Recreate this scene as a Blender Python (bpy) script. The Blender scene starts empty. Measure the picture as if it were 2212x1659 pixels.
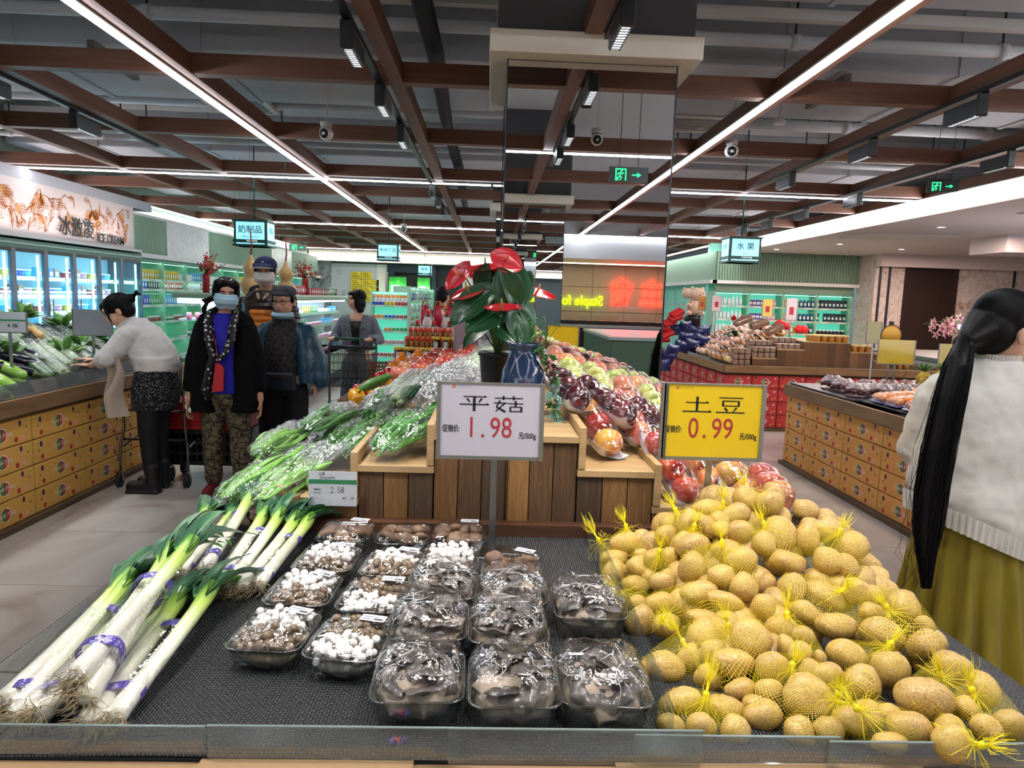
import bpy, bmesh, math, random
from mathutils import Vector, Matrix, noise, Euler
sc = bpy.context.scene
COL = sc.collection
PI = math.pi
rnd = random.Random(11)
U = rnd.uniform

# ---------------------------------------------------------------- camera, world, exposure
FPX, CX, CY = 1500.0, 1106.0, 829.5
EYE = Vector((0, 0, 1.5))
_y, _p, _r = 0.0352, -0.1223, 0.0326
_ri = Vector((math.cos(_y), -math.sin(_y), 0))
FW = Vector((math.sin(_y)*math.cos(_p), math.cos(_y)*math.cos(_p), math.sin(_p)))
_up = _ri.cross(FW)
RI = _ri*math.cos(_r) + _up*math.sin(_r)
UP = _up*math.cos(_r) - _ri*math.sin(_r)
cam = bpy.data.cameras.new('camera')
cam.sensor_width = 36; cam.lens = FPX/2212*36; cam.clip_start = .05; cam.clip_end = 200
camo = bpy.data.objects.new('camera', cam); COL.objects.link(camo)
M3 = Matrix((RI, UP, -FW)).transposed()
camo.matrix_world = Matrix.Translation(EYE) @ M3.to_4x4()
sc.camera = camo
w = bpy.data.worlds.new('world'); sc.world = w; w.use_nodes = True
w.node_tree.nodes['Background'].inputs[0].default_value = (.72, .76, .82, 1)
w.node_tree.nodes['Background'].inputs[1].default_value = 1.3
sc.view_settings.view_transform = 'Standard'; sc.view_settings.look = 'None'
sc.view_settings.gamma = 1; sc.view_settings.use_curve_mapping = False
sc.view_settings.exposure = 1.0
sc.cycles.max_bounces = 7; sc.cycles.transparent_max_bounces = 14
sc.cycles.diffuse_bounces = 3; sc.cycles.glossy_bounces = 4; sc.cycles.transmission_bounces = 4
sc.cycles.caustics_reflective = False; sc.cycles.caustics_refractive = False
sc.cycles.sample_clamp_indirect = 6; sc.cycles.use_denoising = True
sc.cycles.use_adaptive_sampling = True; sc.cycles.adaptive_threshold = .04

def ray(px, py):
    return (px-CX)/FPX*RI - (py-CY)/FPX*UP + FW
def P(px, py, **k):
    """world point on the plane x=, y= or z= that the photo shows at a pixel"""
    d = ray(px, py); a, v = list(k.items())[0]; i = 'xyz'.index(a)
    return EYE + d*((v-EYE[i])/d[i])
def PS(px, py, f, t0=.6, t1=6):
    """first point along the ray that lies under the surface z=f(x,y)"""
    d = ray(px, py); t = t0
    while t < t1:
        q = EYE + d*t
        if q.z < f(q.x, q.y): return q
        t += .01
    return EYE + d*t1

# ---------------------------------------------------------------- materials
MATS = {}
def srgb(h):
    if isinstance(h, str):
        h = h.lstrip('#'); c = [int(h[i:i+2], 16)/255 for i in (0, 2, 4)]
        c = [x/12.92 if x <= .04045 else ((x+.055)/1.055)**2.4 for x in c]
        return (*c, 1)
    return (*h[:3], 1)
def newmat(name):
    m = bpy.data.materials.new(name); m.use_nodes = True
    return m, m.node_tree, m.node_tree.nodes['Principled BSDF']
def mat(name, col='#808080', rough=.5, metal=0, emit=0, ecol=None, trans=0, sheen=0, coat=0, spec=None, sub=0):
    if name in MATS: return MATS[name]
    m, t, b = newmat(name)
    b.inputs['Base Color'].default_value = srgb(col)
    b.inputs['Roughness'].default_value = rough; b.inputs['Metallic'].default_value = metal
    if emit:
        b.inputs['Emission Color'].default_value = srgb(ecol or col); b.inputs['Emission Strength'].default_value = emit
    if trans: b.inputs['Transmission Weight'].default_value = trans
    if sheen: b.inputs['Sheen Weight'].default_value = sheen
    if coat: b.inputs['Coat Weight'].default_value = coat; b.inputs['Coat Roughness'].default_value = .1
    if spec is not None: b.inputs['Specular IOR Level'].default_value = spec
    if sub:
        b.inputs['Subsurface Weight'].default_value = sub; b.inputs['Subsurface Radius'].default_value = (.02, .01, .006)
    MATS[name] = m; return m
def ramp(t, cols, pos=None):
    r = t.nodes.new('ShaderNodeValToRGB'); e = r.color_ramp.elements
    n = len(cols)
    while len(e) < n: e.new(.5)
    for i, c in enumerate(cols):
        e[i].position = pos[i] if pos else i/(n-1)
    for i, c in enumerate(cols): e[i].color = srgb(c)
    return r
def nmat(name, cols, scale=(5, 5, 5), rough=.5, bump=0, pos=None, detail=4, kind='noise', metal=0, coat=0, bscale=None, distort=0, sheen=0, bdist=.01, rnd_obj=0, spec=None):
    """procedural colour: a ramp over noise / wave / voronoi in object space"""
    if name in MATS: return MATS[name]
    m, t, b = newmat(name); L = t.links
    tc = t.nodes.new('ShaderNodeTexCoord'); mp = t.nodes.new('ShaderNodeMapping')
    mp.inputs['Scale'].default_value = scale; L.new(tc.outputs['Object'], mp.inputs[0])
    if rnd_obj:
        oi = t.nodes.new('ShaderNodeObjectInfo'); ml = t.nodes.new('ShaderNodeMath'); ml.operation = 'MULTIPLY'
        ml.inputs[1].default_value = 40; L.new(oi.outputs['Random'], ml.inputs[0]); L.new(ml.outputs[0], mp.inputs['Location'])
    if kind == 'wave':
        n = t.nodes.new('ShaderNodeTexWave'); n.inputs['Scale'].default_value = 1; n.inputs['Distortion'].default_value = distort
        n.inputs['Detail'].default_value = detail; out = n.outputs['Color']
    elif kind == 'voronoi':
        n = t.nodes.new('ShaderNodeTexVoronoi'); n.inputs['Scale'].default_value = 1; out = n.outputs['Distance']
    elif kind == 'edge':
        n = t.nodes.new('ShaderNodeTexVoronoi'); n.feature = 'DISTANCE_TO_EDGE'; n.inputs['Scale'].default_value = 1; out = n.outputs['Distance']
        if distort:
            nn = t.nodes.new('ShaderNodeTexNoise'); nn.inputs['Scale'].default_value = .8; L.new(mp.outputs[0], nn.inputs[0])
            mx = t.nodes.new('ShaderNodeVectorMath'); mx.operation = 'MULTIPLY_ADD'; mx.inputs[1].default_value = (distort,)*3
            L.new(nn.outputs['Color'], mx.inputs[0]); L.new(mp.outputs[0], mx.inputs[2]); L.new(mx.outputs[0], n.inputs[0])
    else:
        n = t.nodes.new('ShaderNodeTexNoise'); n.inputs['Scale'].default_value = 1; n.inputs['Detail'].default_value = detail
        n.inputs['Distortion'].default_value = distort; out = n.outputs['Fac']
    if not (kind == 'edge' and distort): L.new(mp.outputs[0], n.inputs[0])
    r = ramp(t, cols, pos); L.new(out, r.inputs[0]); src = r.outputs[0]
    if rnd_obj:
        hs = t.nodes.new('ShaderNodeHueSaturation'); mr = t.nodes.new('ShaderNodeMapRange')
        mr.inputs[3].default_value = 1-rnd_obj; mr.inputs[4].default_value = 1+rnd_obj
        L.new(oi.outputs['Random'], mr.inputs[0]); L.new(mr.outputs[0], hs.inputs['Value']); L.new(src, hs.inputs['Color']); src = hs.outputs[0]
    L.new(src, b.inputs['Base Color'])
    b.inputs['Roughness'].default_value = rough; b.inputs['Metallic'].default_value = metal
    if coat: b.inputs['Coat Weight'].default_value = coat; b.inputs['Coat Roughness'].default_value = .12
    if sheen: b.inputs['Sheen Weight'].default_value = sheen
    if spec is not None: b.inputs['Specular IOR Level'].default_value = spec
    if bump:
        bp = t.nodes.new('ShaderNodeBump'); bp.inputs['Strength'].default_value = bump; bp.inputs['Distance'].default_value = bdist
        if bscale:
            n2 = t.nodes.new('ShaderNodeTexNoise'); n2.inputs['Scale'].default_value = bscale; n2.inputs['Detail'].default_value = 3
            L.new(tc.outputs['Object'], n2.inputs[0]); L.new(n2.outputs['Fac'], bp.inputs['Height'])
        else: L.new(out, bp.inputs['Height'])
        L.new(bp.outputs[0], b.inputs['Normal'])
    MATS[name] = m; return m
def omat(name, rough=.4, coat=0, metal=0, shade=1.0, emit=0, vary=0):
    """colour of the copied object itself (Object Info colour)"""
    if name in MATS: return MATS[name]
    m, t, b = newmat(name); oi = t.nodes.new('ShaderNodeObjectInfo'); src = oi.outputs['Color']
    if shade != 1 or vary:
        hs = t.nodes.new('ShaderNodeHueSaturation'); hs.inputs['Value'].default_value = shade
        t.links.new(src, hs.inputs['Color']); src = hs.outputs[0]
        if vary:
            tc = t.nodes.new('ShaderNodeTexCoord'); n = t.nodes.new('ShaderNodeTexNoise'); n.inputs['Scale'].default_value = vary
            t.links.new(tc.outputs['Object'], n.inputs[0]); mr = t.nodes.new('ShaderNodeMapRange')
            mr.inputs[1].default_value = .3; mr.inputs[2].default_value = .7
            mr.inputs[3].default_value = .55*shade; mr.inputs[4].default_value = 1.3*shade
            t.links.new(n.outputs['Fac'], mr.inputs[0]); t.links.new(mr.outputs[0], hs.inputs['Value'])
    t.links.new(src, b.inputs['Base Color'])
    b.inputs['Roughness'].default_value = rough; b.inputs['Metallic'].default_value = metal
    if coat: b.inputs['Coat Weight'].default_value = coat
    MATS[name] = m; return m
def film(name, tint='#ffffff', amount=.12, rough=.12, edge=.55, bump=.0, bscale=30, milky=.0):
    """thin clear plastic: see-through with glossy glints that grow at grazing angles"""
    if name in MATS: return MATS[name]
    m = bpy.data.materials.new(name); m.use_nodes = True; t = m.node_tree; t.nodes.clear(); L = t.links
    out = t.nodes.new('ShaderNodeOutputMaterial'); tr = t.nodes.new('ShaderNodeBsdfTransparent'); tr.inputs[0].default_value = srgb(tint)
    gl = t.nodes.new('ShaderNodeBsdfGlossy'); gl.inputs['Roughness'].default_value = rough
    lw = t.nodes.new('ShaderNodeLayerWeight'); lw.inputs['Blend'].default_value = .35
    mr = t.nodes.new('ShaderNodeMapRange'); mr.inputs[3].default_value = amount; mr.inputs[4].default_value = edge
    L.new(lw.outputs['Facing'], mr.inputs[0]); mx = t.nodes.new('ShaderNodeMixShader')
    L.new(mr.outputs[0], mx.inputs[0]); L.new(tr.outputs[0], mx.inputs[1]); L.new(gl.outputs[0], mx.inputs[2])
    if bump:
        tc = t.nodes.new('ShaderNodeTexCoord'); n = t.nodes.new('ShaderNodeTexNoise'); n.inputs['Scale'].default_value = bscale
        n.inputs['Detail'].default_value = 3; n.inputs['Distortion'].default_value = 1.5; L.new(tc.outputs['Object'], n.inputs[0])
        bp = t.nodes.new('ShaderNodeBump'); bp.inputs['Strength'].default_value = bump; bp.inputs['Distance'].default_value = .01
        L.new(n.outputs['Fac'], bp.inputs['Height']); L.new(bp.outputs[0], gl.inputs['Normal'])
    src = mx.outputs[0]
    if milky:
        df = t.nodes.new('ShaderNodeBsdfDiffuse'); df.inputs[0].default_value = (.85, .88, .9, 1)
        m2 = t.nodes.new('ShaderNodeMixShader'); m2.inputs[0].default_value = milky
        L.new(src, m2.inputs[1]); L.new(df.outputs[0], m2.inputs[2]); src = m2.outputs[0]
    L.new(src, out.inputs[0]); MATS[name] = m; return m

# ---------------------------------------------------------------- mesh builder
def rotz(a): return Matrix.Rotation(a, 4, 'Z')
def TR(x, y, z, rz=0, s=1): return Matrix.Translation((x, y, z)) @ Matrix.Rotation(rz, 4, 'Z') @ Matrix.Scale(s, 4)
def frame(loc, yax, zup=(0, 0, 1)):
    """matrix whose local Y runs along yax"""
    y = Vector(yax).normalized(); z = Vector(zup); x = y.cross(z)
    if x.length < 1e-4: x = y.cross(Vector((1, 0, 0)))
    x.normalize(); z = x.cross(y)
    m = Matrix((x, y, z)).transposed().to_4x4(); m.translation = Vector(loc); return m
class MB:
    def __init__(s): s.v = []; s.f = []; s.mi = []; s.sm = []; s.mats = []
    def _m(s, m):
        if m not in s.mats: s.mats.append(m)
        return s.mats.index(m)
    def add(s, vs, fs, m, smooth=False, M=None):
        o = len(s.v); k = s._m(m)
        s.v += [tuple(M @ Vector(v)) for v in vs] if M is not None else [tuple(v) for v in vs]
        s.f += [tuple(o+i for i in f) for f in fs]; s.mi += [k]*len(fs); s.sm += [smooth]*len(fs)
        return s
    def box(s, x0, x1, y0, y1, z0, z1, m, M=None, bev=0):
        if bev:
            b = bev; vs = []; 
            for z, i in ((z0, b), (z0+b, 0), (z1-b, 0), (z1, b)):
                vs += [(x0+i+b*(i == 0), y0+i, z), (x1-i-b*(i == 0), y0+i, z), (x1-i, y0+i+b*(i == 0), z), (x1-i, y1-i-b*(i == 0), z),
                       (x1-i-b*(i == 0), y1-i, z), (x0+i+b*(i == 0), y1-i, z), (x0+i, y1-i-b*(i == 0), z), (x0+i, y0+i+b*(i == 0), z)]
            fs = [tuple(range(7, -1, -1)), tuple(range(24, 32))]
            for k in range(3):
                for j in range(8): fs.append((k*8+j, k*8+(j+1) % 8, k*8+8+(j+1) % 8, k*8+8+j))
            return s.add(vs, fs, m, False, M)
        vs = [(x0, y0, z0), (x1, y0, z0), (x1, y1, z0), (x0, y1, z0), (x0, y0, z1), (x1, y0, z1), (x1, y1, z1), (x0, y1, z1)]
        return s.add(vs, [(0, 3, 2, 1), (4, 5, 6, 7), (0, 1, 5, 4), (1, 2, 6, 5), (2, 3, 7, 6), (3, 0, 4, 7)], m, False, M)
    def lathe(s, prof, n, m, M=None, smooth=True, cap=True, sx=1, sy=1):
        vs = []; fs = []
        for r, z in prof:
            for i in range(n):
                a = 2*PI*i/n; vs.append((r*math.cos(a)*sx, r*math.sin(a)*sy, z))
        for k in range(len(prof)-1):
            for i in range(n): fs.append((k*n+i, k*n+(i+1) % n, (k+1)*n+(i+1) % n, (k+1)*n+i))
        if cap:
            if prof[0][0] > 1e-4: fs.append(tuple(range(n-1, -1, -1)))
            if prof[-1][0] > 1e-4: fs.append(tuple((len(prof)-1)*n+i for i in range(n)))
        return s.add(vs, fs, m, smooth, M)
    def tube(s, pts, rad, n, m, M=None, smooth=True, cap=True, flat=1, up=(0, 0, 1)):
        pts = [Vector(p) for p in pts]; L = len(pts)
        if not hasattr(rad, '__len__'): rad = [rad]*L
        vs = []; fs = []; ref = Vector(up)
        for k in range(L):
            t = (pts[min(k+1, L-1)] - pts[max(k-1, 0)])
            if t.length < 1e-9: t = Vector((0, 0, 1))
            t.normalize(); a = ref - t*ref.dot(t)
            if a.length < 1e-3: a = t.orthogonal()
            a.normalize(); b = t.cross(a); ref = a
            for i in range(n):
                th = 2*PI*i/n; vs.append(pts[k] + a*math.cos(th)*rad[k]*flat + b*math.sin(th)*rad[k])
        for k in range(L-1):
            for i in range(n): fs.append((k*n+i, k*n+(i+1) % n, (k+1)*n+(i+1) % n, (k+1)*n+i))
        if cap: fs += [tuple(range(n-1, -1, -1)), tuple((L-1)*n+i for i in range(n))]
        return s.add(vs, fs, m, smooth, M)
    def ell(s, c, r, m, M=None, nu=12, nv=8, amp=0, seed=0, freq=3):
        vs = []; fs = []
        if not hasattr(r, '__len__'): r = (r, r, r)
        for j in range(1, nv):
            th = PI*j/nv
            for i in range(nu):
                ph = 2*PI*i/nu; d = Vector((math.sin(th)*math.cos(ph), math.sin(th)*math.sin(ph), math.cos(th)))
                k = 1+amp*noise.noise(d*freq+Vector((seed, seed*.7, 0))) if amp else 1
                vs.append((c[0]+r[0]*d.x*k, c[1]+r[1]*d.y*k, c[2]+r[2]*d.z*k))
        top = len(vs); vs += [(c[0], c[1], c[2]+r[2]), (c[0], c[1], c[2]-r[2])]
        for i in range(nu):
            fs.append((top, i, (i+1) % nu)); fs.append((top+1, (nv-2)*nu+(i+1) % nu, (nv-2)*nu+i))
        for j in range(nv-2):
            for i in range(nu): fs.append((j*nu+i, (j+1)*nu+i, (j+1)*nu+(i+1) % nu, j*nu+(i+1) % nu))
        return s.add(vs, fs, m, True, M)
    def grid(s, f, nu, nv, m, M=None, smooth=True, wrap=False):
        vs = [f(i/(nu if wrap else nu-1), j/(nv-1)) for j in range(nv) for i in range(nu)]; fs = []
        for j in range(nv-1):
            for i in range(nu if wrap else nu-1):
                a = j*nu+i; b = j*nu+(i+1) % nu; fs.append((a, b, b+nu, a+nu))
        return s.add(vs, fs, m, smooth, M)
    def poly(s, pts, z0, z1, m, M=None, smooth=False):
        """prism of an outline in xy"""
        n = len(pts); vs = [(x, y, z0) for x, y in pts]+[(x, y, z1) for x, y in pts]
        fs = [tuple(range(n-1, -1, -1)), tuple(range(n, 2*n))]+[(i, (i+1) % n, n+(i+1) % n, n+i) for i in range(n)]
        return s.add(vs, fs, m, smooth, M)
    def mesh(s, name='mesh'):
        me = bpy.data.meshes.new(name); me.from_pydata(s.v, [], s.f)
        for m in s.mats: me.materials.append(m)
        me.polygons.foreach_set('material_index', s.mi); me.polygons.foreach_set('use_smooth', s.sm); me.update()
        return me
    def obj(s, name, parent=None, M=None, **k): return ob(name, s.mesh(name), parent, M, **k)

def ob(name, data, parent=None, M=None, label=None, cat=None, group=None, kind=None, col=None):
    o = bpy.data.objects.new(name, data); COL.objects.link(o)
    if parent is not None: o.parent = parent
    if M is not None: o.matrix_basis = M
    if label: o['label'] = label
    if cat: o['category'] = cat
    if group: o['group'] = group
    if kind: o['kind'] = kind
    if col is not None: o.color = srgb(col)
    return o
def thing(name, label, cat, M=None, group=None): return ob(name, None, None, M if M is not None else Matrix(), label, cat, group)
def clone(root, M, label=None, group=None, col=None):
    def rec(o, par):
        c = o.copy(); COL.objects.link(c); c.parent = par
        if par is not None: c.matrix_basis = o.matrix_basis.copy()
        for ch in KIDS.get(o.name, list(o.children)): rec(ch, c)
        return c
    r = rec(root, None); r.matrix_basis = M
    if label: r['label'] = label
    if group: r['group'] = group
    if col is not None:
        r.color = srgb(col)
        for c in r.children: c.color = srgb(col)
    return r
KIDS = {}
def text(body, size, m, parent, M, ext=.001, sx=1, off=0, align='CENTER', name='lettering', shear=0, label=None):
    cu = bpy.data.curves.new(name, 'FONT'); cu.body = body; cu.size = size; cu.extrude = ext; cu.align_x = align; cu.align_y = 'CENTER'
    cu.offset = off; cu.resolution_u = 3; cu.shear = shear
    o = bpy.data.objects.new('t', cu); me = bpy.data.meshes.new_from_object(o); bpy.data.objects.remove(o); me.materials.clear(); me.materials.append(m)
    return ob(name, me, parent, M @ Matrix.Diagonal((sx, 1, 1, 1)), label=label)
def textmesh(body, size, sx=1, off=0, shear=0, ext=0):
    cu = bpy.data.curves.new('t', 'FONT'); cu.body = body; cu.size = size; cu.align_x = 'CENTER'; cu.align_y = 'CENTER'; cu.offset = off; cu.shear = shear
    cu.resolution_u = 2; cu.extrude = ext
    o = bpy.data.objects.new('t', cu); me = o.to_mesh()
    r = ([(v.co.x*sx, v.co.y, v.co.z) for v in me.vertices], [tuple(p.vertices) for p in me.polygons])
    o.to_mesh_clear(); bpy.data.objects.remove(o); return r
FACE = Matrix.Rotation(PI/2, 4, 'X')            # text plane upright, facing -Y
def upright(x, y, z, rz=0): return Matrix.Translation((x, y, z)) @ Matrix.Rotation(rz, 4, 'Z') @ FACE
def lampo(name, kind, loc, energy, color=(1, 1, 1), size=.1, rot=None, spot=None, parent=None, blend=.6, sy=None):
    l = bpy.data.lights.new(name, kind); l.energy = energy; l.color = color
    if kind == 'AREA':
        l.size = size
        if sy: l.shape = 'RECTANGLE'; l.size_y = sy
    else: l.shadow_soft_size = size
    if spot: l.spot_size = spot; l.spot_blend = blend
    o = bpy.data.objects.new(name, l); COL.objects.link(o); o.location = loc
    if rot is not None: o.rotation_euler = rot
    if parent is not None: o.parent = parent
    return o
def aim(o, target):
    o.rotation_euler = (Vector(target)-o.location).to_track_quat('-Z', 'Y').to_euler()
# ================================================================ palette
WOODB = nmat('beam_wood', ['#543527', '#7a5240', '#8f664d'], (1.2, 22, 22), .55, .1)
WOODL = nmat('pale_wood', ['#8a6a48', '#a98560', '#bd9a72'], (2, 26, 26), .5, .12)
SLATE = nmat('slate', ['#0d1416', '#1d2a2c', '#2c3b3c'], (1.4, 1.4, 9), .6, .5, detail=6)
GREY = mat('duct_grey', '#c2c6cd', .7)
DGREY = mat('dark_grey', '#26292e', .7)
SLABM = nmat('slab_paint', ['#d0d0d4', '#dcdce0'], (.5, .5, .5), .85)
PIPE = mat('pipe_paint', '#d0d2d6', .5)
WHITE = mat('white_paint', '#e4e2de', .6)
CREAM = mat('cream_paint', '#e6ddcd', .6)
LED = mat('led_lens', '#ffffff', .4, emit=15, ecol='#f4f7ff')
FASCIA = mat('fascia_glow', '#ffffff', .4, emit=5, ecol='#fff6f2')  # emission paints the white fascias that the LED lines light up
BLACK = mat('black_plastic', '#0a0b0e', .4)
GUN = mat('gun_grey', '#33373c', .35, .5)
SAGE = mat('sage_paint', '#84a48c', .55)
SAGED = mat('sage_dark', '#57796a', .5)
STEEL = mat('steel', '#9a9b98', .3, 1)
MIRROR = mat('mirror_glass', '#e8ecee', .0, 1)
GLASSC = film('clear_acrylic', '#eef4f2', .06, .05, .5)
PANE = film('door_glass', '#d8f0f4', .05, .03, .4)

# ================================================================ floor
fl = MB().box(-14, 14, -14, 30, -.06, -.006, mat('grout', '#5c544e', .7)).obj('floor', kind='structure')
TILEM = nmat('floor_tile', ['#968a80', '#b3aaa2', '#b9b1aa', '#c4bdb6'], (1.3, 1.3, 1.3), .16, pos=[.25, .38, .5, .7], detail=9, distort=1.2, rnd_obj=.06)
tm = MB().box(-.398, .398, -.398, .398, -.02, 0, TILEM).mesh('tile')
for i in range(-6, 9):
    for j in range(3, 19):
        if abs(i*.8) < 1 and j < 5: continue
        ob('tile', tm, fl, TR(i*.8+.1, j*.8+.6, 0))
MB().box(-14, 14, -14, 2.59, -.006, -.001, TILEM).obj('floor_behind', fl)
MB().box(-14, 14, 15.4, 30, -.006, -.001, TILEM).obj('floor_far', fl)

# ================================================================ ceiling slab, ducts, pipes
ce = MB().box(-14, 14, -14, 30, 4.0, 4.2, SLABM).obj('ceiling', kind='structure')
def duct(y0, y1, z0, z1, x0, x1, lab, m=GREY):
    b = MB().box(x0, x1, y0, y1, z0, z1, m, bev=.01)
    x = x0+1.1
    while x < x1:
        b.box(x-.02, x+.02, y0-.012, y1+.012, z0-.012, z1, m); x += 1.35
    return b.obj('air_duct', label=lab, cat='air duct')
duct(2.6, 4.75, 3.42, 3.8, -6, -.1, 'wide grey duct above the front left ceiling grid')
duct(2.6, 4.8, 3.5, 3.85, 1.1, 9, 'wide grey duct above the front right ceiling grid')
MB().box(-6, 9, 4.96, 5.03, 3.46, 3.53, WHITE).obj('ceiling_flange', kind='structure')
duct(5.45, 6.85, 3.25, 3.8, -6, 0, 'grey duct left of the mirrored column behind the first grid beam')
duct(5.45, 6.85, 3.3, 3.8, 1.1, 9, 'grey duct right of the mirrored column behind the first grid beam')
for k, y in enumerate((9.0, 12.2, 15.4, 18.6)):
    duct(y, y+1.1, 3.2, 3.65, -6, 9, 'long grey crosswise duct, %s from the mirrored column' % ('first', 'second', 'third', 'fourth')[k])
def pipe(y, z, r, x0, x1, lab):
    b = MB().tube([(x0, y, z), (x1, y, z)], r, 10, PIPE)
    x = x0+.6
    while x < x1:
        b.tube([(x, y, z+r), (x, y, 4)], .008, 5, GUN); b.tube([(x-.03, y, z), (x+.03, y, z)], r*1.25, 10, PIPE); x += 1.5
    b.obj('ceiling_pipe', label=lab, cat='pipe')
pipe(5.1, 3.36, .045, -9, 9, 'white sprinkler pipe nearest the front duct')
pipe(7.3, 3.35, .055, -9, 9, 'thick white pipe above the second grid beam')
pipe(7.65, 3.22, .02, -9, 9, 'thin white conduit above the second grid beam')
pipe(8.2, 3.15, .03, -9, 9, 'white cable tray pipe before the third duct')
pipe(11.4, 3.2, .05, -9, 9, 'white pipe between the far ducts')
pipe(14.8, 3.2, .05, -9, 9, 'white pipe before the farthest ducts')
MB().box(-9, 9, 7.8, 7.95, 3.14, 3.17, WHITE).obj('ceiling_tray', kind='structure')
# flexible black duct hose beside the centre beam
MB().tube([(-.45, 2.5, 3.15), (-.42, 5, 3.14), (-.46, 7, 3.12), (-.44, 9, 3.11), (-.5, 13, 3.12)], [.06, .06, .055, .06, .05], 10, DGREY).obj('flexible_hose', label='dark flexible hose beside the centre wood beam of the ceiling', cat='hose')
for x0, y0, lab in ((-2.75, 6.9, 'square white air vent left of the mirrored column'), (1.75, 6.9, 'square white air vent right of the mirrored column')):
    t = thing('ceiling_vent', lab, 'air vent', TR(x0, y0, 3.28))
    MB().box(0, .5, 0, .5, .04, .3, GREY).obj('plenum', t)
    b = MB().box(-.06, .56, -.06, 0, 0, .04, WHITE).box(-.06, .56, .5, .56, 0, .04, WHITE).box(-.06, 0, 0, .5, 0, .04, WHITE).box(.5, .56, 0, .5, 0, .04, WHITE); b.obj('frame', t)
    sl = MB().box(0, .5, -.015, .015, 0, .006, WHITE).mesh('slat')
    for k in range(6): ob('slat', sl, t, TR(0, .05+k*.08, .01) @ Matrix.Rotation(.6, 4, 'X'))
for x0 in (-2.95, -2.35, 2.6):
    MB().box(x0, x0+.05, 5.35, 6.0, 3.16, 3.25, mat('tray_grey', '#777069', .6)).obj('ceiling_fin', kind='structure')

# ================================================================ wooden lattice with LED lines
LX0, LX1 = -5.92, 5.34
ZB = 2.89
gridb = []
def beam(axis, a, lo, hi, name='ceiling_beam', wdt=.045, z0=ZB, z1=3.02):
    L = hi-lo
    b = MB().box(-L/2, L/2, -wdt, wdt, z0, z1, WOODB)
    M = TR((lo+hi)/2, a, 0) if axis == 'x' else TR(a, (lo+hi)/2, 0, PI/2)
    return b.obj(name, M=M, kind='structure')
for y in (-4.6, -2.9, -.55, 3.1, 4.85, 6.64, 8.62, 10.2, 12.2, 14.4, 15.95, 17.7, 20.0, 22.3):
    if abs(y-4.4) < .7:
        beam('x', y, LX0, -.02); beam('x', y, 1.1, LX1)
    else: beam('x', y, LX0, LX1)
beam('x', 1.14, LX0, LX1)
LONG = (-4.43, -3.25, -2.03, -.66, .5, 1.9, 3.1, 4.4)
for x in LONG:
    if x == .5:
        beam('y', x, -8, 3.86, z0=ZB-.003, z1=3.01); beam('y', x, 5.1, 23, z0=ZB-.003, z1=3.01)
    else: beam('y', x, -8, 23, z0=ZB-.003, z1=3.01)
beam('y', LX0, -8, 23, z0=ZB-.003, z1=3.0); beam('y', LX1, -8, 23, z0=ZB-.003, z1=3.0)
def led(axis, a, lo, hi, z, lab, wdt=.024, m=None):
    m = m or LED; L = hi-lo; n = max(1, int(L)); b = MB()
    for k in range(n): b.box(lo+k*L/n, lo+(k+1)*L/n, -wdt, wdt, -.012, .0, m)
    t = thing('led_line', lab, 'light', (TR(0, a, z) if axis == 'x' else TR(a, 0, z, PI/2)))
    b.obj('lens', t); MB().box(lo, hi, -wdt-.006, wdt+.006, 0, .012, WHITE).obj('profile', t)
led('y', -2.09, -7, 19.6, ZB-.018, 'long white LED line running up the left ceiling')
led('y', -2.09, 19.9, 22.4, ZB-.018, 'short white LED line continuing the left ceiling line at the back')
led('y', 1.84, -7, 19.6, ZB-.018, 'long white LED line running up the right ceiling')
led('x', 8.78, LX0, -.03, ZB-.013, 'crosswise white LED line left of the mirrored column', .017)
led('x', 8.78, 0, LX1, ZB-.013, 'crosswise white LED line right of the mirrored column', .017)
led('x', 14.45, LX0, LX1, ZB-.013, 'second crosswise LED line, farther back', .017)
led('x', 22.2, LX0, LX1, ZB-.013, 'farthest crosswise LED line before the slate wall', .02)
led('x', 1.14, LX0, LX1, ZB-.013, 'crosswise LED line above the shopper with the camera', .017)
led('y', -5.87, -2, 22, ZB-.018, 'thin LED line along the ceiling edge over the freezers', .02)
# track lights
lensM = mat('louvre', '#6b7076', .25, .8)
def track(x, y0, y1, side, lab):
    t = thing('track_rail', lab, 'track', TR(x, 0, 2.865))
    MB().box(-.02, .02, y0, y1, 0, .03, BLACK).obj('rail', t)
track(-.76, 2.5, 12, 1, 'black track rail beside the centre beam left of the mirrored column')
track(.58, .5, 3.84, 1, 'black track rail running to the mirrored column cap')
track(-3.33, 2.5, 7.2, 1, 'black track rail on the left wood beam')
track(3.03, 2.5, 8.0, 1, 'black track rail on the right wood beam')
track(4.32, 4, 12.5, 1, 'black track rail on the beam nearest the bright right cove')
trk = thing('track_light', 'x', 'light', TR(0, 0, 0))
MB().box(-.032, .032, -.02, .3, -.13, -.03, GUN, bev=.006).box(-.034, .034, -.05, -.02, -.14, 0, BLACK, bev=.006).obj('housing', trk)
b = MB()
for k in range(9):
    b.box(-.024, .024, .01+k*.032, .016+k*.032, -.135, -.128, lensM)
b.box(-.026, -.022, 0, .29, -.137, -.128, lensM).box(.022, .026, 0, .29, -.137, -.128, lensM); b.obj('louvre', trk)
MB().box(-.02, .02, .0, .285, -.131, -.1301, mat('led_chip', '#ffffff', .5, emit=1.0)).obj('lens', trk)
ords = ('first', 'second', 'third', 'fourth', 'fifth', 'sixth', 'seventh', 'eighth', 'ninth', 'tenth', 'eleventh', 'twelfth')
first = True
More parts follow.
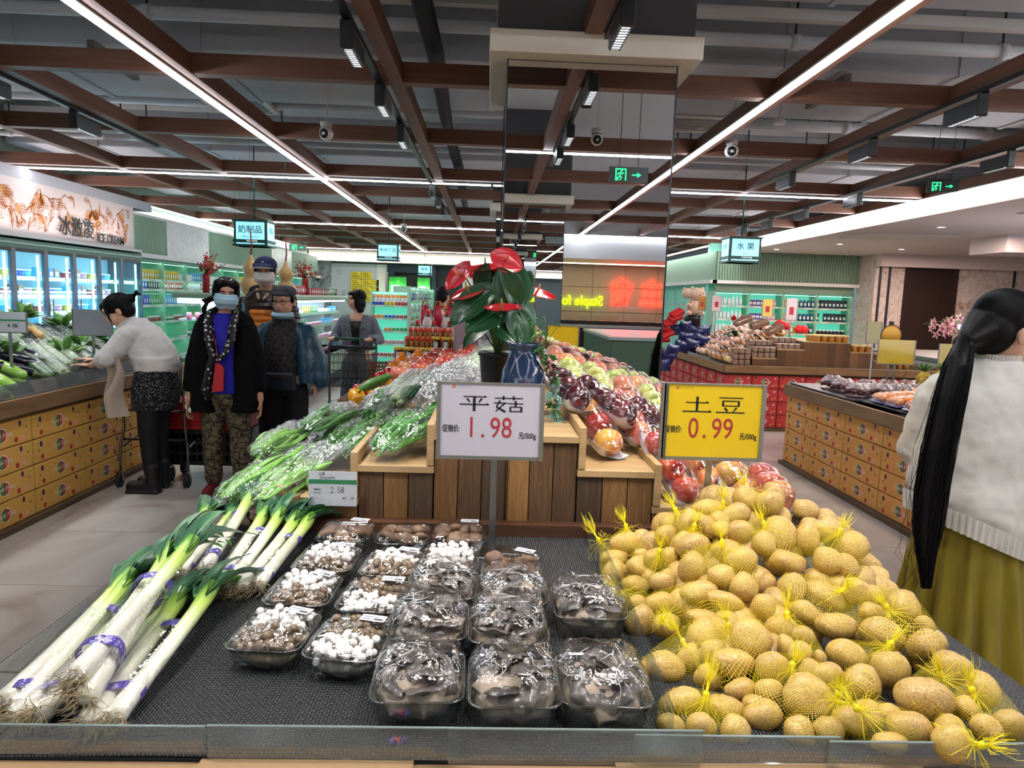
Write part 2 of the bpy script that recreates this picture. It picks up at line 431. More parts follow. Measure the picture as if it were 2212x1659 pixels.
for x, ys, where in ((-.76, (3.75, 4.8, 5.85, 8.9, 9.8, 10.8), 'left of the mirrored column'), (.58, (3.3, 2.1, 1.3), 'leading to the mirrored column cap'),
                     (-3.33, (4.75, 5.85), 'on the far left beam'), (3.03, (4.45, 5.7, 7.2), 'right of the bright right LED line'), (4.32, (5.9, 8.3, 9.7, 10.9, 12), 'beside the white cove')):
    for k, y in enumerate(ys):
        lab = 'black box track light %s, %s from the front' % (where, ords[k])
        if first: trk.matrix_basis = TR(x, y, 2.865); trk['label'] = lab; trk['group'] = 'track lights'; first = False
        else: clone(trk, TR(x, y, 2.865), lab)
def spot(x, y, tx, ty, tz, e, ang=1.0, col=(1, .95, .88)):
    o = lampo('spot_beam', 'SPOT', (x, y, 2.7), e, col, .12, spot=ang); aim(o, (tx, ty, tz)); return o
# ================================================================ mirrored columns
def column(y0, y1, front, lab):
    t = ob('mirror_column', None, kind='structure', M=TR(0, 0, 0))
    x0, x1 = .06, .985
    MB().box(x0+.012, x1-.012, y0+.012, y1-.012, 0, 2.785, DGREY).obj('core', t)
    for n, (a, b_, c, d) in {'front': (x0, x1, y0, y0+.01), 'back': (x0, x1, y1-.01, y1), 'left': (x0, x0+.01, y0+.01, y1-.01), 'right': (x1-.01, x1, y0+.01, y1-.01)}.items():
        MB().box(a+.003*(n in('front','back')), b_-.003*(n in('front','back')), c, d, .1, 2.78, MIRROR).obj('mirror_pane', t)
    b = MB()
    for x, y in ((x0, y0), (x1, y0), (x0, y1), (x1, y1)): b.box(x-.004, x+.004, y-.004, y+.004, 0, 2.785, GUN)
    b.obj('corner_trim', t)
    MB().box(-.04, 1.09, y0-.12, y1+.12, 2.785, 2.9, CREAM, bev=.004).obj('cap', t)
    MB().box(-.0, 1.05, y0-.08, y1+.08, 2.9, 4.0, mat('col_upper', '#55565a', .8)).obj('upper_casing', t)
    MB().box(x0-.01, x1+.01, y0-.01, y1+.01, 0, .1, DGREY).obj('plinth', t)
column(3.94, 4.88, 1, 'c'); column(10.6, 11.55, 1, 'c'); column(-2.72, -1.78, 1, 'c')

# ================================================================ left wall
wl = MB().box(-6.15, -6.05, -3, 25, 0, 4, mat('inner_wall', '#9fb3a6', .7)).obj('wall_left', kind='structure')
MARB = nmat('line_marble', ['#8d9292', '#cfd2d2', '#dcdedd'], (2.4, 2.4, 2.4), .35, kind='edge', pos=[0, .02, .3], distort=6)
MB().box(-6.05, -5.62, -1, 11.9, 2.72, 2.86, mat('soffit_grey', '#b8bcc6', .6)).obj('trim_1', kind='structure')
MB().box(-6.05, -5.5, -1, 11.3, 2.03, 2.07, WHITE).obj('trim_2', kind='structure')
MB().box(-6.05, -5.6, 11.3, 23, 2.62, 2.66, WHITE).obj('trim_3', kind='structure')
MB().box(-6.05, -5.52, 11.3, 23, 1.96, 2.03, WHITE).obj('trim_4', kind='structure')
def fluted(x0, x1, z0, z1, M, name='fluted_panel', pitch=.05, m=SAGE):
    b = MB().box(x0, x1, 0, .03, z0, z1, m); x = x0+pitch/2
    while x < x1: b.box(x-pitch*.36, x+pitch*.36, -.004, 0, z0, z1, m); x += pitch
    return b.obj(name, wl, M)
LW = Matrix.Translation((-5.62, 0, 0)) @ rotz(-PI/2)   # local x = -world y ... local -y faces the room
def LWM(y): return Matrix.Translation((-5.62, y, 0)) @ rotz(PI/2)
# local x runs along +Y of the room, local -y faces +X
for a, c in ((11.3, 12.4), (14.2, 18.2), (20.0, 23.0)): fluted(a, c, 2.03, 2.62, LWM(0))
for a, c in ((12.4, 14.2), (18.2, 20.0)): MB().box(a, c, -.01, .03, 2.03, 2.62, MARB).obj('marble_panel', wl, LWM(0))
MB().box(-1, 11.3, 0, .03, 2.07, 2.72, mat('mural_ground', '#ddd3d4', .5)).obj('mural_panel', wl, LWM(0))

# line-drawn mural: vines, leaves, grapes and fruit as flat print on the panel
def ribbon(b, pts, wd, m, y=-.004):
    pts = [Vector((p[0], 0, p[1])) for p in pts]; vs = []; fs = []
    for i, p in enumerate(pts):
        t = pts[min(i+1, len(pts)-1)]-pts[max(i-1, 0)]
        n = Vector((-t.z, 0, t.x)).normalized()*wd*(.6+.4*math.sin(i*1.3))
        vs += [(p.x+n.x, y, p.z+n.z), (p.x-n.x, y, p.z-n.z)]
        if i: fs.append((2*i-2, 2*i-1, 2*i+1, 2*i))
    b.add(vs, fs, m)
def leafline(b, x, z, s, a, m, fill=None, y=-.004):
    def R2(u, v): return (x+s*(u*math.cos(a)-v*math.sin(a)), z+s*(u*math.sin(a)+v*math.cos(a)))
    out = [R2(math.sin(PI*t)*.0+t, .34*math.sin(PI*t)*(1+.15*math.sin(9*t))) for t in [i/12 for i in range(13)]]
    lo = [R2(t, -.34*math.sin(PI*t)*(1+.15*math.cos(8*t))) for t in [i/12 for i in range(13)]]
    if fill: 
        n = len(out); vs = [(p[0], y+.001, p[1]) for p in out+lo[::-1]]
        b.add(vs, [tuple(range(len(vs)))], fill)
    ribbon(b, out, .004, m, y); ribbon(b, lo, .004, m, y); ribbon(b, [R2(0, 0), R2(.5, .02), R2(1, 0)], .004, m, y)
    for t in (.25, .4, .55, .7):
        for sg in (1, -1): ribbon(b, [R2(t, 0), R2(t+.13, sg*.2*math.sin(PI*t))], .0025, m, y)
def mural(x0, x1, z0, z1, m, fill, seed, parent, M, dens=1.0, name='mural_drawing'):
    r = random.Random(seed); b = MB(); yy = -.004
    n = int((x1-x0)*dens*1.2)+1
    for k in range(n):
        x = x0+(k+.5)*(x1-x0)/n; z = r.uniform(z0+.15, z1-.15); a = r.uniform(0, 6)
        pts = []
        for i in range(14):
            pts.append((x, z)); a += r.uniform(-.6, .6); x += .055*math.cos(a); z += .055*math.sin(a)
            x = min(max(x, x0+.03), x1-.03)
            if z > z1-.04 or z < z0+.04: a = -a; z = min(max(z, z0+.04), z1-.04)
        ribbon(b, pts, .007, m, yy)
        for i in (2, 5, 8, 11):
            s = r.uniform(.1, .2); a2 = r.uniform(0, 6.28); px, pz = pts[i]
            if x0 < px+s*math.cos(a2) < x1 and z0 < px*0+pz+s*math.sin(a2) < z1: leafline(b, px, pz, s, a2, m, fill if r.random() < .4 else None)
    for k in range(int(n*.8)):
        cx = r.uniform(x0+.15, x1-.15); cz = r.uniform(z0+.3, z1-.08); rr = .018
        for row in range(7):
            for q in range(max(1, 5-row//1 if row > 2 else 3+row)):
                gx = cx+(q-(2))*rr*1.9+(row % 2)*rr; gz = cz-row*rr*1.8
                if not z0 < gz-rr: continue
                ribbon(b, [(gx+rr*math.cos(t*PI/4), gz+rr*math.sin(t*PI/4)) for t in range(9)], .0035, m, yy)
        fx, fz = r.uniform(x0+.2, x1-.2), r.uniform(z0+.15, z1-.15)
        for s in (.09, .06, .03): ribbon(b, [(fx+s*math.cos(t*PI/7), fz+s*1.1*math.sin(t*PI/7)) for t in range(15)], .004, m, yy)
    return b.obj(name, parent, M)
mural(3.5, 11.2, 2.1, 2.7, mat('mural_orange', '#bf7233', .6), mat('mural_pale', '#dcae7e', .6), 5, wl, LWM(0), 3.6)
mural(12.45, 14.15, 2.06, 2.6, mat('mural_grey', '#7d8486', .6), mat('mural_lgrey', '#c2c6c6', .6), 6, wl, LWM(0), 1.4)
t = ob('wall_lettering', None, M=Matrix(), label='black raised ice cream lettering on the orange fruit mural', cat='sign')
def LT(y, z): return Matrix.Translation((-5.585, y, z)) @ rotz(PI/2) @ FACE
text('冰激凌', .27, BLACK, t, LT(9.72, 2.24), .004, 1.0, .002)
text('ICE CREAM', .17, BLACK, t, LT(10.56, 2.165), .004, .85, .002)

# ================================================================ back wall
wb = MB().box(-7, 14, 24.1, 24.3, 0, 4, mat('back_paint', '#7b8487', .7)).obj('wall_back', kind='structure')
MARB2 = nmat('line_marble_grey', ['#6a7072', '#a7adb0', '#b9bfc2'], (2, 2, 2), .35, kind='edge', pos=[0, .03, .3], distort=2.5)
MB().box(-6.05, -5.4, 24, 24.1, 0, 2.6, MARB2).obj('marble_panel', wb)
MB().box(-5.4, -3.86, 23.95, 24.1, 0, 2.5, mat('panel_pale', '#cfd2d4', .5)).obj('marble_panel', wb)
mural(-5.4, -3.9, 1.2, 2.45, mat('mural_grey', '#7d8486', .6), mat('mural_lgrey', '#c2c6c6', .6), 8, wb, TR(0, 23.94, 0), .8)
mural(-6.0, -5.4, 1.2, 2.5, mat('mural_dark', '#3a4042', .6), mat('mural_lgrey', '#c2c6c6', .6), 9, wb, TR(0, 23.99, 0), 1.5)
b = MB().box(-3.86, -3.45, 23.9, 24.1, 0, 2.5, WHITE).box(-3.78, -3.53, 23.88, 23.9, 1.3, 2.3, CREAM).box(-3.78, -3.53, 23.88, 23.9, .2, 1.15, CREAM); b.obj('pilaster', wb)
b = MB().box(-.95, -.3, 23.9, 24.1, 0, 2.5, WHITE).box(-.85, -.4, 23.88, 23.9, 1.3, 2.3, CREAM).box(-.85, -.4, 23.88, 23.9, .2, 1.15, CREAM); b.obj('pilaster', wb)
MB().box(-3.45, -.95, 24.05, 24.1, 0, 2.5, mat('recess_brown', '#2a241b', .6)).obj('recess', wb)
# slate cladding: each course its own strip piece
cl = [MB().box(0, L, 0, d, 0, .07, SLATE).mesh('stone') for L, d in ((.28, .03), (.2, .05), (.35, .04))]
rs = random.Random(3)
for r_ in range(35):
    x = -1.85
    while x < -.97:
        k = rs.randrange(3); ob('stone', cl[k], wb, TR(x, 23.98, r_*.072)); x += (.29, .21, .36)[k]
MB().box(-3.5, -1.85, 23.85, 23.95, 2.25, 2.5, mat('teal_dark', '#0d2a33', .4)).box(-3.45, -3.25, 23.8, 24, 0, 2.3, mat('teal_dark')).box(-2.0, -1.85, 23.8, 24, 0, 2.3, mat('teal_dark')).obj('door_1', kind='structure')
for k, (x0, x1, lab) in enumerate(((-3.42, -2.83, 'glowing green drinks poster left in the dark doorway'), (-2.46, -2.04, 'glowing green drinks poster right in the dark doorway'))):
    t = thing('light_poster', lab, 'poster', TR(x0, 23.7, 1.05))
    wdt = x1-x0
    MB().box(-.03, wdt+.03, .02, .06, -.05, 1.1, BLACK).obj('frame', t)
    MB().box(0, wdt, 0, .02, 0, 1.05, nmat('poster_green', ['#0d5a20', '#2f9a3a', '#a6dc5a'], (4, 4, 4), .4)).obj('print', t)
    b = MB()
    for q, c in enumerate(('#d0687a', '#eeb0b4', '#e6e6f2', '#b9a0e0', '#9adbe8')):
        b.box(wdt*.12, wdt*.62, -.004, 0, .15+q*.13, .25+q*.13, mat('pp%d' % q, c, .5, emit=.6))
    b.obj('bottle_print', t)
    lampo('poster_glow', 'AREA', (x0+wdt/2, 23.5, 1.6), 4, (.7, 1, .7), .4, rot=(PI/2, 0, 0))
b = MB()
for k in range(24): b.box(-6+k*.5, -5.5+k*.5, 23.3, 23.36, 2.58, 2.72, FASCIA)  # lit soffit fascia, its brightness painted as a glowing band
t = thing('lit_fascia', 'glowing cove fascia crossing above the slate wall', 'light'); b.obj('lens', t)
MB().box(-6, 6, 23.36, 24, 2.55, 2.9, CREAM).obj('trim_5', kind='structure')

# ================================================================ right side: bright cove, low ceiling
b = MB()
for k in range(22): b.box(5.345, 5.36, -2.0+k*.8, -1.2+k*.8, 2.72, 2.87, FASCIA)  # white fascia washed by the LED line, painted as glow
t = thing('lit_fascia', 'broad glowing white cove fascia along the right low ceiling', 'light'); b.obj('lens', t)
lc = MB().box(5.37, 14, -2, 15.3, 2.68, 2.9, mat('low_ceiling', '#d9cdc8', .7)).obj('ceiling_low', kind='structure')
led('y', 5.3, -2, 15.4, ZB-.018, 'thin LED line above the bright right cove', .02)
led('y', 4.75, 15.4, 21.5, ZB-.1, 'LED line along the green corner past the fruit sign', .03)
for x, y, sx, sy, lab in ((5.7, 10.6, 1.5, .9, 'slatted air grille in the low ceiling, farther'), (6.1, 7.2, 1.5, .9, 'slatted air grille in the low ceiling, nearer')):
    t = thing('air_grille', lab, 'air vent', TR(x, y, 2.66)); MB().box(0, sx, 0, sy, .012, .02, GREY).obj('backing', t)
    sm = MB().box(0, sx, 0, .03, 0, .012, CREAM).mesh('slat')
    for k in range(14): ob('slat', sm, t, TR(0, .01+k*sy/14, 0))
dlm = MB().lathe([(.05, 0), (.05, .01)], 14, mat('dl_lens', '#fff4e8', .4, emit=8)).mesh('lens'); dlr = MB().lathe([(.05, -.004), (.065, -.004), (.065, .01), (.05, .01)], 14, WHITE, cap=False).mesh('ring')
k = 0
for x, y in ((6.2, 9.6), (7.8, 9.2), (9.3, 9.6), (6.3, 12.6), (7.8, 13.2), (9.4, 12.8), (7.0, 6.4), (8.8, 6.6), (5.8, 14.2), (10.6, 11.2)):
    t = thing('downlight', 'small round downlight in the low ceiling, %s row, %s placed' % ('near' if y < 8 else 'middle' if y < 12 else 'far', ords[k]), 'light', TR(x, y, 2.672), 'recessed downlights in the low ceiling'); ob('lens', dlm, t); ob('ring', dlr, t)
    k += 1
t = MB().box(7.6, 9.9, 10.2, 11.0, 2.42, 2.68, mat('low_ceiling')).obj('ceiling_soffit', kind='structure')
for x, y in ((6.9, 8.2), (8.6, 11.9), (7.3, 14.2)):
    t = thing('sprinkler', 'small white sprinkler head under the low ceiling, %s' % {6.9: 'before the soffit box', 8.6: 'behind the soffit box', 7.3: 'near the fluted bulkhead'}[x], 'sprinkler', TR(x, y, 2.68), 'sprinkler heads'); MB().tube([(0, 0, 0), (0, 0, -.07)], .012, 8, PIPE).lathe([(.03, -.075), (.03, -.07)], 10, PIPE).obj('head', t)

# ================================================================ right walls
SAGEP = mat('sage_wall', '#7c9a80', .6)
wr = MB().box(4.98, 8.12, 15.9, 16.1, 0, 2.9, mat('shelf_back', '#8fe6d0', .5)).obj('wall_right', kind='structure')
MB().box(4.95, 8.12, 15.28, 15.9, 2.03, 2.68, SAGEP).obj('bulkhead', wr)
def fl2(x0, x1, z0, z1, M, pitch=.06):
    b = MB(); x = x0
    while x < x1: b.box(x, x+pitch*.55, -.02, 0, z0, z1, SAGEP); x += pitch
    return b.obj('fluting', wr, M)
fl2(4.95, 8.12, 2.05, 2.68, TR(0, 15.28, 0))
MB().box(4.93, 5.1, 15.3, 21.5, 2.03, 2.68, SAGEP).obj('bulkhead', wr)
MB().box(4.85, 8.15, 15.2, 15.3, 1.98, 2.05, WHITE).box(4.8, 4.95, 15.2, 21.5, 1.98, 2.05, WHITE).obj('ledge', wr)
MB().box(5.2, 5.3, 15.9, 21.5, 0, 2.05, mat('shelf_back')).obj('shelf_wall', wr)
MARB3 = nmat('brown_marble', ['#a5876c', '#bda58e', '#c9bfb6', '#cfc6be'], (2.6, 2.6, 2.6), .4, kind='edge', pos=[0, .02, .05, .5], distort=6)
MB().box(8.12, 8.75, 14.6, 14.7, 0, 2.68, MARB3).obj('marble_panel', wr)
MB().box(8.12, 8.2, 14.7, 15.3, 0, 2.68, MARB3).obj('marble_panel', wr)
b = MB(); 
for x in (8.2, 8.4, 11.1): b.box(x, x+.04, 14.57, 14.6, 0, 2.6, mat('navy_trim', '#1d2630', .4))
b.obj('panel_trim', wr)
MB().box(9.95, 14, 14.6, 14.7, 0, 2.68, MARB3).obj('marble_panel', wr)
mural(9.95, 11.1, 1.2, 2.4, mat('mural_brown', '#a98262', .6), mat('mural_tan', '#c9b09a', .6), 12, wr, TR(0, 14.59, 0), 1.2)
MB().box(8.75, 9.95, 14.62, 14.7, 2.43, 2.68, MARB3).obj('marble_panel', wr)
d = MB().box(8.75, 9.95, 14.64, 14.7, 0, 2.43, nmat('dark_door', ['#1c0f0b', '#2b1812', '#38201a'], (20, 20, 1.2), .45)).obj('door_2', kind='structure')
MB().box(8.12, 14, 14.4, 14.6, 2.42, 2.68, mat('low_ceiling')).obj('trim_6', kind='structure')
t = thing('switch_plate', 'grey switch plate on the marble wall beside the dark door', 'switch', TR(8.56, 14.59, 1.2)); MB().box(-.05, .05, -.015, 0, -.08, .08, DGREY, bev=.004).obj('plate', t); MB().box(-.02, .02, -.022, -.015, -.03, .03, GUN).obj('rocker', t)
MB().box(13.9, 14, -6, 15, 0, 3, MARB3).obj('wall_right_far', kind='structure')

# ================================================================ bakery behind the camera (seen in the mirror)
wk = MB().box(-6, 6, -9.4, -9.2, 0, 4, mat('bakery_wall', '#8d8474', .35)).obj('wall_front', kind='structure')
b = MB()
tl = MB().box(0, .78, 0, .015, 0, .58, mat('bakery_tile', '#958c7c', .3)).mesh('panel')
for i in range(9):
    for j in range(4): ob('panel', tl, wk, TR(-1.5+i*.8, -9.2, .05+j*.6))
MB().box(-6, 6, -6.95, -6.8, 2.38, 4, mat('soffit_white', '#d9d9da', .6)).obj('soffit', wk)
MB().box(-6, 6, -9.2, -6.95, 2.4, 2.5, mat('soffit_white')).obj('soffit_ceiling', wk)
led('x', -6.77, -6, 6, 2.86, 'LED line over the bakery counter behind the camera', .03)
RED = mat('neon_red', '#ff1a10', .4, emit=9, ecol='#ff2014'); YEL = mat('neon_yellow', '#d8ff20', .4, emit=2.6, ecol='#c8f000')
t = thing('neon_sign', 'red and yellow neon lettering on the bakery wall behind the camera', 'neon sign')
BK = Matrix.Rotation(PI, 4, 'Z') @ FACE
def strokes(b, lst, ox, oz, s, r, m, mir=1, ytop=0):
    for st in lst:
        b.tube([(ox+mir*p[0]*s, ytop, oz+p[1]*s) for p in st], r, 6, m)
# characters drawn as neon tube outlines, u to the right for a reader facing -Y (world -x)
zhu = [[(.42, .98), (.56, .9)], [(.1, .78), (.9, .78)], [(.15, .45), (.85, .45)], [(.05, .08), (.95, .08)], [(.5, .78), (.5, .08)]]
shi = [[(.5, 1), (.3, .82), (.05, .68)], [(.5, 1), (.7, .82), (.95, .68)], [(.5, .85), (.5, .72)], [(.25, .68), (.75, .68), (.75, .34), (.25, .34), (.25, .68)], [(.25, .51), (.75, .51)],
       [(.28, .34), (.28, .05), (.45, .1)], [(.75, .28), (.55, .2)], [(.4, .3), (.9, .02)]]
b = MB()
for dz in (-.028, .028):
    strokes(b, zhu, 4.25, 1.42+dz, .62, .011, RED, -1, -9.12); strokes(b, shi, 3.52, 1.42+dz, .62, .011, RED, -1, -9.12)
b.obj('red_tubes', t)
text('Staple food', .34, YEL, t, Matrix.Translation((2.1, -9.13, 1.5)) @ BK, .01, .85, .003, name='yellow_lettering')
lampo('bakery_warm', 'AREA', (3, -8.3, 2.36), 24, (1, .72, .4), 4, rot=(0, 0, 0), sy=.5)
t = thing('bakery_counter', 'dark wood bakery counter behind the camera seen in the mirror', 'counter', TR(0, -7.9, 0))
DW = nmat('dark_planks', ['#1a0f0b', '#2b1a12', '#3a251a'], (14, 14, 1), .5)
pl = MB().box(0, .142, 0, .03, .12, .88, DW).mesh('plank')
for k in range(38): ob('plank', pl, t, TR(.4+k*.148, 0, 0))
MB().box(.3, 6, -.6, 0, .12, .9, DW).obj('body', t); MB().box(.3, 6, -.55, 0, 0, .12, mat('kick', '#4a5056', .4)).obj('kick_plate', t)
MB().box(.25, 6.05, -.7, .06, .9, .96, mat('counter_edge', '#b8bcc4', .3)).obj('countertop', t)
MB().box(.3, 6, .02, .05, .97, 1.06, BLACK).obj('price_band', t)
MB().box(.3, 6, -.02, 0, .96, 1.4, film('counter_glass', '#ffffff', .05, .03, .3)).obj('glass', t)
rr = random.Random(5)
loaf = MB().ell((0, 0, .04), (.14, .09, .05), nmat('crust', ['#8a4a1c', '#c98a3a', '#e3b765'], (8, 8, 8), .5), nu=10, nv=6, amp=.2).mesh('loaf')
lb = bpy.data.meshes.new
for k in range(16):
    ob('bread_loaf', loaf, None, TR(.7+k*.32, -8.15+.1*(k % 2), .975, rr.uniform(0, 3)), 'golden loaf on the reflected bakery counter, %s' % (ords[k]+' from its left end' if k < 12 else ords[15-k]+' from its right end'), 'bread', 'loaves on the bakery counter')
t = thing('chest_cabinet', 'low green chest cabinet behind the camera reflected in the mirror', 'cabinet', TR(1.98, -6.6, 0))
MB().box(0, 1.6, 0, 3.2, .15, .88, mat('cab_green', '#4f6d55', .5), bev=.02).obj('body', t)
MB().box(-.02, 1.62, -.02, 3.22, .88, .93, mat('cab_rim', '#aab4ae', .4)).obj('rim', t); MB().box(.06, 1.54, .06, 3.14, .9, .935, mat('cab_in', '#d9c4cc', .4)).obj('well', t)
MB().box(.05, 1.55, .05, 3.15, 0, .15, DGREY).obj('plinth', t)
# ================================================================ the central produce table
MATZ = .78
def weave():
    m, t, b = newmat('woven_mat'); L = t.links
    tc = t.nodes.new('ShaderNodeTexCoord'); sp = t.nodes.new('ShaderNodeSeparateXYZ'); L.new(tc.outputs['Object'], sp.inputs[0])
    def mth(op, a, b_=None):
        n = t.nodes.new('ShaderNodeMath'); n.operation = op
        for i, q in enumerate((a, b_)):
            if q is None: continue
            if isinstance(q, (int, float)): n.inputs[i].default_value = q
            else: L.new(q, n.inputs[i])
        return n.outputs[0]
    sx = mth('SINE', mth('MULTIPLY', sp.outputs[0], 2*PI/.0125)); sy = mth('SINE', mth('MULTIPLY', sp.outputs[1], 2*PI/.0125))
    pr = mth('MULTIPLY', sx, sy); h = mth('ABSOLUTE', pr)
    sg = mth('GREATER_THAN', pr, 0)
    r = ramp(t, ['#0e0f11', '#2e3033', '#4a4c4f'], [0, .3, 1]); L.new(h, r.inputs[0])  # lighter grey on the strand crowns paints their glints
    r2 = ramp(t, ['#0e0f11', '#1d1f21', '#303235'], [0, .3, 1]); L.new(h, r2.inputs[0])
    mx = t.nodes.new('ShaderNodeMix'); mx.data_type = 'RGBA'; L.new(sg, mx.inputs[0]); L.new(r.outputs[0], mx.inputs[6]); L.new(r2.outputs[0], mx.inputs[7])
    L.new(mx.outputs[2], b.inputs['Base Color']); bp = t.nodes.new('ShaderNodeBump'); bp.inputs['Strength'].default_value = .7; bp.inputs['Distance'].default_value = .004
    L.new(h, bp.inputs['Height']); L.new(bp.outputs[0], b.inputs['Normal']); b.inputs['Roughness'].default_value = .38
    MATS['woven_mat'] = m; return m
MATW = weave()
CARD = nmat('cardboard', ['#8f7050', '#a4835f', '#b3926b'], (3, 3, 3), .8, .05, detail=5)
CARDD = mat('cardboard_dark', '#7a5c3c', .85)
tb = thing('produce_table', 'central produce table built on flattened cardboard boxes around the mirrored column', 'display table')
MB().box(-.8, 1.05, 1.1, 3.9, .0, .74, CARDD).obj('base', tb)
# flattened cartons under the front edge
for k, (x0, x1, z, y) in enumerate(((-.9, -.42, .757, .97), (-.43, -.1, .764, .965), (-.1, .27, .757, .972), (.22, .72, .764, .962), (.7, 1.1, .757, .97), (-.88, -.3, .74, .93), (-.28, .3, .738, .925), (.3, 1.05, .74, .93))):
    n = 10; top = []
    y += .02; pts = [(x0, 1.022), (x1, 1.022), (x1, y)]
    xs = [x1-(x1-x0)*i/n for i in range(1, n)]
    for i, x in enumerate(xs): pts += [(x+.012, y+(.012 if i % 4 == 1 else 0)), (x-.012, y+(.012 if i % 4 == 1 else 0))]
    pts.append((x0, y))
    MB().poly(pts, z, z+.007, CARD).obj('flattened_carton', tb)
MB().box(-.84, 1.06, 1.0, 1.12, .7, .744, nmat('rim_wood', ['#2d2520', '#4a3c30'], (2, 20, 20), .6)).obj('front_board', tb)
bm_ = MB()
def matf(u, v):
    x = -.84+1.9*u; y = 1.02+1.08*v
    z = MATZ-.001+.004*noise.noise(Vector((x*3, y*3, 0)))+.002*math.sin(y*14+x*2)
    if v < .02: z -= .008
    return (x, y, z)
bm_.grid(matf, 80, 50, MATW)
m_ = bm_.obj('woven_mat', None, label='black woven plastic mat spread over the front of the produce table', cat='mat')
MB().box(-.84, 1.06, 1.024, 2.1, .745, .769, DGREY).obj('mat_board', tb)
MB().box(-.6, .56, 2.055, 2.1, .776, .812, nmat('strip_wood', ['#3a2318', '#563726', '#6a4630'], (2, 26, 26), .5)).obj('back_strip', tb)
# clear acrylic edge strips
ACR = film('acrylic_strip', '#e4ecea', .07, .05, .5, milky=.035)
def strip(x0, x1, z1, lab, y=1.0, tilt=.0):
    t = thing('acrylic_strip', lab, 'edge guard', Matrix.Translation((0, y+.02, .774)) @ Matrix.Rotation(tilt, 4, 'X'))
    MB().box(x0, x1, -.0015, .0015, 0, z1-.775, ACR).box(x0, x1, -.002, .002, z1-.777, z1-.775, mat('acr_edge', '#8d9896', .2)).obj('sheet', t)
strip(-.86, -.425, .824, 'clear acrylic strip at the front left corner by the leek roots', 1.004)
strip(-.42, -.03, .83, 'clear acrylic strip in front of the enoki trays', .998)
strip(-.045, .355, .835, 'clear acrylic strip in front of the oyster mushroom trays', .99)
strip(.25, .58, .822, 'clear acrylic strip at the front left of the potatoes', .997)
strip(.56, 1.04, .818, 'clear acrylic strip at the front right of the potatoes', .992)
t = thing('acrylic_divider', 'clear acrylic divider between oyster mushrooms and potatoes', 'divider')
MB().grid(lambda u, v: (.318+.012*math.sin(u*3)-.006*v, 1.03+1.03*u, .775+.085*v), 12, 2, ACR).obj('sheet', t)
t = thing('acrylic_guard', 'long clear acrylic guard along the left edge beside the leeks', 'edge guard')
MB().grid(lambda u, v: (-.835-.01*v, 1.0+1.1*u, .775+.055*v), 12, 2, ACR).obj('sheet', t)
t = thing('candy_wrapper', 'tiny crumpled purple sweet wrapper on the mat before the front oyster tray', 'wrapper', TR(-.13, 1.05, MATZ+.004, .3))
MB().grid(lambda u, v: (.028*(u-.5), .014*(v-.5), .004*math.sin(u*9+v*5)), 7, 4, mat('foil_purple', '#4b2f7d', .3, .5)).grid(lambda u, v: (.012*(u-.5), .01*(v-.5), .003+.004*math.sin(u*9+v*5)), 5, 3, mat('foil_red', '#b03030', .3)).obj('foil', t)

# ---------------------------------------------------------------- stepped wooden boxes
RW = [nmat('old_wood_%d' % i, c, (150, 150, 9), .7, .6, detail=9, distort=1.0, bdist=.004, rnd_obj=.15) for i, c in enumerate((['#2a1a10', '#5a4028', '#86643f'], ['#3a2614', '#77552f', '#a37c4b'], ['#241a12', '#4a3826', '#6e573c'], ['#4a3018', '#8a6436', '#ab8250']))]
PLY = nmat('ply_edge', ['#8a6c48', '#b39468', '#c8ab80'], (3, 30, 30), .5, .1)
def stepbox(x0, x1, zt, y0, y1, lab, planks, zb=.78, lid=True):
    t = thing('step_box', lab, 'wooden box', TR(x0, y0, 0)); wdt = x1-x0
    MB().box(.004, wdt-.004, .016, y1-y0, zb, zt-.022, CARDD).obj('carcass', t)
    x = 0; r = random.Random(int(x0*1000))
    for k in range(planks):
        w2 = wdt/planks
        MB().box(x+.001, x+w2-.0015, r.uniform(0, .004), .016, zb, zt-.024, RW[r.randrange(4)], bev=.0015).obj('plank', t); x += w2
    if lid: MB().box(-.002, wdt+.002, -.008, y1-y0, zt-.022, zt, PLY, bev=.0015).obj('top_board', t)
    return t
YB = 2.1
stepbox(-.635, -.392, .875, YB, 3.9, 'lowest wooden step box at the left, holding beans behind the spring onion price card', 3)
stepbox(-.39, -.16, .98, YB, 3.9, 'middle-height wooden step box left of the white mushroom sign', 3)
t = stepbox(-.158, .285, 1.085, YB, 3.92, 'tallest wooden box in the middle, carrying the blue vase', 6)
MB().box(.0, .003, -.003, .02, .78, 1.06, BLACK).obj('joint', t, TR(.225, 0, 0))
stepbox(.287, .525, .98, YB, 3.9, 'middle-height wooden step box right of the white sign, holding two front apple packs', 3)
stepbox(.527, 1.04, .868, YB, 3.9, 'lowest wooden step box at the right behind the potatoes', 4)
def sideb(x, z0, z1, lab, y0=2.09):
    MB().box(x-.011, x+.011, y0, y0+.9, z0, z1, PLY, bev=.002).obj('side_board', label=lab, cat='board')
sideb(-.628, .877, .91, 'thin upright board at the left edge of the lowest left step')
sideb(-.402, .878, 1.02, 'upright board between the lowest and middle left steps')
sideb(-.17, .982, 1.112, 'upright board between the middle left step and the tall box')
sideb(.298, .982, 1.115, 'upright board between the tall box and the right middle step')
sideb(.538, .87, 1.005, 'upright board between the middle and lowest right steps')

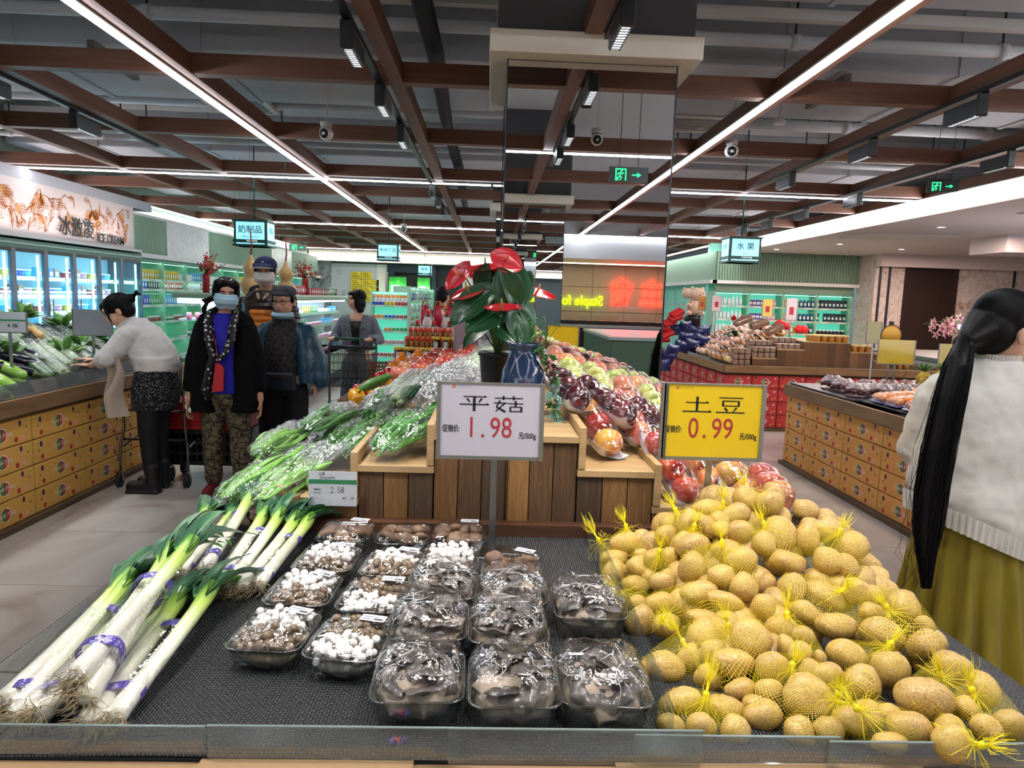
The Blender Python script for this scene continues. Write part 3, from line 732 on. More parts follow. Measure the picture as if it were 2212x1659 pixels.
# ---------------------------------------------------------------- price signs
FRAME = mat('sign_frame', '#8f9088', .35, .7)
def big_sign(x0, x1, zb, zt, y, face, lab, post, basez, base=True, rz=0, fcol=None):
    t = thing('price_sign', lab, 'price sign', TR((x0+x1)/2, y, 0, rz)); wd = (x1-x0)/2
    b = MB()
    b.box(-wd, wd, -.004, .006, zb-.006, zb+.004, FRAME).box(-wd, wd, -.004, .006, zt-.004, zt, FRAME)
    b.box(-wd-.002, -wd+.009, -.006, .006, zb-.006, zt+.001, fcol or FRAME).box(wd-.009, wd+.002, -.006, .006, zb-.006, zt+.001, fcol or FRAME); b.obj('frame', t)
    MB().box(-wd+.006, wd-.006, -.001, .002, zb, zt-.002, face).obj('card', t)
    MB().box(-wd+.006, wd-.006, -.003, -.0025, zb, zt-.002, film('sign_cover', '#ffffff', .03, .08, .25)).obj('cover', t)
    if post is not None: MB().box(post-.009, post+.009, 0, .004, basez, zb, STEEL).obj('post', t)
    if base: MB().box(post-.055, post+.055, -.05, .05, basez, basez+.003, STEEL, bev=.001).obj('base_plate', t)
    return t
INK = mat('ink', '#16161a', .6); REDI = mat('ink_red', '#b5353c', .6)
SW = mat('card_white', '#cfccd8', .5); SY = mat('card_yellow', '#f2cf0c', .5)
def T(x, z): return Matrix.Translation((x, -.0015, z)) @ FACE
def glyph(b, sts, ox, oz, sx, sz, m):
    """brush strokes in a unit box; each (x0,z0,x1,z1,width0,width1)"""
    for x0, z0, x1, z1, w0, w1 in sts:
        a = Vector((ox+x0*sx, 0, oz+z0*sz)); c = Vector((ox+x1*sx, 0, oz+z1*sz)); d = (c-a).normalized(); n = Vector((-d.z, 0, d.x))*1.35
        vs = [a+n*w0/2*sz, a-n*w0/2*sz, c-n*w1/2*sz, c+n*w1/2*sz]
        b.add([(v.x, -.0016, v.z) for v in vs], [(0, 1, 2, 3)], m)
ping = [(.14, .9, .86, .9, .05, .05), (.02, .42, .98, .42, .06, .06), (.5, .9, .5, 0, .13, .13), (.26, .78, .36, .55, .1, .06), (.74, .8, .64, .52, .11, .05), (.82, .94, .9, .88, .1, .03), (.9, .47, .98, .41, .1, .03)]
gu = [(.04, .85, .96, .85, .05, .05), (.33, 1, .33, .74, .09, .09), (.66, 1, .66, .74, .09, .09), (.02, .55, .46, .55, .05, .05), (.22, .7, .1, .3, .1, .06), (.1, .3, .4, .0, .07, .11), (.38, .55, .08, .02, .08, .05),
      (.48, .52, .98, .52, .05, .05), (.73, .7, .73, .34, .1, .1), (.56, .32, .56, .0, .08, .08), (.56, .32, .92, .32, .05, .05), (.92, .33, .92, 0, .1, .1), (.56, .04, .92, .04, .05, .05)]
tu = [(.12, .6, .88, .6, .05, .05), (.5, .98, .5, .06, .12, .12), (.02, .04, .98, .04, .06, .06), (.8, .66, .88, .59, .1, .03), (.9, .1, .98, .03, .1, .03)]
dou = [(.1, .94, .9, .94, .05, .05), (.24, .76, .24, .4, .1, .1), (.76, .76, .76, .4, .1, .1), (.24, .74, .76, .74, .05, .05), (.24, .44, .76, .44, .05, .05), (.3, .32, .4, .1, .1, .1), (.7, .34, .58, .06, .1, .04), (.02, .02, .98, .02, .06, .06)]
def face_text(t, g1, g2, price, z0, dx=0, logo='#9a6a40'):
    b = MB(); glyph(b, g1, -.088+dx, z0+.131, .085, .045, INK); glyph(b, g2, .007+dx, z0+.131, .085, .045, INK); b.obj('title_characters', t)
    text(price[0], .082, REDI, t, T(-.052+dx, z0+.083), .0003, .78, .0002, name='price'); text('.', .082, REDI, t, T(-.02+dx, z0+.083), .0003, .9, 0, name='price')
    text(price[1:], .082, REDI, t, T(.03+dx, z0+.083), .0003, .78, .0002, name='price')
    text('促销价:', .022, INK, t, T(-.108+dx, z0+.08), .0003, .68, .0003, name='lettering'); text('元/500g', .021, INK, t, T(.104+dx, z0+.064), .0003, .72, .0003, name='lettering')
    text('YOYOJ', .011, mat('logo_grey', '#77706a', .5), t, T(-.078+dx, z0+.199), .0002, 1.3, -.0004, name='logo_lettering')
    b = MB(); b.box(-.107+dx, -.099+dx, -.0017, -.0015, z0+.195, z0+.203, mat('logo_orange', '#c77a45', .5)); b.obj('logo_mark', t)
t = big_sign(-.137, .157, 1.058, 1.268, 1.9, SW, 'white promotional sign reading 平菇 1.98 above the mushrooms', .014, .783)
face_text(t, ping, gu, '198', 1.058-.001)
t = big_sign(.486, .776, 1.071, 1.283, 1.9, SY, 'yellow promotional sign reading 土豆 0.99 above the potatoes', -.0, .8, base=False)
face_text(t, tu, dou, '099', 1.071)
MB().box(-.14, -.128, -.006, .006, 1.07, 1.28, mat('sign_side', '#4a4b40', .5)).obj('side_clip', t); MB().box(-.06, .06, -.04, .06, .785, .79, STEEL).obj('base_plate', t)
# small spring-onion card
t = thing('price_card', 'small white card with a green band reading Spring onion 2.58', 'price card', TR(-.458, 2.05, .862) @ Matrix.Rotation(-.06, 4, 'X'))
MB().box(-.072, .072, 0, .002, .0, .105, mat('card_plain', '#d9dde6', .4)).obj('card', t)
MB().box(-.072, .072, -.0008, 0, .067, .08, mat('card_green', '#2f8a5a', .5)).obj('green_band', t)
text('火葱', .011, INK, t, Matrix.Translation((-.033, -.0006, .096)) @ FACE, .0001, .9); text('Spring onion', .010, INK, t, Matrix.Translation((-.016, -.0006, .0865)) @ FACE, .0001, .9)
text('2. 58', .028, INK, t, Matrix.Translation((.014, -.0006, .048)) @ FACE, .0001, .75, -.0005, name='price'); text('斤', .012, INK, t, Matrix.Translation((.06, -.0006, .022)) @ FACE, .0001)
text('零售价:', .007, INK, t, Matrix.Translation((-.045, -.0006, .049)) @ FACE, .0001); text('Retail price', .005, INK, t, Matrix.Translation((-.045, -.0006, .04)) @ FACE, .0001)
text('单位', .006, INK, t, Matrix.Translation((.035, -.0006, .024)) @ FACE, .0001)
MB().box(-.072, .072, -.003, -.0015, -.004, .108, film('card_sleeve', '#ffffff', .05, .05, .3)).obj('sleeve', t)

# ---------------------------------------------------------------- potatoes in yellow net bags
POT = nmat('potato_skin', ['#8c6c36', '#ad8a4c', '#c4a25e', '#d6b978'], (9, 9, 9), .4, .25, pos=[.22, .4, .55, .8], detail=6, bscale=60, bdist=.002, rnd_obj=.1, coat=.15)
def add_spots(m):
    t = m.node_tree; b = t.nodes['Principled BSDF']; L = t.links; src = b.inputs['Base Color'].links[0].from_socket
    tc = t.nodes.new('ShaderNodeTexCoord'); oi = t.nodes.new('ShaderNodeObjectInfo'); ad = t.nodes.new('ShaderNodeVectorMath'); ad.operation = 'ADD'
    L.new(tc.outputs['Object'], ad.inputs[0]); L.new(oi.outputs['Random'], ad.inputs[1])
    v = t.nodes.new('ShaderNodeTexVoronoi'); v.inputs['Scale'].default_value = 45; L.new(ad.outputs[0], v.inputs[0])
    n = t.nodes.new('ShaderNodeTexNoise'); n.inputs['Scale'].default_value = 14; L.new(ad.outputs[0], n.inputs[0])
    r = ramp(t, ['#000000', '#ffffff'], [.05, .16]); L.new(v.outputs['Distance'], r.inputs[0])
    r2 = ramp(t, ['#ffffff', '#000000'], [.56, .62]); L.new(n.outputs['Fac'], r2.inputs[0])
    mxx = t.nodes.new('ShaderNodeMath'); mxx.operation = 'MAXIMUM'; L.new(r.outputs[0], mxx.inputs[0]); L.new(r2.outputs[0], mxx.inputs[1])
    mx = t.nodes.new('ShaderNodeMix'); mx.data_type = 'RGBA'; L.new(mxx.outputs[0], mx.inputs[0]); mx.inputs[6].default_value = srgb('#4a3018'); L.new(src, mx.inputs[7])
    L.new(mx.outputs[2], b.inputs['Base Color'])
add_spots(POT)
rp = random.Random(42)
PM = []
for k in range(7):
    b = MB(); b.ell((0, 0, 0), (1, 1, 1), POT, nu=24, nv=16, amp=.22, seed=k*3.1, freq=.9)
    vs = []
    for v in b.v:
        v = Vector(v); q = v*(1+.04*noise.noise(v*2.4+Vector((k, 0, 0))))
        for e in range(4):
            d = Vector((math.sin(e*2.1+k), math.cos(e*1.7+k*2), math.sin(e*3+k))).normalized()
            dd = (v.normalized()-d).length
            if dd < .35: q = q*(1-.05*(1-dd/.35))
        vs.append(tuple(q))
    b.v = vs; PM.append(b.mesh('potato'))
def netmat():
    m = bpy.data.materials.new('yellow_net'); m.use_nodes = True; t = m.node_tree; t.nodes.clear(); L = t.links
    def mth(op, a, b_=None):
        n = t.nodes.new('ShaderNodeMath'); n.operation = op
        for i, q in enumerate((a, b_)):
            if q is None: continue
            if isinstance(q, (int, float)): n.inputs[i].default_value = q
            else: L.new(q, n.inputs[i])
        return n.outputs[0]
    tc = t.nodes.new('ShaderNodeTexCoord'); sp = t.nodes.new('ShaderNodeSeparateXYZ'); L.new(tc.outputs['Object'], sp.inputs[0])
    nn = t.nodes.new('ShaderNodeTexNoise'); nn.inputs['Scale'].default_value = 9; L.new(tc.outputs['Object'], nn.inputs[0])
    wob = mth('MULTIPLY', nn.outputs['Fac'], .5)
    az = mth('ADD', mth('ARCTAN2', sp.outputs[1], sp.outputs[0]), wob); ln = t.nodes.new('ShaderNodeVectorMath'); ln.operation = 'LENGTH'; L.new(tc.outputs['Object'], ln.inputs[0])
    po = mth('ARCCOSINE', mth('DIVIDE', sp.outputs[2], ln.outputs['Value']))
    a = mth('ABSOLUTE', mth('SINE', mth('ADD', mth('MULTIPLY', az, 30), mth('MULTIPLY', po, 38))))
    c = mth('ABSOLUTE', mth('SINE', mth('SUBTRACT', mth('MULTIPLY', az, 30), mth('MULTIPLY', po, 38))))
    line = mth('LESS_THAN', mth('MINIMUM', a, c), .10)
    pr = t.nodes.new('ShaderNodeBsdfPrincipled'); pr.inputs['Base Color'].default_value = srgb('#f0dc2a'); pr.inputs['Roughness'].default_value = .35; pr.inputs['Transmission Weight'].default_value = .0
    tr = t.nodes.new('ShaderNodeBsdfTransparent'); mx = t.nodes.new('ShaderNodeMixShader'); L.new(line, mx.inputs[0]); L.new(tr.outputs[0], mx.inputs[1]); L.new(pr.outputs[0], mx.inputs[2])
    out = t.nodes.new('ShaderNodeOutputMaterial'); L.new(mx.outputs[0], out.inputs[0]); return m
NET = netmat(); NETY = mat('net_knot', '#f2e112', .4, sub=0)
def heap(x, y):
    z = .805+.27*(y-1.05)
    if y > 1.95: z = 1.045-.1*(y-1.95)
    if x > .9: z -= (x-.9)*.6
    if x < .52: z -= (.52-x)*.75
    z += .035*math.sin(x*9+1)*math.sin(y*8)
    return max(z, .8)
# (pixel x, pixel y, width, height, tilt degrees) of the potatoes one can see
POTS = [(1610,1078,56,60,0),(1665,1090,60,58,-20),(1530,1098,70,42,8),(1590,1112,62,52,0),(1520,1135,70,48,30),(1450,1130,54,48,0),(1490,1128,56,60,10),(1555,1125,48,44,0),(1602,1150,56,50,0),
(1680,1155,76,86,-15),(1742,1165,54,70,-8),(1700,1214,78,48,12),(1440,1155,50,46,0),(1478,1175,60,56,20),(1570,1190,70,50,0),(1500,1182,70,60,-20),(1494,1224,58,72,5),(1600,1208,72,54,5),(1555,1245,58,52,-10),(1650,1175,52,60,-30),(1785,1212,66,66,-20),(1830,1226,52,66,-10),
(1785,1150,60,46,10),(1840,1180,66,70,-30),(1350,1172,66,48,0),(1325,1205,60,36,0),(1385,1198,34,28,0),(1328,1238,62,62,10),(1382,1225,60,48,5),(1415,1210,46,44,0),(1372,1262,60,40,15),(1430,1258,54,48,25),(1447,1202,40,44,0),(1510,1280,84,54,-5),(1605,1268,66,66,15),(1560,1145,50,40,0),(1335,1295,46,40,0),(1375,1302,44,38,0),(1426,1302,66,46,5),(1648,1311,52,60,15),(1710,1272,60,76,10),(1780,1286,98,56,25),(1738,1322,64,50,20),
(1850,1280,62,56,30),(1883,1285,44,46,0),(1382,1346,68,80,5),(1438,1352,60,56,0),(1520,1335,76,40,10),(1527,1372,98,74,12),(1620,1380,86,90,-25),(1568,1300,76,40,15),(1686,1352,66,54,10),(1730,1372,58,42,20),(1952,1312,64,76,-25),(1805,1352,90,60,5),(1880,1320,56,40,0),(1906,1370,98,74,8),(1588,1435,92,62,3),(1430,1440,96,72,8),(1490,1420,52,60,0),(1532,1465,66,66,25),(1722,1412,62,60,0),(1770,1420,30,34,0),(1830,1415,92,66,12),(1672,1445,70,72,-15),(1700,1400,40,66,-25),
(1785,1460,76,60,15),(1862,1478,74,86,-25),(1922,1446,80,86,25),(2000,1395,80,76,25),(1998,1348,44,36,15),(2060,1448,84,70,30),(2120,1490,66,86,-20),(1470,1515,96,56,-8),(1560,1530,90,58,12),(1640,1530,76,60,20),(1740,1505,112,104,0),(1450,1565,64,46,10),(1518,1575,62,70,-15),(1586,1578,66,72,-20),(1648,1545,82,66,5),(1725,1585,64,80,-15),(1790,1580,66,70,5),(1835,1555,80,60,20),(1878,1542,70,58,30),(2000,1515,118,94,5),(1920,1540,56,44,20),(1965,1570,98,66,20),(1920,1605,78,46,0),(2055,1605,80,82,0),(2085,1530,66,54,30),(2132,1573,70,58,15),(2185,1568,66,66,0),(2050,1570,60,56,0),(1600,1490,70,50,0),(1540,1410,60,60,0),(1660,1490,60,50,0),(1750,1450,56,56,0)]
pots = []
for i, (px, py, w_, h_, tl) in enumerate(POTS):
    q = PS(px, py, heap, .9, 4); d = ray(px, py).normalized(); dep = (q-EYE).dot(FW)
    rw = w_/2*dep/FPX; rh = h_/2*dep/FPX
    q = q+d*.018
    a = -math.radians(tl)
    xa = (RI*math.cos(a)+UP*math.sin(a)); za = (-RI*math.sin(a)+UP*math.cos(a)); ya = FW
    M = Matrix(((xa*rw), (ya*(rw+rh)*.5*.85), (za*rh))).transposed().to_4x4(); M.translation = q
    pots.append([q, M, i])
# second layer underneath
under = []
for k in range(120):
    x = rp.uniform(.42, .98); y = rp.uniform(1.12, 1.86); z = heap(x, y)-.062
    if z < .8: continue
    s = rp.uniform(.03, .038)
    under.append([Vector((x, y, z)), Matrix.Translation((x, y, z)) @ Euler((rp.uniform(0, 3), rp.uniform(0, 3), 0)).to_matrix().to_4x4() @ Matrix.Diagonal((s*1.15, s*.95, s, 1)), -k-1])
# net bags: knot pixel, and how it is tied
KN = [(1352,1135,'at the back left corner, its knot standing up'),(1292,1165,'leaning over the divider with a long yellow tail'),(1458,1100,'behind the yellow sign post, left'),(1562,1085,'with a tall knot right below the sign post'),(1612,1052,'topmost of the heap, with two round potatoes'),(1500,1135,'near the top, knot over two dark potatoes'),(1560,1170,'in the middle of the upper slope'),
(1650,1130,'high on the right holding three large pale potatoes'),(1815,1145,'at the right shoulder with a frayed knot'),(1425,1190,'on the left slope beside the divider'),(1330,1280,'resting on the divider with a bent tail'),(1430,1338,'on the left slope above the corner'),(1475,1385,'with an upright tail in the lower left'),(1572,1350,'with a wide open net, centre left'),(1820,1275,'on the right slope, knot flat'),(1700,1325,'in the centre of the heap'),(1915,1310,'on the right edge with a bushy knot'),
(1712,1435,'low in the centre over one huge potato'),(1525,1500,'at the front left with a long slanting tail'),(1812,1500,'at the front centre, small knot'),(2030,1455,'at the front right over one huge potato'),(2100,1490,'at the far right edge of the heap'),(2120,1610,'in the front right corner behind the acrylic'),(1925,1390,'on the right slope over the skirt hem'),(1850,1530,'at the very front between two knots')]
kn = []
for px, py, w_ in KN:
    q = PS(px, py, lambda x, y: heap(x, y)+.02, .9, 4); kn.append((q, w_))
memb = [[] for _ in kn]
for p in pots+under:
    ds = sorted(((p[0]-Vector((k[0].x, k[0].y-.03, k[0].z-.03))).length + .012*len(memb[i]), i) for i, k in enumerate(kn))
    memb[ds[0][1]].append(p)
def tuft(b, base, d, L, r, n, m, seed):
    rr = random.Random(seed); d = Vector(d).normalized()
    for i in range(n):
        o = Vector((rr.uniform(-1, 1), rr.uniform(-1, 1), rr.uniform(-1, 1)))*r
        e = d*L*rr.uniform(.6, 1.1)+o*3.2
        b.tube([base+o*.2, base+o*.5+d*L*.3, base+e*.7+o, base+e], [.0008, .0005, .0004, .0003], 3, m, smooth=False)
def hull(pts, center, grow=1.03, sub=2):
    bm = bmesh.new()
    for p in pts: bm.verts.new(p)
    bmesh.ops.convex_hull(bm, input=bm.verts)
    for v in [v for v in bm.verts if not v.link_faces]: bm.verts.remove(v)
    bmesh.ops.triangulate(bm, faces=bm.faces)
    bmesh.ops.smooth_vert(bm, verts=bm.verts, factor=.5)
    vs = [tuple((v.co-center)*grow) for v in bm.verts]; bm.verts.index_update()
    fs = [tuple(v.index for v in f.verts) for f in bm.faces]; bm.free(); return vs, fs
for i, (q, w_) in enumerate(kn):
    mb = memb[i]
    if not mb: continue
    t = thing('potato_bag', 'yellow net bag of potatoes '+w_, 'potato bag', Matrix.Translation(q), 'net bags of potatoes')
    inv = Matrix.Translation(-q)
    for p in mb: ob('potato', PM[(p[2]*3) % 7], t, inv @ p[1])
    vis = [p for p in mb if p[2] >= 0] or mb
    c = sum((p[0] for p in vis), Vector())/len(vis)
    zax = (q-c).normalized() if (q-c).length > .01 else Vector((0, 0, 1))
    pts = [q]
    for p in sorted(vis, key=lambda p: (p[0]-q).length)[:7]:
        for d in [Vector((math.sin(a)*math.cos(e), math.cos(a)*math.cos(e), math.sin(e))) for a in [j*PI/4 for j in range(8)] for e in (-.9, -.3, .3, .9)]:
            pts.append(p[1] @ (d*1.07))
    qm = zax.to_track_quat('Z', 'Y').to_matrix().to_4x4(); fr = Matrix.Translation(c) @ qm; inv2 = fr.inverted()
    vs, fs = hull([inv2 @ p for p in pts], Vector((0, 0, 0)), 1.0)
    b = MB(); b.add(vs, fs, NET, True); b.obj('net', t, inv @ fr)
    b = MB(); b.ell(q, (.006, .006, .007), NETY, nu=8, nv=6)
    td = (zax+Vector((rp.uniform(-.4, .4), rp.uniform(-.3, .3), .5))).normalized()
    tuft(b, q, td, .045 if i not in (1, 12, 18) else .075, .005, 34, NETY, i)
    tuft(b, q, -zax, .045, .012, 30, NETY, i+50)
    b.obj('knot', t, inv)
q = P(2182, 1568, y=1.06)
# ---------------------------------------------------------------- clear trays with mushrooms
TRAYM = film('tray_plastic', '#f2f6f6', .10, .08, .75)
WRAP = film('wrap_film', '#ffffff', .05, .07, .5, bump=.5, bscale=22)
def rrect(hx, hy, r, n=4):
    pts = []
    for cx, cy, a0 in ((hx-r, hy-r, 0), (-hx+r, hy-r, PI/2), (-hx+r, -hy+r, PI), (hx-r, -hy+r, 1.5*PI)):
        for k in range(n+1): a = a0+k*PI/2/n; pts.append((cx+r*math.cos(a), cy+r*math.sin(a)))
    return pts
def traymesh(hx, hy, h):
    b = MB(); rings = []
    for sc_, z, g in ((.8, 0, 0), (.84, .004, 0), (.93, h*.75, 0), (.97, h, 0), (1.0, h, 0), (1.0, h+.003, 0), (.965, h+.003, 0), (.9, h*.7, 0), (.8, .006, 0)):
        pts = rrect(hx*sc_, hy*sc_, .028)
        n = len(pts); rings.append([(x*(1+(.012 if i % 2 and 0 < z < h*.9 else 0)), y*(1+(.012 if i % 2 and 0 < z < h*.9 else 0)), z) for i, (x, y) in enumerate(pts)])
    vs = [p for r in rings for p in r]; n = len(rings[0]); fs = [tuple(range(n-1, -1, -1))]
    for k in range(len(rings)-1):
        for i in range(n): fs.append((k*n+i, k*n+(i+1) % n, (k+1)*n+(i+1) % n, (k+1)*n+i))
    b.add(vs, fs, TRAYM, True); return b.mesh('tray')
TRM = traymesh(.075, .085, .042)
TRM2 = traymesh(.08, .088, .055)
WCAP = mat('enoki_white', '#f4f1ee', .35, coat=.3); WST = mat('stem_cream', '#e8dccb', .5)
BCAP = nmat('shimeji_brown', ['#4a3a2a', '#74604a', '#92805f'], (40, 40, 40), .35, coat=.3, rnd_obj=.15); 
def mush(cap, r, h, lean):
    b = MB(); b.tube([(0, 0, 0), (lean*.4, 0, h*.5), (lean, 0, h)], [.0045, .0035, .004], 6, WST)
    b.lathe([(.001, h+r*.75), (r*.5, h+r*.66), (r*.85, h+r*.35), (r, h), (r*.8, h-r*.12), (.002, h-.001)], 12, cap, Matrix.Translation((lean, 0, 0))); return b.mesh('mushroom')
WM = [mush(WCAP, .0082, .026, .003), mush(WCAP, .0092, .028, .0), mush(WCAP, .0072, .022, .005)]
BM_ = [mush(BCAP, .0085, .022, .004), mush(BCAP, .0105, .024, 0), mush(BCAP, .0072, .02, .006)]
def shiit(seed):
    r = random.Random(seed); b = MB()
    m = nmat('shiitake', ['#33231a', '#5c4434', '#7a5f4c', '#a08670'], (22, 22, 22), .6, .5, pos=[.28, .42, .6, .75], detail=7, bdist=.004, rnd_obj=.1)
    prof = [(.001, .02), (.014, .019), (.025, .013), (.030, .004), (.029, -.003), (.022, -.006), (.008, -.004)]
    b.lathe(prof, 18, m); b.v = [tuple(Vector(v)*(1+.13*noise.noise(Vector(v)*45+Vector((seed, 0, 0))))) for v in b.v]
    b.tube([(0, 0, -.004), (.003, 0, -.02)], [.007, .006], 8, WST); return b.mesh('mushroom')
SM = [shiit(k) for k in range(3)]
def wrapdome(hx, hy, z0, hh, seed, amp=.004, base=.0):
    b = MB()
    def f(u, v):
        a = 2*PI*u; k = 1-v; rr = math.sin(v*PI/2) if v < 1 else 1
        ca, sa = math.cos(a), math.sin(a); ex = .45
        x = hx*rr*math.copysign(abs(ca)**ex, ca); y = hy*rr*math.copysign(abs(sa)**ex, sa)
        z = z0+hh*math.cos(v*PI/2)**.5 if v < 1 else z0-base
        n = noise.noise(Vector((x*45+seed, y*45, seed)))*amp+noise.noise(Vector((math.atan2(y, x)*7+seed, rr*2, 0)))*amp*v
        return (x*(1+n*3), y*(1+n*3), z+n)
    b.grid(f, 64, 22, WRAP, wrap=True); return b.mesh('film')
LABEL = mat('sticker', '#dfe3ee', .4)
WD = [wrapdome(.073, .083, .043, .017, s) for s in (1, 5)]
def sticker(t, x, y, z, rz):
    b = MB().box(-.026, .026, -.013, .013, 0, .0006, LABEL)
    for k in range(9): b.box(-.022+k*.0025, -.0208+k*.0025, -.009, -.002, .0006, .0008, INK)
    b.box(.003, .022, -.008, -.002, .0006, .0008, INK); b.box(-.022, .012, .003, .005, .0006, .0008, INK); b.obj('price_sticker', t, TR(x, y, z, rz))
rt = random.Random(9)
def ptray(M, lab, fill, stick=True):
    """fill: list of (kind, y0, y1) bands front to back"""
    t = thing('mushroom_tray', lab, 'mushroom tray', M, 'clear trays of mushrooms'); ob('tray', TRM, t)
    for kind, y0, y1 in fill:
        if kind == 'S':
            for k in range(8):
                a = k*2.4; r_ = .017+.03*((k % 3)/2); 
                x, y = (-.042+.028*(k % 4)+rt.uniform(-.005, .005)), (y0+y1)/2+(.03 if k >= 4 else -.03)+rt.uniform(-.008, .008)
                ob('mushroom', SM[k % 3], t, Matrix.Translation((x, y, .034+.01*rt.random())) @ Euler((rt.uniform(-.8, .3), rt.uniform(-.5, .5), a)).to_matrix().to_4x4() @ Matrix.Scale(rt.uniform(.72, .98), 4))
        else:
            ms = WM if kind == 'W' else BM_
            nx, ny = 9, max(3, int((y1-y0)/.0115))
            for j in range(ny):
                for i in range(nx):
                    x = -.052+.104*(i+.5*(j % 2))/(nx-.5)+rt.uniform(-.003, .003); y = max(-.05, y0+(y1-y0)*(j+.5)/ny+rt.uniform(-.003, .003)+.006)
                    z = .018+.010*(1-abs(x)/.06)+.010*j/ny+rt.uniform(-.003, .004)
                    ob('mushroom', ms[rt.randrange(3)], t, Matrix.Translation((x, y, z)) @ Matrix.Rotation(rt.uniform(.35, .85), 4, 'X') @ Euler((0, rt.uniform(-.3, .3), rt.uniform(0, 6))).to_matrix().to_4x4())
            MB().ell((0, (y0+y1)/2, .014), (.055, (y1-y0)/2, .018), WST if kind == 'W' else mat('stem_tan', '#b59a7c', .6), nu=14, nv=8, amp=.3).obj('stem_clump', t)
    ob('film', WD[rt.randrange(2)], t)
    if stick: sticker(t, .03, .055, .062, rt.uniform(-.4, .1))
    return t
def tz(x, y, tilt=0, rz=0, dz=0): return Matrix.Translation((x, y, MATZ+.004+dz)) @ rotz(rz) @ Matrix.Rotation(tilt, 4, 'X')
ptray(tz(-.41, 1.33, .0, -.08), 'front left tray, brown shimeji in front and white ones behind', [('B', -.07, .0), ('W', .005, .07)])
ptray(tz(-.255, 1.30, .0, -.12), 'front tray of the second column, white shimeji in front of brown', [('W', -.07, .0), ('B', .005, .07)])
ptray(tz(-.405, 1.525, .0, -.05, 0), 'second tray of the left column, brown clump before white', [('B', -.07, -.01), ('W', .0, .07)])
ptray(tz(-.24, 1.50, .0, -.08, 0), 'second tray of the second column, white clump in front', [('W', -.07, -.005), ('B', .0, .07)])
ptray(tz(-.395, 1.715, .0, -.04), 'third tray of the left column, white clump over slim brown stems', [('B', -.06, -.02), ('W', -.01, .07)])
ptray(tz(-.225, 1.69, 0, -.05), 'third tray of the second column, brown clump before white', [('B', -.07, -.01), ('W', .0, .07)])
ptray(tz(-.39, 1.92, 0, 0), 'shiitake tray at the back left, by the leek leaves', [('S', -.02, .02)])
ptray(tz(-.225, 1.91, 0, .03), 'shiitake tray at the back, second from the left', [('S', -.02, .02)], False)
ptray(tz(-.07, 1.93, 0, .02), 'shiitake tray at the back beside the sign post', [('S', -.02, .02)])
ptray(tz(-.085, 1.735, 0, 0), 'white shimeji tray between shiitake and oyster mushrooms', [('W', -.03, .07)], False)
ptray(tz(.075, 1.70, .0, -.1), 'shiitake tray in front of the sign base', [('S', -.02, .02)])

# oyster mushrooms: fan-shaped curled caps
OY = nmat('oyster_grey', ['#2c2a29', '#45403e', '#5c5550', '#746b64'], (7, 7, 7), .38, .15, detail=5, coat=.25, rnd_obj=.12, bscale=40, bdist=.002)
GILL = nmat('oyster_gill', ['#5e564e', '#80766b', '#9c9184'], (60, 4, 4), .6, .3)
def oyster(seed, r):
    rr = random.Random(seed); b = MB(); curl = rr.uniform(.25, .55); ph = rr.uniform(0, 6)
    def f(side):
        def g(u, v):
            a = -2.5+5.0*u; rad = r*v*(1+.12*math.sin(3*a+ph)+.08*math.sin(7*a+ph))
            x = rad*math.sin(a); y = rad*math.cos(a)*.9
            z = r*(.28*v-.55*curl*v**4+.06*math.sin(5*a+ph)*v*v)
            th = r*(.12*(1-v**3)+.03)*(1 if side else -1)
            if v > .97: th *= .0
            return (x, y, z+th)
        return g
    b.grid(f(1), 26, 10, OY); b.grid(f(0), 26, 10, GILL)
    b.tube([(0, -r*.15, -r*.1), (0, -r*.5, -r*.45), (0, -r*.8, -r*1.0)], [r*.22, r*.2, r*.16], 10, GILL); return b.mesh('mushroom')
OM = [oyster(k, .034) for k in range(5)]
OWD = [wrapdome(.078, .088, .05, .058, s, .007, .0) for s in (2, 7, 11)]
GLINT = mat('glint_white', '#f6f7f8', .25)
ro = random.Random(23)
def fold_glints(t, hx, hy, z, n, seed):
    """glints along the cling film folds, painted as thin opaque white strands"""
    r = random.Random(seed); b = MB()
    for k in range(n):
        a = r.uniform(0, 6.28); x, y = r.uniform(-.7, .7)*hx, r.uniform(-.8, .3)*hy; pts = []
        for i in range(7):
            d = (x/hx)**2+(y/hy)**2
            pts.append((x, y, z-.018*d-.03*max(0, d-.9)+.001)); a += r.uniform(-.7, .7); x += .008*math.cos(a); y += .008*math.sin(a)
        b.tube(pts, [.0002, .0004, .0006, .0005, .0005, .0003, .0002], 4, GLINTF)
    b.obj('film_glints', t)['kind'] = 'stuff'
GLINTF = mat('film_glint', '#ffffff', .05, 0, trans=.0, coat=1, spec=1.0)  # opaque white in place of highlights on clear film
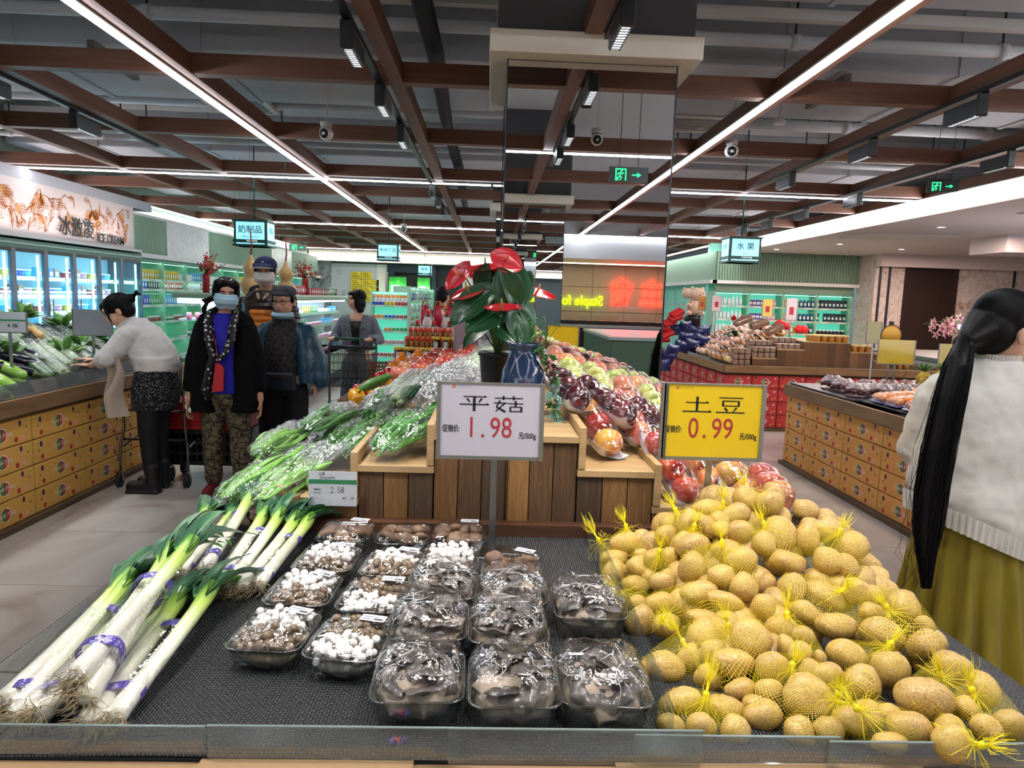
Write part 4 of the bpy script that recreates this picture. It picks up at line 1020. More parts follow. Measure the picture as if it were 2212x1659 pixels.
def otray(M, lab, seed, top='flat'):
    t = thing('oyster_mushroom_tray', lab, 'mushroom tray', M, 'wrapped trays of grey oyster mushrooms'); ob('tray', TRM2, t)
    r = random.Random(seed)
    MB().ell((0, 0, .034), (.069, .078, .032), mat('oyster_stem', '#a39382', .6), nu=18, nv=10, amp=.35, seed=seed).obj('stem_clump', t)
    n = 13
    for k in range(n):
        a = 2*PI*k/8+r.uniform(-.3, .3)
        if k < 8: x, y, z, s = .042*math.cos(a), .05*math.sin(a), .055+r.uniform(-.006, .006), r.uniform(.85, 1.1)
        else: x, y, z, s = r.uniform(-.03, .03), r.uniform(-.035, .035), .078+r.uniform(-.006, .01), r.uniform(.6, .95)
        ob('mushroom', OM[r.randrange(5)], t, Matrix.Translation((x, y, z)) @ Euler((r.uniform(-.6, .5), r.uniform(-.4, .4), a-PI/2+r.uniform(-.4, .4))).to_matrix().to_4x4() @ Matrix.Scale(s, 4))
    ob('film', OWD[seed % 3], t); fold_glints(t, .07, .08, .108, 6, seed+3); return t
otray(tz(-.105, 1.15, 0, .03), 'front left oyster mushroom tray, nearest the wrapper on the mat', 1)
otray(tz(.06, 1.14, 0, .02), 'front middle oyster mushroom tray with a pale torn cap', 2)
otray(tz(.215, 1.145, 0, -.03), 'front right oyster mushroom tray beside the divider', 3)
otray(tz(-.105, 1.35, 0, .0, .005), 'second oyster tray of the left oyster column', 4)
otray(tz(.055, 1.34, 0, .0, .005), 'second oyster tray of the middle oyster column', 5)
otray(tz(-.09, 1.545, 0, .0, .0), 'third oyster tray, right of the white shimeji trays', 6)
otray(tz(.07, 1.525, 0, .0, .0), 'third oyster tray directly before the front shiitake tray', 7)
otray(tz(.235, 1.46, 0, .0, .0), 'tall oyster mushroom tray alone beside the divider', 8)

# ---------------------------------------------------------------- leeks
def leekmat():
    m, t, b = newmat('leek_shaft'); L = t.links
    tc = t.nodes.new('ShaderNodeTexCoord'); sp = t.nodes.new('ShaderNodeSeparateXYZ'); L.new(tc.outputs['Object'], sp.inputs[0])
    n = t.nodes.new('ShaderNodeTexNoise'); n.inputs['Scale'].default_value = 1; mp = t.nodes.new('ShaderNodeMapping'); mp.inputs['Scale'].default_value = (90, 6, 90)
    L.new(tc.outputs['Object'], mp.inputs[0]); L.new(mp.outputs[0], n.inputs[0])
    ma = t.nodes.new('ShaderNodeMath'); ma.operation = 'MULTIPLY_ADD'; ma.inputs[1].default_value = .05; L.new(n.outputs['Fac'], ma.inputs[0]); L.new(sp.outputs[1], ma.inputs[2])
    r = ramp(t, ['#d8cfae', '#efece0', '#e6e9cf', '#b5cf62', '#6fa63a', '#3f7d3c'], [0.0, .06, .25, .36, .43, .52]); L.new(ma.outputs[0], r.inputs[0]); L.new(r.outputs[0], b.inputs['Base Color'])
    b.inputs['Roughness'].default_value = .3; b.inputs['Coat Weight'].default_value = .4; return m
LEEK = leekmat()
LEAF = nmat('leek_leaf', ['#1a4230', '#315f43', '#53805c', '#86a988'], (60, 3, 60), .38, .2, pos=[.2, .45, .6, .85], rnd_obj=.12, bdist=.002)
LEAFL = nmat('leek_leaf_light', ['#3f8a36', '#67ab46', '#9ccb60'], (60, 3, 60), .38, .2, rnd_obj=.1)
ROOT = nmat('leek_root', ['#6b5a40', '#a3906c', '#cbbb96'], (30, 30, 30), .8)
BAND = nmat('purple_band', ['#3c2f86', '#5646a8', '#9a8fd0'], (60, 25, 60), .3, pos=[.3, .6, .68])
def leek(seed):
    r = random.Random(seed); b = MB(); bend = r.uniform(-.02, .02)
    pts = [(0, 0, 0), (0, .012, 0), (0, .03, .0), (bend*.3, .12, 0), (bend*.7, .22, .002), (bend, .32, .004), (bend*1.2, .38, .008), (bend*1.4, .42, .012)]
    b.tube(pts, [.012, .0195, .0185, .0155, .015, .0155, .018, .016], 16, LEEK); me = b.mesh('leek')
    lv = []
    for k in range(5):
        w_ = r.uniform(.017, .024); Lh = r.uniform(.19, .31); sp_ = (k-2)*.1+r.uniform(-.06, .06); up = r.uniform(.0, .25); m = LEAFL if k == 2 else LEAF
        q = MB()
        def f(u, v):
            t_ = v; x = bend*1.3+math.sin(sp_)*Lh*t_; y = .36+Lh*t_*math.cos(sp_); z = .008+up*Lh*t_-.5*Lh*t_*t_*(.6+.3*(k % 3))
            wd = w_*(math.sin(PI*min(1, t_*1.0+.22))**.6 if t_ < .9 else .35*(1-t_)*10+.0)
            s = (u-.5)*2; fold = .35*(1-t_)
            return (x+s*wd*math.cos(sp_)*(1-fold*.5), y-s*wd*math.sin(sp_), z+abs(s)**1.5*wd*(.5+fold)+.003*math.sin(t_*9+k))
        q.grid(f, 7, 12, m)
        o_ = q.mesh('leaf'); lv.append(o_)
    rt_ = MB()
    for k in range(34):
        a = r.uniform(0, 6.28); rr = r.uniform(.003, .016); d = Vector((math.cos(a)*.8, -1, math.sin(a)*.8)); p = Vector((rr*math.cos(a), .004, rr*math.sin(a))); pts = [p]
        for i in range(4):
            d += Vector((r.uniform(-1, 1), r.uniform(-.6, .4), r.uniform(-1, .6)))*.9; p = p+d.normalized()*.010; p.z = max(p.z, -.018); pts.append(p)
        rt_.tube(pts, [.0011, .0009, .0007, .0005, .0004], 4, ROOT)
    return me, lv, rt_.mesh('roots')
LK = [leek(k) for k in range(4)]
def leek_bundle(p0, p1, n, lab, seed, bands=(.06, .3), film_=True, s=1.0):
    r = random.Random(seed); M = frame(p0, Vector(p1)-Vector(p0)) @ Matrix.Scale(s, 4); t = thing('leek_bundle', lab, 'leek bundle', M, 'bundles of leeks on the mat')
    offs = {1: [(0, 0)], 2: [(-.017, 0), (.018, .002)], 3: [(-.019, 0), (.019, 0), (0, .03)]}[n]
    for k, (ox, oz) in enumerate(offs):
        me, lv, rts = LK[(seed+k) % 4]
        lo = ob('leek', me, t, Matrix.Translation((ox, r.uniform(-.015, .015), oz)) @ Matrix.Rotation(r.uniform(-.05, .05), 4, 'Z') @ Matrix.Rotation(r.uniform(-.4, .4), 4, 'Y'))
        for l_ in lv: ob('leaf', l_, lo)
        ob('roots', rts, lo)
    hw = {1: .019, 2: .037, 3: .038}[n]; hz = {1: .019, 2: .021, 3: .036}[n]; cz = {1: 0, 2: 0, 3: .012}[n]; H0 = hw, hz
    for y in bands:
        b = MB(); q = []; rr_ = .0188 if y < .15 else .0168; hw = {1: 0, 2: .0185, 3: .0195}[n]+rr_; hz = {1: 0, 2: 0, 3: .016}[n]+rr_
        for yy in (y, y+.022):
            q.append([(hw*1.0*math.copysign(abs(math.cos(a))**.85, math.cos(a)), yy+.004*math.sin(a*2), cz+hz*math.copysign(abs(math.sin(a))**.85, math.sin(a))) for a in [2*PI*i/28 for i in range(28)]])
        b.add(q[0]+q[1], [(i, (i+1) % 28, 28+(i+1) % 28, 28+i) for i in range(28)], BAND, True); b.obj('purple_band', t)
    hw, hz = H0
    if film_:
        b = MB()
        b.grid(lambda u, v: ((hw+.002+.005*noise.noise(Vector((u*12, v*8, seed))))*math.cos(2*PI*u)*(1+.1*(v < .1)), -.02+.3*v, cz+(hz+.002+.004*noise.noise(Vector((u*14, v*8, seed+5))))*math.sin(2*PI*u)), 40, 22, film('leek_film', '#ffffff', .04, .08, .55, bump=.5, bscale=25), wrap=True); b.obj('film', t)
    return t
def mp_(px, py, z=.8): 
    q = P(px, py, z=z); return q
for i, (a, b_, n, lab, bands, z0, z1, s) in enumerate((
    ((20, 1530), (215, 1330), 2, 'leek bundle at the far left corner, one leek sticking up past the others', (.03, .27), .8, .83, 1.0),
    ((60, 1545), (300, 1345), 2, 'leek bundle lying beneath the two front bundles', (.05, .25), .8, .8, 1.0),
    ((165, 1500), (310, 1310), 3, 'thick leek bundle on top of the front leek pile', (.07, .27), .835, .88, .98),
    ((215, 1560), (365, 1370), 2, 'front leek bundle on the mat with roots nearest the acrylic', (.06, .265), .802, .82, 1.0),
    ((330, 1245), (425, 1140), 2, 'back row leek bundle farthest left beside the acrylic guard', (.05, .25), .8, .82, .95),
    ((365, 1250), (455, 1140), 2, 'back row leek bundle second from the left', (.05, .26), .805, .83, .95),
    ((437, 1240), (500, 1135), 1, 'single wrapped leek in the back row with two purple bands', (.07, .29), .81, .85, 1.0),
    ((480, 1265), (560, 1150), 2, 'back row leek bundle with a bushy root ball', (.05, .27), .805, .84, .95),
    ((535, 1270), (625, 1165), 2, 'back row leek bundle farthest right beside the mushroom trays', (.05, .26), .805, .83, .95))):
    leek_bundle(P(*a, z=z0), P(*b_, z=z1), n, lab, i, bands, True, s)

# ---------------------------------------------------------------- bagged beans
BEAN = [nmat('bean_%d' % i, c, (30, 30, 4), .4, .1, rnd_obj=.12, coat=.2) for i, c in enumerate((['#5f9a3c', '#82bf55', '#acd878'], ['#34752f', '#539a42', '#7ab85c']))]
def bean(seed, m, L, w_):
    r = random.Random(seed); c = r.uniform(-.05, .05)*L*4; d = r.uniform(-.02, .02); pts = []; rad = []
    for i in range(13):
        t_ = i/12; pts.append((c*math.sin(PI*t_)*.3+d*t_*t_, L*t_, .006*math.sin(7*t_+seed))); rad.append(w_*(math.sin(PI*min(.97, max(.03, t_)))**.4)*(1+.08*math.sin(t_*40)))
    return MB().tube(pts, rad, 8, m, flat=.38).mesh('bean')
BE = [[bean(k+10*j, BEAN[j], (.26, .30)[j], (.0105, .0095)[j]) for k in range(5)] for j in range(2)]
BAGF = film('bean_bag_film', '#f4fbf8', .13, .14, .62, bump=1.0, bscale=34, milky=.06)
rb = random.Random(77)
BAGL = film('bean_bag_lower', '#ffffff', .07, .07, .55, bump=.6, bscale=30)
def bean_bag(p0, p1, n, j, lab, hw=.055, hz=.032, L=.5, seed=0, spread=1.0):
    M = frame(p0, Vector(p1)-Vector(p0)); t = thing('bean_bag', lab, 'bag of beans', M, 'clear bags of green beans')
    for k in range(n+8):
        u = rb.uniform(-1, 1); v = rb.uniform(-.6, 1.0)*math.sqrt(max(0, 1-u*u))
        ob('bean', BE[j][rb.randrange(5)], t, Matrix.Translation((u*hw*.78, rb.uniform(0, .035)+.02*abs(u), v*hz*.8)) @ Euler((rb.uniform(-.06, .06), rb.uniform(-1.2, 1.2), -u*.14*spread+rb.uniform(-.07, .07))).to_matrix().to_4x4())
    b = MB()
    def f(u, v):
        a = 2*PI*u; k = min(1, .35+v*5) if v < .13 else 1-.25*max(0, v-.6)/.4
        kz = k if v < .45 else max(.10, 1-(v-.45)*1.9)
        nn = noise.noise(Vector((math.cos(a)*3+seed, math.sin(a)*3, v*7)))
        n2 = noise.noise(Vector((math.cos(a)*9+seed, math.sin(a)*9, v*19+3)))
        kk = 1.08+.16*nn+.12*n2*(1+v)
        return (hw*k*kk*math.cos(a)*(1+.5*v*v), -.015+L*v*(1+.05*math.sin(a*5+seed)), hz*kz*kk*math.sin(a)+.012*v*n2)
    b.grid(lambda u, v: f(u, v*.5), 56, 30, BAGL, wrap=True); b.grid(lambda u, v: f(u, .5+v*.5), 56, 30, BAGF, wrap=True); b.obj('plastic_bag', t); return t
specs = [
 ((475, 1085), (660, 960), .86, .96, 0, 'lowest left, its flat bean tips hanging over the leeks', 26), ((530, 1090), (720, 965), .87, .97, 0, 'lowest left in front, tips beside the step box corner', 26), ((590, 1050), (740, 930), .885, .97, 0, 'on the lowest step right behind the price card edge', 22),
 ((690, 985), (830, 870), .93, 1.04, 1, 'on the lowest step behind the spring onion card', 26), ((740, 985), (880, 880), .945, 1.06, 1, 'leaning on the middle step upright board', 24),
 ((815, 975), (960, 865), 1.02, 1.11, 1, 'on the middle step, nearest, curved long beans', 30), ((880, 950), (1010, 850), 1.04, 1.13, 1, 'on the middle step just left of the white sign', 28),
 ((560, 985), (740, 850), .95, 1.03, 0, 'second row at the far left with tall crinkled bag', 14), ((660, 930), (840, 820), 1.0, 1.08, 1, 'second row behind the left step beans', 16), ((800, 880), (950, 780), 1.07, 1.15, 1, 'second row behind the upper beans', 16), ((900, 850), (1010, 765), 1.1, 1.18, 1, 'second row nearest the black pot', 14)]
for i, (a, c, z0, z1, j, w_, n) in enumerate(specs):
    bean_bag(P(*a, z=z0), P(*c, z=z1), n, j, 'clear bag of green beans '+w_, seed=i*2.3, L=.46)
t = thing('gourd_slice', 'cut pale green gourd end in film beside the spring onion card', 'gourd', TR(-.545, 2.17, .9))
MB().lathe([(.002, -.02), (.018, -.018), (.021, 0), (.021, .02), (.002, .021)], 16, mat('gourd_pale', '#9cc883', .4, coat=.4), Matrix.Rotation(PI/2, 4, 'Y')).obj('gourd', t)
# crates of other vegetables farther back on the left slope
def fruit(name, r, m, lab, x, y, z, group=None, cat='fruit', sx=1, sz=1, dimple=True):
    b = MB()
    b.ell((0, 0, 0), (r*sx, r, r*sz), m, nu=16, nv=10)
    if dimple: b.v = [(v[0], v[1], v[2]-.3*r*math.exp(-((v[0]**2+v[1]**2)/(r*r*.06))) if v[2] > 0 else v[2]) for v in b.v]
    b.tube([(0, 0, r*sz*.7), (0, .002, r*sz*1.02)], .0015, 5, mat('stalk', '#4a3a20', .7))
    return ob(name, b.mesh(name), None, TR(x, y, z, rnd.uniform(0, 6)), lab, cat, group)

# ---------------------------------------------------------------- apple packs
def applemat(name, cols, pos): return nmat(name, cols, (14, 14, 3), .25, pos=pos, detail=5, distort=.5, coat=.6, rnd_obj=.08)
AM = {'red': applemat('apple_red', ['#8e1f1c', '#b8372b', '#cf6a3d', '#d9a154'], [.3, .5, .66, .8]), 'gold': applemat('apple_gold', ['#b5562e', '#c98642', '#d3a04e', '#c9b060'], [.25, .45, .6, .8]),
      'dark': applemat('apple_dark', ['#2c0a12', '#4f1320', '#70202a', '#93343a'], [.25, .5, .65, .85]), 'green': applemat('apple_green', ['#a9c055', '#c3cf6b', '#d9d67f', '#e2cf74'], [.25, .45, .65, .85]),
      'pink': applemat('apple_pink', ['#b84545', '#cf6a58', '#dd8c64', '#e0b06a'], [.25, .45, .65, .85]), 'peach': applemat('apple_peach', ['#d0583a', '#df7f4a', '#e6a35f', '#e8b876'], [.25, .45, .65, .85])}
def applemesh(m):
    b = MB(); prof = []
    for k in range(17):
        th = PI*k/16; r = .043*(math.sin(th)**.85 if math.sin(th) > 0 else 0)*(1+.06*math.cos(th)); z = .038*math.cos(th)
        if th < .6: z -= .016*(1-th/.6)**1.6
        if th > PI-.5: z += .010*(1-(PI-th)/.5)**1.5
        prof.append((max(r, .0008), z))
    b.lathe(prof[::-1], 22, m, cap=False); b.v = [(x*(1+.03*math.cos(5*math.atan2(y, x))*(z < 0)), y*(1+.03*math.cos(5*math.atan2(y, x))*(z < 0)), z) for x, y, z in b.v]
    b.tube([(0, 0, .018), (.002, 0, .03), (.005, 0, .038)], .0016, 6, mat('stalk', '#4a3a20', .7)); b.ell((0, 0, -.027), (.006, .006, .003), mat('stalk'), nu=8, nv=4); return b.mesh('apple')
AP = {k: applemesh(m) for k, m in AM.items()}
FOAM = nmat('foam_tray', ['#dcdcE4', '#efeff4'], (60, 60, 60), .7, .1)
def foam(n):
    L = .082*n+.02; b = MB(); hw = .047
    b.grid(lambda u, v: ((u-.5)*2*(hw+.004*abs(u-.5)), -L/2+L*v, -.036+.022*abs(2*u-1)**4+.02*abs(2*v-1)**8), 9, 14, FOAM)
    b.grid(lambda u, v: ((u-.5)*2*(hw+.004*abs(u-.5)), -L/2+L*v, -.040+.022*abs(2*u-1)**4+.02*abs(2*v-1)**8), 9, 14, FOAM); return b.mesh('foam_tray')
FO = {3: foam(3), 4: foam(4)}
APF = film('apple_film', '#ffffff', .05, .05, .5, bump=.35, bscale=26)
def appfilm(n, seed):
    L = .082*n+.025; b = MB()
    def f(u, v):
        a = PI*(u*1.3-.15); y = -L/2+L*v; k = 1-.45*abs(2*v-1)**5; br = 1+.05*math.cos(v*n*2*PI)
        nn = .0035*noise.noise(Vector((u*9, v*16, seed)))
        return ((.049*k*br+nn)*math.cos(a), y, (.049*k*br+nn)*math.sin(a)-.002)
    b.grid(f, 18, 40, APF); return b.mesh('film')
AF = {(n, s): appfilm(n, s) for n in (3, 4) for s in (1, 4)}
ra = random.Random(31)
def apple_pack(M, colour, n, lab):
    t = thing('apple_pack', lab, 'apple pack', M, 'film-wrapped apple packs'); ob('foam_tray', FO[n], t)
    for k in range(n):
        y = (-.041*(n-1)+.082*k); c = colour
        if ra.random() < .15: c = {'red': 'gold', 'gold': 'red', 'pink': 'peach', 'peach': 'pink'}.get(colour, colour)
        ob('apple', AP[c], t, Matrix.Translation((ra.uniform(-.003, .003), y, .002)) @ Euler((ra.choice((-1.4, 1.4, 1.2, -.9)), ra.uniform(-.5, .5), ra.uniform(-.4, .4))).to_matrix().to_4x4() @ Matrix.Scale(ra.uniform(.92, 1.04), 4))
    ob('film', AF[(n, ra.choice((1, 4)))], t); return t
def lean(px0, py0, z0, px1, py1, z1, roll=.35):
    a = P(px0, py0, z=z0); c = P(px1, py1, z=z1); M = frame((a+c)/2, c-a); return M @ Matrix.Rotation(roll, 4, 'Y')
front = [((1322, 968, 1.0), (1236, 845, 1.15), 'red', 4, 'front apple pack on the middle step, its last golden apple hanging over the edge'),
 ((1396, 960, 1.0), (1320, 850, 1.12), 'pink', 4, 'second apple pack on the middle step, pinkish red apples'),
 ((1472, 1048, .90), (1425, 968, 1.0), 'red', 3, 'first apple pack on the low right step, behind the yellow sign'),
 ((1535, 1040, .90), (1485, 965, .98), 'pink', 3, 'apple pack on the low right step left of the sign post'),
 ((1600, 1050, .90), (1550, 990, .97), 'gold', 3, 'apple pack on the low right step right of the sign post'),
 ((1690, 1085, .91), (1635, 1020, .93), 'red', 3, 'outermost apple pack at the right end of the low step'),
 ((1255, 872, 1.13), (1205, 815, 1.19), 'dark', 3, 'dark red apple pack left in the second row'),
 ((1340, 890, 1.1), (1270, 842, 1.16), 'dark', 3, 'dark purple-red apple pack in the second row'),
 ((1405, 905, 1.06), (1350, 862, 1.1), 'dark', 3, 'dark apple pack above the left edge of the yellow sign')]
for a, c, col, n, lab in front:
    apple_pack(lean(*a[:2], a[2]+.02, *c[:2], c[2]+.02, .3) @ Matrix.Scale(1.12, 4), col, n, lab)
cols = [['green', 'green', 'pink', 'green', 'peach', 'peach'], ['peach', 'green', 'green', 'peach', 'pink', 'red'], ['pink', 'peach', 'peach', 'green', 'pink', 'dark'], ['peach', 'pink', 'red', 'peach', 'green', 'green']]
cw = {'green': 'yellow-green', 'pink': 'pinkish red', 'peach': 'orange-blushed', 'red': 'red', 'dark': 'dark red'}
row = ('third', 'fourth', 'fifth', 'sixth'); colw = ('first', 'second', 'third', 'fourth', 'fifth', 'sixth')
for j in range(4):
    for i in range(6):
        x = .33+.112*i+.02*(j % 2); y = 2.72+.3*j+.02*i; z = 1.19-.3*(x-.3)+.02
        if x > .95: continue
        M = Matrix.Translation((x, y, z)) @ Matrix.Rotation(.22, 4, 'X') @ Matrix.Rotation(.28, 4, 'Y') @ Matrix.Scale(1.1, 4)
        apple_pack(M, cols[j][i], 3, '%s apple pack, %s row from the front, %s from the middle board' % (cw[cols[j][i]], row[j], colw[i]))
# pale round onions near the mirror end
for k in range(6):
    fruit('onion', .035, mat('onion_yellow', '#d8c98a', .4, coat=.4), 'pale yellow onion beyond the apples at the mirror, %s row, %s one' % (('near', 'far')[k//3], ords[k % 3]), .75+.07*(k % 3), 3.7+.08*(k//3), .99+.02*(k//3), 'pale onions by the mirror', 'onion')

# ---------------------------------------------------------------- blue vase, succulents, anthurium
t = thing('blue_vase', 'glazed blue ceramic vase on the tall wooden box behind the white sign', 'vase', TR(.122, 2.4, 1.085))
VG = nmat('blue_glaze', ['#15243c', '#1d355a', '#28466e'], (6, 6, 6), .14, coat=.8)
MB().lathe([(.05, 0), (.062, .004), (.074, .06), (.077, .12), (.072, .17), (.056, .21), (.048, .235), (.05, .25), (.058, .262), (.055, .264), (.046, .252), (.044, .235), (.04, .22)], 40, VG, cap=False).obj('body', t)
MB().lathe([(.001, .238), (.045, .238)], 16, mat('soil', '#2c2019', .9), cap=False).obj('soil', t)
SUC = [mat('succ_green', '#3f7a3c', .5), mat('succ_blue', '#7fa99a', .55), mat('succ_purple', '#4a2a2c', .5)]
t = thing('trailing_succulent', 'succulents spilling from the blue vase down its right side', 'plant', TR(.122, 2.4, 1.085))
rq = random.Random(4)
def rosette(r, m, n=14):
    b = MB()
    for k in range(n):
        a = k*2.4; f_ = k/n; L = r*(.35+.65*f_); e = .9-f_*.8
        d = Vector((math.cos(a)*math.cos(e), math.sin(a)*math.cos(e), math.sin(e)))
        b.tube([d*.0, d*L*.4, d*L*.8, d*L], [r*.06, r*.2, r*.18, r*.02], 6, m, flat=.4)
    return b.mesh('rosette')
RS = [rosette(.024, SUC[0]), rosette(.03, SUC[1]), rosette(.026, SUC[2])]
path = [(.05, -.02, .245), (.065, -.03, .225), (.085, -.035, .19), (.095, -.035, .15), (.1, -.04, .11), (.105, -.045, .07), (.108, -.045, .03), (.112, -.045, -.01)]
for k in range(46):
    u = k/46*(len(path)-1.01); i = int(u); p = Vector(path[i]).lerp(Vector(path[i+1]), u-i)+Vector((rq.uniform(-.018, .022), rq.uniform(-.02, .02), rq.uniform(-.015, .015)))
    kind = 2 if .25 < k/46 < .6 and rq.random() < .6 else 1 if k/46 > .55 and rq.random() < .6 else 0
    ob('rosette', RS[kind], t, Matrix.Translation(p) @ Euler((rq.uniform(-1, 0), rq.uniform(0, 1.2), rq.uniform(0, 6))).to_matrix().to_4x4() @ Matrix.Scale(rq.uniform(.55, 1.0), 4))
for k in range(22):
    a = rq.uniform(0, 6.28); r_ = rq.uniform(0, .045); ob('rosette', RS[0 if rq.random() < .7 else 2], t, Matrix.Translation((r_*math.cos(a), r_*math.sin(a), .25)) @ Matrix.Scale(rq.uniform(.6, 1), 4) @ rotz(a))
b = MB()
for k in range(26):
    p = Vector((rq.uniform(-.02, .08), rq.uniform(-.03, .03), .25)); q = p+Vector((rq.uniform(-.03, .06), rq.uniform(-.03, .03), rq.uniform(.02, .11)))
    b.tube([p, (p+q)/2+Vector((0, 0, .01)), q], .0012, 4, SUC[0]); b.ell(q, .004, SUC[0], nu=6, nv=4)
b.obj('sprigs', t)
AL = nmat('anth_leaf', ['#12351f', '#1f4f2f', '#2f6a3c'], (6, 6, 6), .28, coat=.4, rnd_obj=.15); ALU = mat('anth_under', '#4c7a3f', .5)
AF_ = nmat('anth_red', ['#9c1220', '#cc2230', '#e0464a'], (9, 9, 9), .18, coat=.8, rnd_obj=.08); SPX = mat('spadix', '#d98a3a', .5); SPG = mat('spadix_green', '#8a9a4a', .5); STM = mat('anth_stem', '#4a6b34', .5)
def heart(L, W, m, cup=.15, droop=.25, mu=None):
    b = MB()
    def f(u, v):
        s = (u-.5)*2; a = v
        w_ = W*(math.sin(PI*a**.75)**.75); y = L*(a-.18)-(.22*L*(1-a)**3)*(1 if abs(s) > .12 else 0)*(abs(s))*1.4
        x = s*w_; z = cup*W*abs(s)**1.3-droop*L*(a**2)+.02*W*math.sin(abs(s)*9)
        return (x, y, z)
    b.grid(f, 15, 14, m); b.grid(lambda u, v: tuple(Vector(f(u, v))-Vector((0, 0, .0012))), 15, 14, mu or m)
    b.tube([f(.5, t_/6)[:2]+(f(.5, t_/6)[2]+.001,) for t_ in range(7)], .0016, 4, mu or m); return b.mesh('blade')
t = thing('anthurium', 'red anthurium with large dark green leaves in a black pot beside the blue vase', 'plant', TR(.035, 2.62, 1.085))
MB().lathe([(.05, 0), (.07, .2), (.076, .2), (.076, .215), (.068, .215), (.064, .2), (.06, .19)], 26, BLACK, cap=False).lathe([(.001, .19), (.062, .19)], 16, mat('soil'), cap=False).obj('pot', t)
base = Vector((.035, 2.62, 1.27)); PB = P
HL = [heart(.15, .068, AL, .12, .2, ALU), heart(.17, .06, AL, .3, .35, ALU)]; HF = [heart(.1, .048, AF_, .15, .1), heart(.11, .042, AF_, .35, -.05)]
def stalk(t, base, tip, m, r=.003):
    mid = (base+tip)/2+Vector((0, 0, (tip-base).length*.12)); b = MB(); b.tube([base, base.lerp(mid, .5)+Vector((0, 0, .01)), mid, mid.lerp(tip, .5)+Vector((0, 0, .005)), tip], [r*1.2, r, r, r*.9, r*.8], 6, m); b.obj('stem', t, Matrix.Translation(-Vector(t.matrix_basis.translation)))
def ori(loc, ydir, zdir): return frame(loc, ydir, zdir)
off = -Vector((.035, 2.62, 1.085))
# leaves: (pixel of the leaf base, pixel of its tip, depth, size, tilt of its upper side towards the viewer)
for k, (a, c, dy, s, zt) in enumerate((((1100, 640), (1085, 590), -.08, 1.25, (0, -1, .35)), ((1035, 645), (965, 690), -.1, 1.35, (-.2, -.8, .5)), ((1060, 680), (1010, 705), -.12, 1.25, (0, -.7, .8)), ((1110, 600), (1125, 660), -.06, 1.3, (.4, -1, .2)),
   ((1120, 690), (1142, 740), -.1, 1.1, (.2, -.9, .3)), ((1130, 665), (1160, 712), -.05, 1.0, (.6, -.6, .3)), ((1040, 610), (1050, 570), 0, .9, (-.3, -.8, .4)), ((1075, 590), (1110, 560), .03, 1.0, (.1, -.9, .5)), ((1090, 715), (1115, 735), -.12, .8, (.1, -.8, .6)), ((1040, 715), (1000, 735), -.02, .9, (-.4, -.5, .5)), ((1065, 650), (1070, 700), -.03, 1.1, (0, -.9, .2)), ((1130, 620), (1100, 700), 0, 1.1, (.5, -.8, .3)))):
    p = P(*a, y=2.6+dy); q = P(*c, y=2.58+dy-.02); stalk(t, base, p, STM)
    ob('leaf', HL[k % 2], t, Matrix.Translation(off) @ ori(p, q-p, zt) @ Matrix.Scale(s*.72, 4))
for k, (a, c, dy, s, zt, sp_) in enumerate((((1085, 560), (1120, 575), -.08, 1.0, (-.1, -1, .5), 1), ((1000, 590), (982, 612), -.06, .95, (-.5, -.8, .3), 1), ((1020, 632), (965, 645), -.08, 1.0, (0, -.5, 1), 0), ((1060, 585), (1020, 590), 0, 1.05, (0, -.35, 1), 0), ((1085, 588), (1118, 592), .02, 1.0, (.1, -.4, 1), 0),
   ((1075, 672), (1100, 672), -.15, .95, (0, -.35, 1), 0), ((1048, 640), (1058, 620), 0, .8, (0, -1, .3), 0), ((1150, 636), (1180, 646), .05, 1.0, (.1, -.45, 1), 1), ((1030, 600), (1012, 590), .05, .8, (0, -.4, 1), 0))):
    p = P(*a, y=2.6+dy); q = P(*c, y=2.6+dy); stalk(t, base, p, STM)
    fo = ob('flower', HF[k % 2], t, Matrix.Translation(off) @ ori(p, q-p, zt) @ Matrix.Scale(s, 4))
    MB().tube([(0, .01, .002), (0, .016, .03), (0, .014, .05)], [.005, .0045, .002], 8, SPX if sp_ else SPG).obj('spadix', fo)
